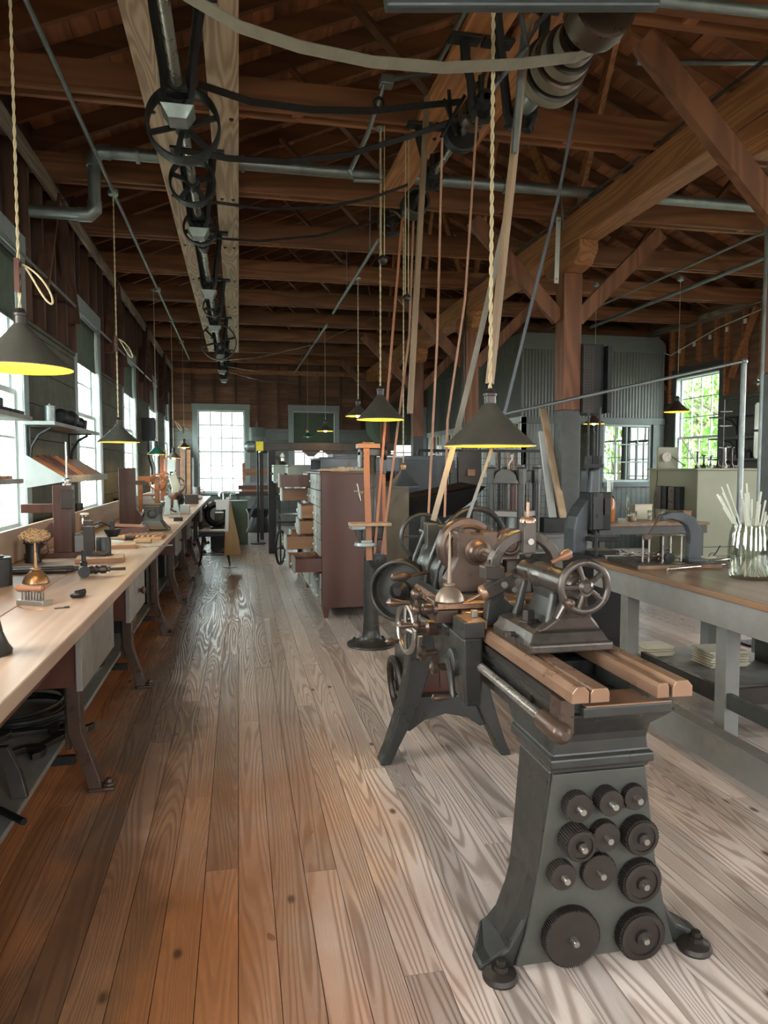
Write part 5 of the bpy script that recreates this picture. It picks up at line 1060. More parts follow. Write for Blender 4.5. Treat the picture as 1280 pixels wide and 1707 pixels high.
part('clamp', MB().bb(dx-.07,dx+.10,dy-.09,dy+.07,.90,1.02), M_black, t, bevel=.01); part('cross_handle', MB().cyl((.96,dy-.1,1.30),(1.05,dy-.02,1.30),.012,n=10).cyl((.945,dy-.12,1.37),(.975,dy-.11,1.23),.008,n=8).cyl((.925,dy-.115,1.31),(.995,dy-.115,1.29),.008,n=8), M_steel, t)
m = MB(); cz = .735
part('cone_pulley', MB().lathe((1.12,dy-.07,cz),(0,-1,0),[(.075,0),(.078,.004),(.078,.028),(.06,.03),(.06,.055),(.044,.057),(.044,.08),(.03,.082),(.012,.084),(.012,.11)],26), M_black, t)
part('head_strap', MB().belt([(1.03,dy-.09,1.66),(1.035,dy-.10,1.3),(1.045,dy-.14,.74)],.05,.005,(1,0,0)), M_leathero, t, 'broad orange leather belt'); part('head_strap', MB().belt([(1.19,dy-.02,1.66),(1.19,dy-.03,1.2),(1.185,dy-.1,.78)],.028,.005,(1,0,0)), M_leathero, t)
part('strap_over_cap', MB().belt([(1.01,dy-.09,1.665),(1.03,dy-.06,1.71),(1.07,dy+.02,1.705)],.05,.005,(1,0,0)), M_leathero, t)
# dark timber rack in the background
t = thing('timber_rack', 'dark timber frame rack with yellow taped beam ends, beyond the drawers', 'rack', (1.5, 12.6, 0))
part('post', MB().bb(.50,.63,12.5,12.63,0,1.80), M_black, t)
part('post', MB().bb(.42,.50,15.0,15.1,0,1.8), M_gear, t); part('post', MB().bb(2.55,2.68,12.5,12.63,0,1.80), M_gear, t)
part('beam', MB().bb(.36,2.75,12.48,12.64,1.801,1.94), M_gear, t, bevel=.004); part('side_beam', MB().bb(.40,.55,12.66,15.2,1.80,1.93), M_gear, t)
part('knee_brace', MB().bar((.64,12.56,1.70),(.98,12.56,1.33),.05,.06), M_gear, t)
for x in (.30, 2.25): part('yellow_tape', MB().bb(x-.0,x+.12,12.465,12.66,1.795,1.955), M_yellow, t, 'yellow tape wrapped round the beam')
for z in (.55, .95, 1.28): part('shelf', MB().bb(.632,2.5,12.3,12.9,z,z+.03), M_gear, t)
for k, (x, w_) in enumerate([(1.25,.16),(1.65,.2)]): part('hanging_bracket', MB().prism([(x-w_,1.80),(x-w_*.3,1.70),(x+w_*.3,1.70),(x+w_,1.80)],'y',12.5,12.6), M_gear, t)
t = thing('glass_bottle', 'pale blue square glass bottle on the dark rack', 'bottle', (.74, 12.42, 1.311)); part('bottle', MB().lathe((.74,12.42,1.311),(0,0,1),[(.09,0),(.10,.02),(.10,.22),(.07,.28),(.03,.31),(.03,.36),(.04,.365)],16), M_glassrod, t); part('stopper', MB().lathe((.74,12.42,1.68),(0,0,1),[(.025,0),(.04,.02),(.03,.05),(.01,.08)],12), M_bulboff, t)
for i in range(3):
    x = .84+i*.16; t = thing('enamel_canister', ['leftmost white canister on the rack shelf','middle white canister on the rack shelf','right white canister on the rack shelf'][i], 'canister', (x,12.45,.981)); part('body', MB().lathe((x,12.45,.981),(0,0,1),[(.065,0),(.065,.22)],18), M_white, t); part('lid', MB().lathe((x,12.45,1.2015),(0,0,1),[(.067,0),(.067,.012),(.012,.02),(.012,.04)],18), M_white, t)
t = thing('steel_pan', 'grey square pan on the lower rack shelf', 'pan', (.95,12.4,.581)); part('pan', MB().sweep([rect(.72,1.3,12.3,12.6,.581),rect(.68,1.34,12.28,12.62,.70)]), M_galv, t)
t = thing('hand_wheel', 'black spoked hand wheel low beside the rack', 'wheel', (.60,10.7,.0)); part('rim', MB().torus((.60,10.7,.31),(1,-.35,0),.25,.018,32,8), M_black, t); part('spokes', MB().tube([(.60,10.7,.07),(.60,10.7,.55)],.012,6).tube([(.52,10.48,.31),(.68,10.92,.31)],.012,6), M_black, t); part('axle', MB().cyl((.60,10.7,.31),(.9,10.6,.31),.03), M_black, t); part('stand', MB().bb(.85,.95,10.5,10.7,0,.36), M_black, t)
t = thing('storage_drum', 'grey green upright drum on a post beside the far window', 'drum', (.36,14.2,0)); part('drum', MB().lathe((.36,14.2,1.95),(0,0,1),[(.15,0),(.155,.01),(.155,.14),(.16,.15),(.155,.16),(.155,.33),(.15,.34)],26), M_drum, t); part('rod', MB().cyl((.36,14.2,0),(.36,14.2,1.949),.02), M_black, t); part('rod', MB().cyl((.36,14.2,2.29),(.36,14.2,2.4),.008), M_brown, t); part('foot', MB().lathe((.36,14.2,0),(0,0,1),[(.15,0),(.15,.02),(.03,.03)],16), M_black, t)
solo('beam_motor', MB().lathe((.14,12.56,1.87),(1,0,0),[(.05,-.04),(.09,0),(.10,.02),(.10,.12),(.08,.14)],20), M_galv, 'round grey motor at the end of the taped beam', 'motor')
# far bench with boards and a dark machine
t = thing('far_table', 'dark grey table with a slanting brace below the far window', 'table', (.4,16.9,0)); part('top', MB().bb(-.08,.95,16.5,17.4,.86,.92), M_gear, t, bevel=.004)
for x in (-.05, .88): part('leg', MB().bb(x-.0,x+.06,16.52,16.6,0,.859), M_trimd, t)
part('brace', MB().bar((.1,16.5,.10),(.42,16.5,.84),.04,.06), M_sheet, t); part('under_panel', MB().bb(.40,.9,16.51,16.55,.55,.85), M_sheet, t)
t = thing('dark_machine_base', 'black machine base beneath the far table', 'machine', (.45,16.9,0)); part('body', MB().lathe((.45,16.95,.0),(0,0,1),[(.33,0),(.3,.1),(.2,.35),(.25,.5)],20), M_black, t); part('arm', MB().bb(.05,.8,16.8,17.0,.51,.56), M_black, t)
for i, (z, a, b, mt, lab) in enumerate([(.921,-.0,.8,M_cab,'lowest brown board on the far table'),(.962,.05,.75,M_dwood,'second brown board on the far table'),(1.003,-.02,.78,M_cab,'third board on the far table'),(1.10,.08,.72,M_grey,'grey top board on the far table')]):
    solo('stacked_board', MB().bb(a,b,16.6,16.9,z,z+.04 if i < 2 else z+(.095 if i == 2 else .06)), mt, lab, 'board')
t = thing('ladder_back', 'pale wooden chair back frame standing on the far table', 'frame', (.45,17.1,.921)); part('stile', MB().bb(.08,.15,17.05,17.12,.921,1.62), M_dwood, t); part('rail', MB().bb(.151,.85,17.06,17.11,1.32,1.48), M_dwood, t); part('stile', MB().bb(.851,.91,17.05,17.12,.921,1.62), M_dwood, t)
# end wall clutter: big green duct drum near the far post
t = thing('dust_drum', 'big dark green round drum high near the end of the long beam', 'drum', (3.55,17.4,0)); part('drum', MB().lathe((3.55,17.3,2.55),(.2,-1,0),[(.5,0),(.52,.03),(.52,.5),(.4,.6)],30), M_blind, t); part('stand', MB().bb(3.45,3.65,17.0,17.3,0,2.1), M_black, t)
M_olive = paint('olive brown sheet', (.11,.085,.05), (.07,.055,.034), .4, .3, 3)
# slate cabinets
t = thing('slate_cabinet', 'blue grey sheet metal cabinet behind the lathe head', 'cabinet', (2.3,9.3,0)); part('body', MB().bb(1.98,2.70,9.0,9.6,0,1.66), M_sheet, t, bevel=.006); part('door', MB().bb(2.02,2.66,8.985,8.999,.1,1.6), M_sheet, t, bevel=.003); part('seam', MB().bb(1.93,1.979,9.0,9.6,0,1.66), M_black, t)
t = thing('slate_cabinet', 'second grey metal cabinet left of the slate one', 'cabinet', (1.98,10.2,0)); part('body', MB().bb(1.30,2.2,10.0,10.6,0,1.70), M_sheet, t, bevel=.006); part('door', MB().bb(1.34,2.16,9.985,9.999,.1,1.66), M_sheet, t)
solo('panel_board', MB().bb(1.47,1.76,7.30,7.33,.0,1.36), M_olive, 'tall olive brown sheet panel standing behind the drill column', 'panel')
# wire fence
t = thing('wire_fence', 'black wire mesh screen with a top rail behind the presses', 'fence', (4.0,10.7,0)); m = MB()
for i in range(27): x = 2.75+i*.1; m.bb(x-.004,x+.004,10.696,10.704,.1,1.75)
for j in range(17): z = .15+j*.1; m.bb(2.75,5.35,10.704,10.71,z-.003,z+.003)
part('mesh', m, M_black, t, stuff=True); part('top_rail', MB().bb(2.72,5.4,10.68,10.72,1.75,1.79), M_black, t)
for x in (2.73, 4.05, 5.38): part('fence_post', MB().bb(x-.02,x+.02,10.68,10.72,0,1.75), M_black, t)
# dark drop machine + hopper
t = thing('drop_machine', 'dark upright machine column behind the nearest lamp', 'machine', (2.95,9.0,0)); part('column', MB().bb(2.85,3.05,8.9,9.1,0,1.72), M_black, t, bevel=.006); part('head', MB().bb(2.78,3.1,8.82,8.899,1.2,1.72), M_gear, t, bevel=.006); part('side_slide', MB().bb(2.68,2.75,8.84,8.90,1.25,1.6), M_iron, t); part('arm', MB().bb(2.75,2.779,8.85,8.88,1.3,1.5), M_iron, t); part('block', MB().bb(2.9,3.0,8.79,8.819,1.4,1.48), M_dwood, t)
solo('steel_strip', MB().bar((2.52,6.9,1.66),(2.55,6.9,1.38),.06,.02,(0,1,0)), M_galv, 'grey flat strip hanging under the nearest lamp', 'strip')
t = thing('hopper', 'dark sheet metal trough standing on the floor behind the lathe', 'hopper', (2.2,7.5,0)); part('trough', MB().sweep([[(1.6,7.5,1.12),(2.62,7.3,1.30),(2.62,8.0,1.32),(1.6,8.0,1.14)],[(1.72,7.55,.98),(2.35,7.5,.98),(2.35,7.9,.98),(1.72,7.9,.98)]]), M_black, t, bevel=.004); part('lining_cloth', MB().sweep([[(1.65,7.55,1.13),(2.55,7.4,1.302),(2.55,7.95,1.325),(1.65,7.95,1.145)],[(1.66,7.56,1.15),(2.53,7.45,1.32),(2.53,7.94,1.335),(1.66,7.94,1.16)]]), M_gear, t); part('stand', MB().bb(1.8,2.3,7.6,7.85,0,.979), M_black, t)
part('strut', MB().bar((2.2,7.45,.9),(2.55,7.35,1.18),.02,.02), M_galv, t)
# four post press
t = thing('column_press', 'grey iron four column press with arched head', 'press', (2.47,6.15,0)); PP = [(2.25,6.12),(2.46,5.95),(2.68,6.12),(2.47,6.35)]
part('base', MB().bb(2.18,2.75,5.9,6.4,0,.66), M_iron, t, bevel=.01); part('bed', MB().bb(2.2,2.74,5.91,6.38,.661,.75), M_grey, t, bevel=.006)
for i, (x, y) in enumerate(PP):
    part('column', MB().cyl((x,y,.751),(x,y,1.36),.034,n=20), M_iron, t); part('column_cap', MB().lathe((x,y,1.361),(0,0,1),[(.046,0),(.046,.13),(.042,.14),(.036,.145),(.036,.165)],8,sm=False), M_iron, t)
def slab(z0, z1, s): 
    q = [(2.465+(x-2.465)*s, 6.13+(y-6.13)*s) for x, y in PP]; return MB().sweep([[(x,y,z0) for x,y in q],[(x,y,z1) for x,y in q]])
part('head', slab(1.37,1.48,.9), M_iron, t, bevel=.01); a0 = Vector((2.23,6.08,0)); b0 = Vector((2.44,5.915,0)); m = MB(); n = 10
poly = [(0,0),(1,0)] + [(.5+.38*math.cos(PI*k/n), .35+.65*math.sin(PI*k/n)) for k in range(n+1)]; f_ = [a0+(b0-a0)*u+Vector((0,0,1.36+v*.13)) for u, v in poly]; nn = Vector((-.6,-.75,0))*.02
m.add(f_+[p+nn for p in f_], [tuple(range(len(f_))), tuple(range(2*len(f_)-1,len(f_)-1,-1))]+[(i,i+len(f_),(i+1)%len(f_)+len(f_),(i+1)%len(f_)) for i in range(len(f_))]); part('arched_plate', m, M_iron, t, bevel=.004)
part('platen', slab(1.06,1.11,1.08), M_grey, t, bevel=.006); part('upper_screw', MB().cyl((2.465,6.13,1.111),(2.465,6.13,1.369),.035), M_cab, t); part('ram', MB().lathe((2.465,6.13,.751),(0,0,1),[(.095,0),(.1,.01),(.1,.18),(.085,.19),(.07,.2),(.07,.305)],26), M_galv, t)
part('tap', MB().tube([(2.40,6.1,1.48),(2.40,6.1,1.54),(2.43,6.1,1.58),(2.43,6.1,1.62)],.012,6), M_steel, t)
# pale bench block and slanting planks
t = thing('grey_bench', 'pale grey wooden bench end between the presses', 'bench', (3.0,6.7,0)); part('end_board', MB().bb(2.85,3.34,6.5,6.53,.35,.82), M_grey, t, bevel=.003); part('top', MB().bb(2.83,3.36,6.47,7.0,.821,.845), M_grey, t); part('leg', MB().bb(2.86,2.94,6.54,6.62,0,.82), M_grey, t); part('leg', MB().bb(3.26,3.34,6.54,6.62,0,.82), M_grey, t)
for i, (a, b, mt, lab) in enumerate([((905,682,7.3),(940,870,6.75),M_ltwood,'pale new plank leaning against the post'),((903,720,7.38),(922,868,6.82),M_white,'white painted board leaning behind the pale plank'),((922,790,7.3),(957,880,6.9),M_dwood,'short dark lath leaning right of the pale plank')]):
    p, q = aty(*a), aty(*b); q.z = max(q.z, .87); m = MB(); m.bar(p, q, .075 if i < 2 else .03, .03, (0,1,0)); solo('leaning_plank', m, mt, lab, 'plank')
solo('dark_block', MB().bb(3.02,3.3,6.7,6.9,.8455,.99), M_black, 'dark block on the pale bench at the plank feet', 'block', bevel=.005)
# slotting machine
sx0 = 2.68; sy = 5.35
t = thing('slotting_machine', 'black and grey upright slotting machine beyond the lathe tailstock', 'machine', (2.85,sy,0))
part('frame', MB().prism([(sx0,.0),(sx0,1.0),(sx0+.02,1.10),(sx0+.07,1.18),(sx0+.13,1.25),(sx0+.15,1.48),(sx0+.22,1.50),(sx0+.22,1.24),(sx0+.15,1.15),(sx0+.12,1.0),(sx0+.12,.0)],'y',sy,sy+.2), M_sheet, t, bevel=.012)
part('ram_box', MB().bb(sx0+.12,sx0+.30,sy-.05,sy+.16,.99,1.30), M_black, t, bevel=.008); part('ram_face', MB().bb(sx0+.13,sx0+.21,sy-.075,sy-.051,1.0,1.30), M_iron, t, bevel=.004); part('slide', MB().bb(sx0+.23,sx0+.28,sy-.07,sy-.051,1.12,1.25), M_gear, t)
part('top_yoke', MB().bb(sx0+.13,sx0+.26,sy+.02,sy+.12,1.501,1.53).bb(sx0+.13,sx0+.16,sy+.03,sy+.10,1.531,1.60).bb(sx0+.22,sx0+.25,sy+.03,sy+.10,1.531,1.60), M_black, t)
for k, (a, h_) in enumerate([(.14,1.95),(.19,1.80),(.24,2.0)]): part('rod', MB().cyl((sx0+a,sy+.06,1.30),(sx0+a,sy+.06,h_),.010,n=8), M_black, t)
for z in (.94, .83): part('jaw', MB().bb(sx0+.10,sx0+.34,sy-.12,sy+.1,z-.035,z), M_black, t, bevel=.006)
part('jaw_screw', MB().cyl((sx0+.13,sy-.12,.79),(sx0+.13,sy-.12,.98),.016,n=10).bb(sx0+.02,sx0+.2,sy-.15,sy+.05,.72,.79), M_black, t); part('base', MB().bb(sx0-.02,sx0+.36,sy-.16,sy+.24,0,.72), M_black, t, bevel=.01)
# perforated box on post
t = thing('perforated_box', 'tall black perforated metal box hung on the timber post', 'box', (3.6,6.98,2.06)); part('case', MB().bb(3.492,3.74,6.86,7.1,2.06,2.78), M_black, t, bevel=.006)
part('perforated_face', MB().bb(3.50,3.62,6.845,6.858,2.08,2.76), M_gear, t); m = MB()
for i in range(3):
    for j in range(22): m.lathe((3.53+i*.03, 6.8445, 2.12+j*.03),(0,-1,0),[(.009,0),(.007,.001)],6)
part('holes', m, M_black, t, stuff=True); part('flap', MB().bb(3.75,3.80,6.80,6.9,2.07,2.76), M_black, t)
for (a, b, lab) in [((128+3,0),(0,0),'')]: pass
# ================================================================ RIGHT SIDE
t = thing('lab_table', 'grey painted table with a thick orange brown top at the right', 'table', (2.9,3.3,0)); TX = 2.33; TZ = .88
part('table_top', MB().bb(TX,3.45,1.9,4.45,TZ-.032,TZ), M_topr, t, bevel=.005); part('apron', MB().bb(TX+.03,TX+.06,1.93,4.42,.70,TZ-.033), M_grey, t, bevel=.003); part('apron', MB().bb(TX+.061,3.42,4.39,4.42,.70,TZ-.033), M_grey, t); part('apron', MB().bb(3.39,3.42,1.93,4.389,.70,TZ-.033), M_grey, t)
for x, y in ((2.40,4.05),(2.48,3.22),(3.02,4.1),(2.98,3.42),(2.42,2.0),(3.33,2.0)): part('leg', MB().bb(x,x+.085,y,y+.085,0,.699), M_grey, t, bevel=.004)
part('stretcher', MB().bb(2.50,2.53,3.306,4.049,.24,.33), M_gear, t); part('stretcher', MB().bb(2.566,2.979,3.24,3.27,.24,.33), M_gear, t); part('stretcher', MB().bb(2.49,2.52,2.09,3.219,.24,.32), M_trimd, t)
part('lower_shelf', MB().bb(2.6,3.4,3.52,4.38,.22,.25), M_grey, t)
for i in range(2): part('slot', MB().bb(2.62+i*.14,2.72+i*.14,3.02,3.05,TZ+.0005,TZ+.002), M_black, t)
t = thing('paper_stack', 'stack of old papers on the shelf under the grey table', 'paper', (3.0,3.95,.251))
for k in range(9): part('sheet', MB(True).box((.0+.008*math.sin(k*2.1),.01*math.cos(k*1.7),.006+k*.0115), (.26,.2,.009), Matrix.Rotation(R(3*math.sin(k*1.3)),3,'Z')), M_paper, t)
t = thing('paper_stack', 'smaller pile of papers at the left under the grey table', 'paper', (2.72,4.25,.251))
for k in range(6): part('sheet', MB(True).box((.006*math.sin(k*2.1),.01*math.cos(k*1.7),.006+k*.0115), (.2,.16,.009), Matrix.Rotation(R(4*math.sin(k*1.3)),3,'Z')), M_paper, t)
t = thing('steel_drum', 'grey metal drum on the floor under the table, right edge', 'drum', (3.42,3.9,0)); part('drum', MB().lathe((3.45,3.75,0),(0,0,1),[(.15,0),(.155,.02),(.155,.6),(.15,.62)],26).xf(Matrix.Translation((.18,0,0))), M_sheet, t)
t = thing('floor_rail', 'low grey wooden board rail on the floor beside the lathe', 'rail', (2.33,3.1,0)); part('board', MB().bb(2.26,2.285,2.2,3.9,.045,.19), M_grey, t, bevel=.003); part('top_board', MB().bb(2.25,2.34,2.19,3.91,.191,.205), M_grey, t, bevel=.003)
for y in (2.25, 3.82): part('foot', MB().bb(2.29,2.33,y,y+.05,0,.19), M_grey, t)
# black treadle legs behind the lathe (cast machine stand)
t = thing('cast_stand', 'black cast iron machine leg standing behind the tailstock', 'stand', (2.35,4.75,0)); part('leg', MB().sweep([rect(2.22,2.42,4.66,4.8,0),rect(2.24,2.38,4.68,4.78,.08),rect(2.22,2.30,4.68,4.78,.25),rect(2.20,2.28,4.68,4.78,.6),rect(2.18,2.34,4.68,4.78,.8)]), M_black, t, bevel=.012); part('top', MB().bb(2.1,2.6,4.6,5.1,.801,.84), M_black, t, bevel=.004); part('leg', MB().bb(2.5,2.57,4.95,5.02,0,.8), M_black, t)
# things on the table
def ont(px, py): return atz(px, py, TZ)
c = ont(1062, 932); t = thing('drawing_board', 'dark wooden base board carrying wires and rods on the table', 'board', (2.72,4.1,TZ), R(-4)); part('board', MB(True).box((-.05,0,.014),(.55,.42,.028)), M_gear, t, bevel=.003); part('edge_strip', MB(True).box((-.05,-.216,.012),(.55,.01,.022)), M_topr, t)
t = thing('rod_rack', 'little rack of upright metal rods with a top bar on the base board', 'rack', (2.62,4.02,TZ+.029), R(-8)); part('top_bar', MB(True).bar((-.17,0,.165),(.14,0,.165),.05,.006), M_brown, t)
for k, x in enumerate((-.13,-.09,.0,.05,.12)): part('rod', MB(True).cyl((x,0,0),(x,0,.162),.006,n=8), M_steel, t)
part('coil', MB(True).lathe((.02,-.03,.03),(0,-1,0),[(.03,0),(.032,.03),(.01,.032)],14), M_black, t)
t = thing('arched_clamp', 'dark grey arched iron frame standing on the table', 'clamp', (2.86,4.05,TZ)); m = MB(); pts = [(2.60,1.19,.014),(2.66,1.20,.022),(2.74,1.19,.030),(2.80,1.16,.038),(2.835,1.10,.042),(2.84,1.02,.042),(2.835,.93,.042),(2.83,TZ+.03,.046)]; sec = []
pts = [(x+.0, z, r_) for x, z, r_ in pts]
for i, (x, z, r_) in enumerate(pts):
    a = Vector((pts[min(i+1,7)][0]-pts[max(i-1,0)][0], 0, pts[min(i+1,7)][1]-pts[max(i-1,0)][1])).normalized(); nrm = Vector((-a.z,0,a.x)); c0 = Vector((x,4.02,z)); sec.append([c0+nrm*r_+Vector((0,-.025,0)), c0-nrm*r_+Vector((0,-.025,0)), c0-nrm*r_+Vector((0,.025,0)), c0+nrm*r_+Vector((0,.025,0))])
m.sweep(sec); part('arch', m, M_sheet, t, bevel=.005); part('foot', MB().bb(2.77,2.90,3.97,4.07,TZ+.029,TZ+.045), M_sheet, t); part('thumb_screw', MB().cyl((2.58,4.0,1.20),(2.50,3.99,1.08),.006,n=8).box((2.49,3.99,1.07),(.05,.02,.03)), M_brown, t)
t = thing('tangled_wire', 'tangle of thin brown wires heaped on the base board', 'wire', (2.6,4.15,TZ+.03)); m = MB(); rn = random.Random(9)
for k in range(26):
    p = Vector((2.45+rn.random()*.3, 4.05+rn.random()*.25, TZ+.035+rn.random()*.02)); pts = [p]
    for j in range(6): p = p+Vector((rn.uniform(-.035,.035), rn.uniform(-.03,.03), rn.uniform(-.012,.014))); p.z = max(p.z, TZ+.034); pts.append(p)
    m.tube(pts, .003, 4)
part('wires', m, M_brown, t, stuff=True)
t = thing('glass_tube_bundle', 'long clear glass tubes lying on the table edge', 'tubes', ont(1150,955))
for k in range(3): a = ont(1113+k*6, 952-k*5); b = ont(1215, 943-k*4); a.z += .012; b.z += .012; part('tube', MB().cyl(a, b, .011, n=10), M_glassrod, t)
c = ont(1178, 936); t = thing('bone_tool', 'pale bone handled tool with wires on the table', 'tool', c); part('handle', MB(True).lathe((-.07,0,.018),(1,0,.0),[(.01,0),(.018,.02),(.015,.07),(.018,.12),(.008,.14)],12), M_paper, t); part('prongs', MB(True).tube([(.03,0,.02),(.08,.02,.05),(.12,.03,.10)],.004,6).tube([(.0,0,.02),(.05,.03,.05),(.09,.05,.05)],.004,6), M_black, t)
c = Vector((2.83,3.48,TZ)); t = thing('glass_jar', 'large clear glass jar crowded with glass rods at the right edge', 'jar', c)
part('jar', MB(True).lathe((0,0,0),(0,0,1),[(.115,0),(.122,.015),(.130,.14),(.122,.26),(.108,.295),(.111,.305),(.107,.305),(.116,.26),(.124,.14),(.116,.02),(0,.012)],32), M_glassrod, t)
rn = random.Random(4); M_rod = paint('milky glass rod', (.64,.67,.57), (.54,.57,.48), .12, 0, 8, .5, 0)
for k in range(64):
    a = rn.random()*6.28; r0 = rn.random()*.09; b = a+rn.uniform(-.8,.8); L = rn.uniform(.26,.56); r1 = min(.10, .06+rn.random()*.05) if L < .29 else .10
    p0 = Vector((math.cos(a+PI)*r0, math.sin(a+PI)*r0, .016)); d = Vector((math.cos(b)*r1, math.sin(b)*r1, .295))-p0; d.normalize(); part('glass_rod', MB(True).cyl(p0, p0+d*L, rn.uniform(.0035,.006), n=7), M_rod, t)
# second table with amber bottle, beakers
t = thing('back_table', 'wooden topped table carrying the amber bottle', 'table', (4.3,7.3,0)); part('top', MB().bb(3.75,5.1,6.95,7.75,.87,.90), M_topr, t, bevel=.003)
for x, y in ((3.8,7.0),(5.0,7.0),(3.8,7.68),(5.0,7.68)): part('leg', MB().bb(x,x+.06,y,y+.06,0,.869), M_trimd, t)
part('apron', MB().bb(3.78,5.08,6.97,6.99,.78,.869), M_trimd, t)
def ata(px, py): return atz(px, py, .90)
c = Vector((4.05,7.25,.901)); t = thing('amber_bottle', 'tall amber glass bottle with a clear stopper top', 'bottle', c); part('bottle', MB(True).lathe((0,0,0),(0,0,1),[(.055,0),(.06,.01),(.06,.21),(.045,.25),(.02,.28),(.02,.31)],22), M_amber, t); part('funnel', MB(True).lathe((0,0,.3105),(0,0,1),[(.018,0),(.036,.02),(.038,.14),(.015,.15),(.015,.18),(.022,.20)],18), M_glassrod, t)
for i, (x, y, r, h, mt, lab) in enumerate([(4.30,7.2,.055,.12,M_brass,'squat beaker of brown contents beside the amber bottle'),(4.55,7.25,.03,.12,M_glassrod,'small clear beaker second from the amber bottle'),(4.72,7.25,.05,.13,M_glassrod,'clear beaker nearest the olive cream cabinet'),(4.42,7.5,.02,.30,M_glassrod,'tall narrow glass cylinder among the beakers')]):
    t = thing('beaker', lab, 'beaker', (x,y,.901)); part('glass', MB(True).lathe((0,0,0),(0,0,1),[(r,0),(r+.002,.005),(r,h),(r-.004,h),(r-.006,.008)],20), M_glassrod, t); part('contents', MB(True).lathe((0,0,.009),(0,0,1),[(r-.008,0),(r-.008,h*.45)],16), M_brass if i == 0 else M_paper, t)
for i, (x, y, w_, h, mt, lab) in enumerate([(4.62,7.55,.22,.16,M_paper,'cream box behind the beakers'),(4.2,7.6,.25,.18,M_sheet,'dark grey box behind the amber bottle'),(4.95,7.2,.10,.1,M_dwood,'small wooden box at the table end')]):
    t = thing('small_box', lab, 'box', (x,y,.901)); part('box', MB(True).box((0,0,h/2),(w_,.12,h)), mt, t, bevel=.004); part('lid', MB(True).box((0,0,h+.008),(w_+.006,.126,.014)), mt, t, bevel=.002)
t = thing('glass_dome_lamp', 'dark curved pipe and shade behind the amber bottle', 'pipe', (4.3,7.66,.901)); part('pipe', MB().tube([(4.2,7.72,.901),(4.2,7.72,1.15),(4.23,7.72,1.19),(4.3,7.72,1.20),(4.36,7.72,1.16),(4.36,7.72,1.1)],.010,8), M_black, t)
# olive cream cabinet
t = thing('cream_cabinet', 'large plain olive cream cabinet near the right window', 'cabinet', (5.65,8.0,0)); part('body', MB().bb(5.32,6.15,7.5,8.5,.08,1.47), M_beige, t, bevel=.006); part('top', MB().bb(5.29,6.18,7.47,8.53,1.471,1.495), M_beige, t, bevel=.003); part('plinth', MB().bb(5.36,6.12,7.54,8.46,0,.079), M_black, t)
for i, y in enumerate((8.02, 7.74)): part('vent_box', MB().bb(5.25,5.318,y,y+.22,.98,1.27), M_black, t, bevel=.004); part('vent_side', MB().bb(5.24,5.249,y+.1,y+.22,.985,1.265), M_brown, t)
part('cable', MB().tube([(5.30,8.3,1.5),(5.29,8.28,1.35),(5.285,8.33,1.1),(5.29,8.3,.8)],.005,6), M_black, t); part('door_line', MB().bb(5.34,6.13,7.494,7.499,.55,.56), M_trimd, t)
for i, (x, y, w_, d_, h, mt, lab) in enumerate([(5.45,8.3,.28,.03,.27,M_beige,'upright cream plate on the cream cabinet')]):
    t = thing('back_plate', lab, 'plate', (x,y,1.496)); part('plate', MB().bb(x-w_/2,x+w_/2,y,y+d_,1.496,1.496+h), mt, t); part('reflector', MB().lathe((x-.04,y-.001,1.64),(-.2,-1,0),[(.01,0),(.05,.03),(.06,.05),(.05,.05)],20), M_steel, t); part('bracket', MB().tube([(x+.02,y-.01,1.66),(x+.1,y-.05,1.6),(x+.2,y-.08,1.52)],.01,6), M_steel, t)
a, b = aty(1133,725,7.8), aty(1165,777,7.7); b.z = 1.505; solo('glass_rod', MB().cyl(b, a, .010, n=8), M_rod, 'slanting milky glass rod leaning on the cream cabinet', 'rod')
t = thing('clamp_stand', 'thin black laboratory clamp stand on the cream cabinet', 'stand', (5.95,7.9,1.496)); part('rod', MB().cyl((5.95,7.9,1.51),(5.95,7.9,2.35),.008,n=8), M_black, t); part('base', MB().bb(5.88,6.02,7.82,7.98,1.496,1.51), M_black, t)
for z in (2.02, 2.2, 1.75): part('clamp_arm', MB().tube([(5.85,7.85,z),(5.95,7.9,z),(6.1,7.95,z+.01)],.009,6), M_black, t)
for i in range(9):
    x = 5.6+i*.065; y = 7.65+(i % 3)*.22; h = .10+.05*((i*5) % 4); t = thing('valve_fitting', ['first small valve from the glass rod on the cream cabinet','second small valve from the glass rod on the cabinet','third small valve from the glass rod on the cabinet','fourth small valve along the cabinet top','fifth small valve along the cabinet top','sixth small valve along the cabinet top','seventh small valve along the cabinet top','eighth small valve along the cabinet top','last small valve at the right of the cabinet top'][i], 'valve', (x,y,1.496), 0, 'valves on the cream cabinet')
    part('body', MB(True).lathe((0,0,0),(0,0,1),[(.03,0),(.032,.03),(.02,.04),(.012,.06),(.012,h)],12), M_gear if i % 3 else M_steel, t); part('wheel', MB(True).lathe((0,0,h+.0005),(0,0,1),[(.028,0),(.03,.006),(.028,.012)],14), M_black, t); part('spout', MB(True).tube([(.02,0,.03),(.05,0,.035),(.055,0,.01)],.008,6), M_gear, t)
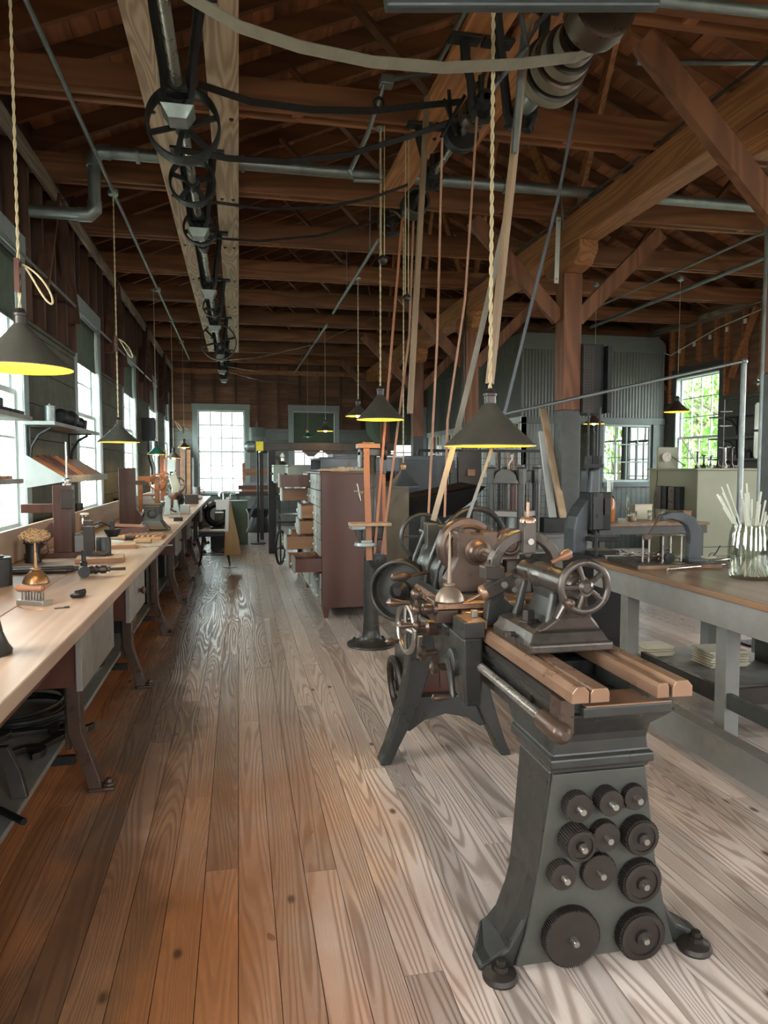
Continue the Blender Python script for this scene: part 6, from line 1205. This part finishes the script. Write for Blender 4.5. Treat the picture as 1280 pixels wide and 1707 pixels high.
# shelves on the right wall, gauge, pipes
for i, (z, lab) in enumerate([(2.30,'upper black bracketed shelf on the right wall'),(1.95,'middle shelf on the right wall'),(1.62,'lowest shelf on the right wall, crowded with dark fittings')]):
    t = thing('wall_shelf', lab, 'shelf', (XR-.2,9.4,z)); part('shelf_board', MB().bb(XR-.38,XR-.045,8.95,10.35,z,z+.025), M_sheet, t)
    for y in (9.1, 10.1): part('bracket', MB().tube([(XR-.045,y,z-.26),(XR-.07,y,z-.13),(XR-.16,y,z-.04),(XR-.3,y,z-.008)],.01,6).bb(XR-.055,XR-.043,y-.01,y+.01,z-.27,z), M_black, t)
for i in range(8):
    t = thing('shelf_bottle', ['dark bottle at the far end of the lowest right wall shelf','second','third','fourth','fifth','sixth','seventh','nearest'][7-i]+(' dark fitting on the lowest right wall shelf, counted from the window' if i < 7 else ''), 'bottle', (XR-.22+.03*(i % 2),9.0+i*.15,1.646), 0, 'fittings on the right wall shelf'); h = .12+.04*(i % 3); part('body', MB(True).lathe((0,0,0),(0,0,1),[(.04,0),(.042,h*.6),(.015,h*.8),(.015,h)],14), [M_gear,M_black,M_steel][i % 3], t); part('cap', MB(True).cyl((0,0,h+.0005),(0,0,h+.02),.02,n=10), M_black, t)
p0 = aty(1240,602,6.3); p1 = aty(840,690,6.3)
t = thing('pipe_stand', 'galvanised pipe gallows with a long sloping top pipe at the right', 'pipe', (p0.x,6.3,0)); part('upright', MB().cyl((p0.x,6.3,0),(p0.x,6.3,p0.z),.028,n=14), M_galv, t); part('cross_pipe', MB().cyl((p0.x,6.3,p0.z),p1,.016,n=12), M_galv, t, 'pale sloping pipe'); part('elbow', MB().ball(p0,.036,12), M_galv, t); part('flange', MB().lathe((p0.x,6.3,0),(0,0,1),[(.08,0),(.08,.012),(.04,.02)],18), M_galv, t); part('thin_pipe', MB().cyl((p0.x+.05,6.35,0),(p0.x+.05,6.35,p0.z-.05),.012,n=10), M_black, t)
p0 = aty(1276,600,4.6); t = thing('tall_pipe', 'tall galvanised pipe at the right edge of the photo', 'pipe', (p0.x,4.6,0)); part('pipe', MB().cyl((p0.x,4.6,0),(p0.x,4.6,4.2),.032,n=16), M_galv, t); part('coupling', MB().lathe((p0.x,4.6,3.35),(0,0,1),[(.04,0),(.045,.01),(.045,.08),(.04,.09)],16), M_galv, t); part('flange', MB().lathe((p0.x,4.6,0),(0,0,1),[(.08,0),(.08,.012),(.04,.02)],18), M_galv, t)
p0 = aty(1266,642,5.2); t = thing('glass_gauge', 'tall white glass gauge tube hanging at the right edge', 'gauge', (p0.x,5.2,0)); part('tube', MB().lathe((p0.x,5.2,1.58),(0,0,1),[(.02,0),(.03,.02),(.03,.44),(.02,.46)],16), M_rod, t); part('tip', MB().lathe((p0.x,5.2,2.16),(0,0,1),[(.012,0),(.022,.03),(.02,.1),(.008,.12)],14), M_glassrod, t); part('stand_rod', MB().cyl((p0.x+.05,5.22,0),(p0.x+.05,5.22,2.35),.010,n=8), M_black, t)
for z in (1.8, 2.2): part('clamp', MB().bb(p0.x-.03,p0.x+.06,5.17,5.24,z,z+.02), M_black, t)
part('foot', MB().bb(p0.x-.06,p0.x+.12,5.12,5.32,0,.015), M_black, t)
t = thing('red_machine', 'red brown cabinet of copper pipes behind the glass jar', 'cabinet', (6.3,8.9,0)); p = aty(1262,820,8.4); part('body', MB().bb(p.x-.18,p.x+.2,8.4,8.7,0,p.z+.12), M_gear, t); part('panel', MB().bb(p.x-.15,p.x+.15,8.385,8.399,p.z-.13,p.z+.10), M_dwood, t); part('copper_pipe', MB().tube([(p.x-.03,8.37,p.z-.08),(p.x-.03,8.36,p.z+.02),(p.x+.0,8.36,p.z+.05),(p.x+.08,8.36,p.z+.05)],.012,8), M_brass, t)
t = thing('eaves_cable', 'thin pale cable with little tags strung under the right eaves', 'cable', (XR-.15,10,3.9)); part('cable', MB().tube([(XR-.15,12.0,3.62),(XR-.15,11.8,3.55),(XR-.15,10.5,3.80),(XR-.15,9.0,3.93),(XR-.15,8.0,3.98)],.008,6), M_white, t)
for k in range(8): y = 11.5-k*.42; z = 3.62+.048*(k)+.0; part('tag', MB().bb(XR-.17,XR-.15,y,y+.05,z-.10+.03,z+.0), M_white, t)
# ================================================================ OVERHEAD SHAFTING, BELTS, PIPES
SXX, SZZ = -.285, 3.45
t = thing('line_shaft', 'long polished steel line shaft under the pale planks', 'shaft', (SXX, 9, SZZ)); part('shaft', MB().cyl((SXX,1.2,SZZ),(SXX,15.9,SZZ),.028,n=18), M_steel, t)
part('coupling', MB().cyl((SXX,6.5,SZZ),(SXX,6.62,SZZ),.05,n=16), M_gear, t)
def hanger(x, z, y, zt, hw, lab, pan=True, dz=0):
    t = thing('shaft_hanger', lab, 'hanger', (x, y, zt)); 
    for s in (-1, 1):
        part('arm', MB().tube([(x+s*hw,y,zt-.01),(x+s*hw*.95,y,zt-.12),(x+s*hw*.62,y,z+.12),(x+s*hw*.5,y,z-.02),(x+s*hw*.25,y,z-.09)], [.034,.03,.026,.028,.03], 8), M_black, t)
        part('foot', MB().bb(x+s*hw-.09,x+s*hw+.09,y-.05,y+.05,zt-.022,zt-.001), M_black, t, bevel=.004)
    part('bearing', MB().bb(x-.055,x+.055,y-.09,y+.09,z-.045,z-.030).lathe((x,y-.10,z),(0,1,0),[(.04,0),(.05,.02),(.05,.18),(.04,.2)],18).bb(x-hw*.5,x+hw*.5,y-.018,y+.018,z-.09,z-.046), M_black, t)
    part('adjust_screw', MB().cyl((x,y,z+.05),(x,y,z+.16),.018,n=10), M_black, t)
    if pan: part('drip_pan', MB().sweep([rect(x-.045,x+.045,y-.07,y+.05,z-.165), rect(x-.085,x+.085,y-.09,y+.07,z-.10)]), M_galv, t, 'bright sheet drip pan', bevel=.003)
    return t
for i, (y, lab) in enumerate([(2.5,'line shaft hanger above the top edge of the photo'),(3.95,'nearest visible line shaft hanger with drip pan in front of the big pulley'),(5.85,'second line shaft hanger behind the two near pulleys'),(7.8,'third line shaft hanger along the planks'),(9.7,'fourth line shaft hanger along the planks'),(12.1,'fifth line shaft hanger behind the far pulley'),(14.0,'sixth line shaft hanger near the plank ends'),(15.4,'last line shaft hanger with pan below the plank ends')]):
    hanger(SXX, SZZ, y, 3.965, .115, lab)
def spoked(x, y, z, r, w_, n, lab, mat=M_black, cat='pulley', ns=6, nm='belt_pulley', hub=.05):
    t = thing(nm, lab, cat, (x, y, z))
    part('rim', MB().lathe((x,y-w_/2,z),(0,1,0),[(r-.012,0),(r,.0),(r+.003,w_/2),(r,w_),(r-.012,w_),(r-.014,w_/2),(r-.012,0)],44,cap=False), mat, t)
    for k in range(ns): a = 2*PI*k/ns+.3; part('spoke', MB().bar((x+hub*.8*math.cos(a),y,z+hub*.8*math.sin(a)),(x+(r-.012)*math.cos(a),y,z+(r-.012)*math.sin(a)),.03,.016,(0,1,0)), mat, t)
    part('hub', MB().lathe((x,y-w_*.6,z),(0,1,0),[(hub*.8,0),(hub,.01),(hub,w_*1.2-.01),(hub*.8,w_*1.2)],20), mat, t); return t
spoked(SXX, 4.32, SZZ, .205, .11, 1, 'largest spoked black pulley on the line shaft, nearest the viewer')
spoked(SXX, 5.15, SZZ, .155, .09, 1, 'second spoked pulley on the line shaft, just behind the largest', ns=5)
spoked(SXX, 6.1, SZZ, .135, .07, 1, 'third smaller pulley on the line shaft', ns=4)
spoked(SXX, 11.45, SZZ, .275, .10, 1, 'large far spoked pulley at the distant end of the line shaft')
spoked(SXX, 9.0, SZZ, .12, .07, 1, 'small pulley halfway down the line shaft', ns=4)
# sagging belts from the line shaft across to the countershafts
def sag(a, b, s, n=24): a = Vector(a); b = Vector(b); return [a+(b-a)*(i/n)+Vector((0,0,-4*s*(i/n)*(1-i/n))) for i in range(n+1)]
def beltobj(pts, w_, th, wd, mat, lab, nm='drive_belt'):
    return solo(nm, MB().belt(pts, w_, th, wd), mat, lab, 'belt')
p = [aty(*q) for q in ((290,-20,2.95),(400,45,2.95),(500,78,2.95),(620,103,2.95),(740,113,2.95),(860,107,2.95),(960,95,2.95),(1035,62,2.95))]
beltobj(p, .052, .006, (0,1,-.45), M_leatherg, 'broad grey brown belt sagging across the top of the photo')
beltobj([aty(*q) for q in ((330,140,4.1),(420,170,4.15),(520,183,4.2),(620,185,4.2),(715,175,4.25),(765,170,4.3))], .05, .005, (0,1,-.3), M_black, 'upper dark belt from the big line shaft pulley')
beltobj([aty(*q) for q in ((290,248,4.35),(380,264,4.35),(480,270,4.3),(580,258,4.3),(680,228,4.3),(760,200,4.3),(792,180,4.3))], .05, .005, (0,1,-.3), M_black, 'lower dark belt from the big line shaft pulley')
beltobj([aty(*q) for q in ((340,335,5.15),(440,348,5.15),(540,346,5.15),(620,330,5.15),(680,308,5.1))], .03, .004, (0,1,-.3), M_black, 'thin dark belt from the second line shaft pulley')
beltobj([aty(*q) for q in ((330,395,6.1),(430,402,6.1),(530,393,6.1),(640,365,6.0))], .03, .004, (0,1,-.3), M_black, 'thin dark belt from the third line shaft pulley')
beltobj([aty(*q) for q in ((360,602,11.45),(430,596,11.4),(520,575,11.3),(590,545,11.2),(625,525,11.2))], .05, .005, (0,1,0), M_gear, 'belt leaving the far line shaft pulley')
beltobj([aty(*q) for q in ((372,610,14.5),(450,623,14.5),(530,625,14.4),(600,614,14.4))], .04, .005, (0,1,0), M_gear, 'upper far belt crossing before the end wall')
beltobj([aty(*q) for q in ((372,618,15.3),(440,636,15.3),(530,642,15.2),(610,633,15.2))], .04, .005, (0,1,0), M_gear, 'lowest far belt crossing before the end wall')
# countershaft over the lathe: big pulley + stepped cone
A = aty(1040,25,2.62); B = aty(872,195,3.72); d = (B-A).normalized()
A = Vector((1.495,2.55,3.395)); B = Vector((1.495,3.85,3.395))
t = thing('countershaft', 'countershaft with a big pulley and stepped cone above the lathe', 'shaft', (1.495,3.2,3.395)); part('shaft', MB().cyl(A,B,.022,n=14), M_steel, t)
part('flat_pulley', MB().lathe((1.495,2.78,3.395),(0,1,0),[(.12,0),(.135,.002),(.138,.06),(.135,.115),(.12,.118),(.12,.03),(.03,.03)],40), M_brown, t, 'worn brown flat pulley')
part('pulley_web', MB().lathe((1.495,2.80,3.395),(0,1,0),[(.12,0),(.12,.02)],30).bar((1.385,2.79,3.375),(1.605,2.79,3.415),.025,.01).bb(1.465,1.525,2.76,2.79,3.365,3.425), M_black, t)
for k, (r, y) in enumerate([(.092,3.02),(.115,3.10),(.135,3.18),(.155,3.26)]): part('cone_step', MB().lathe((1.495,y,3.395),(0,1,0),[(r-.012,0),(r,.003),(r+.002,.035),(r,.068),(r-.012,.07)],40), M_gear if k % 2 else M_brown, t); part('worn_edge', MB().lathe((1.495,y+.001,3.395),(0,1,0),[(r+.0005,.004),(r+.0035,.03),(r+.0035,.045),(r+.0005,.066)],40,cap=False), M_leatherg, t)
part('cone_face', MB().lathe((1.495,3.01,3.395),(0,1,0),[(.03,-.03),(.035,0),(.065,.005),(.065,.01)],24), M_black, t); part('end_bearing', MB().lathe((1.495,3.50,3.395),(0,1,0),[(.045,0),(.05,.02),(.05,.12),(.04,.14)],18), M_galv, t)
hanger(1.495, 3.395, 2.66, 3.965, .14, 'hanger at the near end of the lathe countershaft', False)
hanger(1.495, 3.395, 3.69, 3.965, .14, 'hanger at the far end of the lathe countershaft', False)
# second countershaft
C2 = aty(770,190,4.15); zt = 3.965
t = thing('countershaft', 'small countershaft with a brown drum pulley left of the lathe one', 'shaft', (1.40,4.3,3.60)); part('shaft', MB().cyl((1.40,3.95,3.60),(1.40,5.9,3.60),.02,n=12), M_steel, t)
part('drum_pulley', MB().lathe((1.40,4.12,3.60),(0,1,0),[(.07,0),(.085,.003),(.087,.05),(.085,.1),(.07,.103)],30), M_brown, t); part('rear_pulley', MB().lathe((1.40,4.4,3.60),(0,1,0),[(.10,0),(.11,.003),(.11,.06),(.10,.063)],30), M_black, t)
hanger(1.40, 3.60, 4.05, 3.965, .10, 'hanger of the small countershaft in front of the brown drum', False); hanger(1.40, 3.60, 5.1, 3.965, .10, 'hanger of the small countershaft behind its pulleys', False)
part('fork', MB().bar(aty(748,150,4.25), aty(752,205,4.25), .02, .012).bar(aty(740,165,4.25), aty(760,225,4.25), .02, .012).bar(aty(735,230,4.3), aty(775,158,4.1), .015,.015), M_black, t)
C3 = aty(684,306,5.6); part('hollow_pulley', MB().lathe((1.40,5.55,3.60),(0,1,0),[(.085,.16),(.085,.004),(.095,.0),(.105,.004),(.105,.16),(.04,.165)],30,cap=False).lathe((1.40,5.70,3.60),(0,1,0),[(.085,0),(.085,.01)],24), M_gear, t, 'hollow pulley seen end on')
spoked(1.27, 5.95, 3.55, .11, .05, 1, 'small spoked pulley at the end of the left brown plank', ns=4, hub=.03)
# belts down to the machines, shifter sticks
PB = lambda l: [aty(*q) for q in l]
beltobj(PB([(878,70,3.30),(853,320,3.24),(800,560,3.20),(758,735,3.17),(722,868,3.16)]), .026, .005, (1,0,0), M_leatherg, 'main grey brown belt dropping to the left side of the lathe pulley')
beltobj(PB([(962,165,3.38),(930,330,3.32),(885,510,3.27),(843,680,3.22),(778,868,3.17)]), .015, .005, (1,0,0), M_sheet, 'main belt rising from the right side of the lathe pulley')
solo('shifter_pole', MB().bar(aty(880,35,3.2), aty(816,640,3.05), .030, .030), M_pole, 'pale square wooden pole hanging beside the main belt', 'pole', bevel=.003)
solo('shifter_pole', MB().bar(aty(873,45,3.1), aty(857,255,3.05), .022, .022), M_galv, 'grey rod hanging beside the top of the pale pole', 'pole')
m = MB(); m.tube(PB([(868,25,3.05),(878,78,3.05),(895,40,3.05),(915,20,3.05)]), .012, 8).tube(PB([(878,78,3.05),(850,110,3.08),(820,150,3.1)]), .011, 8); solo('fork_lever', m, M_sheet, 'grey forked belt shifting lever below the dark bar', 'lever')
solo('shifter_pole', MB().bar(aty(712,162,4.6), aty(683,690,4.4), .034, .034), M_pole, 'long square wooden pole hanging left of the red belts', 'pole', bevel=.003)
for i, (l, y, w_, mt, lab) in enumerate([([(737,230),(729,560),(714,860)],3.78,.012,M_leather,'reddish narrow belt left of the nearest lamp cord'),([(795,195),(775,500),(746,700),(741,862)],3.78,.012,M_leather,'reddish narrow belt falling behind the nearest lamp'),([(672,345),(654,560),(624,925)],5.75,.020,M_leathero,'left leather belt running down to the drill cone pulley'),([(690,340),(682,560),(636,925)],5.75,.018,M_leather,'right leather belt running down to the drill cone pulley')]):
    beltobj([aty(a, b, y) for a, b in l], w_, .005, (1,0,0), mt, lab)
solo('drive_belt', MB().belt([aty(a,b,8.6) for a, b in ((880,40),(776,800))][:1]+[aty(794,640,8.6)], .02, .005, (1,0,0)), M_black, 'thin black strap behind the pale pole', 'belt') if False else None
solo('dark_shift_bar', MB().bar(aty(640,-4,2.62), aty(1095,-3,2.62), .05, .085), M_sheet, 'dark slate bar crossing above the big pulley', 'bar', bevel=.01)
# pipes
t = thing('heating_pipe', 'large galvanised pipe crossing the room under the roof ties', 'pipe', (2,6.3,4.1)); YP, ZPP = 6.32, 4.08
part('pipe', MB().cyl((-1.06,YP,ZPP),(XR,YP,ZPP),.05,n=20), M_galv, t); part('elbow', MB().tube([(-1.0,YP,ZPP),(-1.08,YP,ZPP),(-1.13,YP,ZPP-.05),(-1.13,YP,ZPP-.12)],.06,14), M_galv, t); part('riser', MB().cyl((-1.13,YP,ZPP-.1),(-1.13,YP,3.62),.05,n=18), M_galv, t); part('elbow', MB().tube([(-1.13,YP,3.68),(-1.13,YP,3.62),(-1.18,YP,3.57),(-1.26,YP,3.57)],.06,14), M_galv, t); part('branch', MB().cyl((-1.2,YP,3.57),(XL,YP,3.57),.05,n=18), M_galv, t)
for x in (-.8, -.55, .05, 2.4, 3.9): part('flange', MB().cyl((x,YP,ZPP),(x+.03,YP,ZPP),.068,n=18), M_galv, t)
def conduit(a, b, r, lab, extra=(), mat=None):
    t = thing('conduit', lab, 'conduit', a); part('tube', MB().cyl(a, b, r, n=10), mat or M_galv, t)
    for e in extra: part('junction_box', MB().lathe((e[0],e[1],e[2]-.03),(0,0,1),[(.04,0),(.045,.01),(.04,.05)],14), M_galv, t)
    return t
conduit((-1.03,2.5,3.87),(-1.03,16.2,3.87),.016,'straight conduit above the left bench carrying the lamp cords',[(-1.03,y,3.87) for y in (6.6,10,12,14)])
a = atz(631,400,3.55); b = atz(555,522,3.55); o = conduit(a, b, .016, 'conduit above the drill column carrying one small lamp')
for y in (6.84, 8.3): x = a.x+(b.x-a.x)*(y-a.y)/(b.y-a.y); part('drop_rod', MB().cyl((x,y,3.55),(x,y,ZP),.006,n=6), M_galv, o)
a = atz(545,541,3.85); b = atz(490,623,3.85); o = conduit(a, b, .018, 'far conduit carrying the two small lamps before the green blind')
for y in (12.85, 14.4, 15.98): x = a.x+(b.x-a.x)*(y-a.y)/(b.y-a.y); part('drop_rod', MB().cyl((x,y,3.85),(x,y,ZP),.006,n=6), M_galv, o)
q = atz(995,512,3.98); conduit((q.x,4.0,3.98),(q.x,12.5,3.98),.016,'thin conduit over the right side carrying two lamps',[(4.77,9.0,3.98),(5.7,8.5,3.98)])
q = atz(1140,483,4.0); conduit((q.x,3.8,4.0),(q.x,11.8,4.0),.028,'thicker sprinkler pipe parallel to the thin right conduit')
m = MB(); pts = PB([(782,5,4.7),(735,95,4.9),(715,122,4.9),(650,132,4.9)]); m.tube(pts, .018, 10); t = thing('lamp_conduit', 'bent pale conduit with a box from which the counterweight cord hangs', 'conduit', pts[3]); part('tube', m, M_galv, t); m = MB(); m.tube(PB([(640,140,4.9),(612,225,5.0),(583,285,5.0),(590,300,5.0),(635,302,5.0)]), .016, 10); part('tube', m, M_galv, t); q = aty(644,136,4.9); part('junction_box', MB().box(q, (.09,.09,.06)), M_galv, t, bevel=.004); part('hook_pulley', MB().torus(aty(632,172,4.9),(0,1,0),.035,.012,18,6), M_gear, t)
for i, (px_, py_, yy, zt_, lab) in enumerate([(638,433,5.3,3.925,'dark round counterweight hanging on the lamp cords'),(678,497,5.37,3.925,'smaller round counterweight beside the wooden pole')]):
    q = aty(px_, py_, yy); t = thing('counterweight', lab, 'weight', q); part('ball', MB().ball(q, .036 if i == 0 else .032, 16), M_gear, t)
    for s in (-.012, .012): part('cord', MB().cyl(q+Vector((s,0,.03)), (q.x+s, yy, zt_+.1), .004, n=6), M_cord, t)
# right side roof pipes and small rods
q = aty(1170,12,3.3); conduit(aty(1095,0,3.3), aty(1280,20,3.35), .03, 'thick galvanised pipe in the top right corner')
conduit(aty(1060,104,4.4), aty(1290,104,4.4), .018, 'thin level pipe across the upper right')
t = thing('beam_conduit', 'dark conduit running along the top of the long beam', 'conduit', (px0-.14,6,ZP+.02)); part('tube', MB().cyl((px0-.145,3,ZP+.02),(px0-.145,10,ZP+.02),.012,n=8), M_gear, t); part('drop', MB().tube([(px0-.13,10.0,ZP+.01),(px0-.14,10.08,3.6),(px0-.14,10.08,2.5),(px0-.13,10.08,1.4)],.02,8), M_gear, t)
t = thing('measuring_board', 'narrow white board fixed to the timber post', 'board', aty(929,475,6.8)); a, b = aty(931,362,6.83), aty(927,472,6.83); part('board', MB().bar(a, b, .045, .014, (0,1,0)), M_white, t); m = MB()
for k in (.06, .94): c = a+(b-a)*k; m.cyl(c+Vector((0,-.008,0)), c+Vector((0,-.014,0)), .006, n=8)
part('screws', m, M_gear, t, stuff=True)
solo('hanging_tool', MB().bar(aty(935,330,6.6), aty(939,382,6.6), .018, .012, (0,1,0)), M_galv, 'small pale metal strip hanging by the white board', 'tool')

for i, (px, py, rz, lab) in enumerate([(515,1389,.4,'curled dry leaf on the floor boards in the aisle'),(262,1365,1.2,'small brown wood chip on the floor near the bench'),(452,1563,2.1,'flat dry leaf fragment on the orange floor boards')]):
    q = atz(px, py, .0); m = MB(); m.sweep([[(-.018,-.004,.0),(-.018,.004,.0),(-.018,.004,.002),(-.018,-.004,.002)],[(0,-.009,.0),(0,.010,.0),(0,.010,.004),(0,-.009,.004)],[(.018,-.003,.001),(.018,.003,.001),(.018,.003,.006),(.018,-.003,.006)]]).xf(Matrix.Translation(q) @ Matrix.Rotation(rz,4,'Z')); solo('dry_leaf' if i != 1 else 'wood_chip', m, M_dwood, lab, 'leaf' if i != 1 else 'chip')
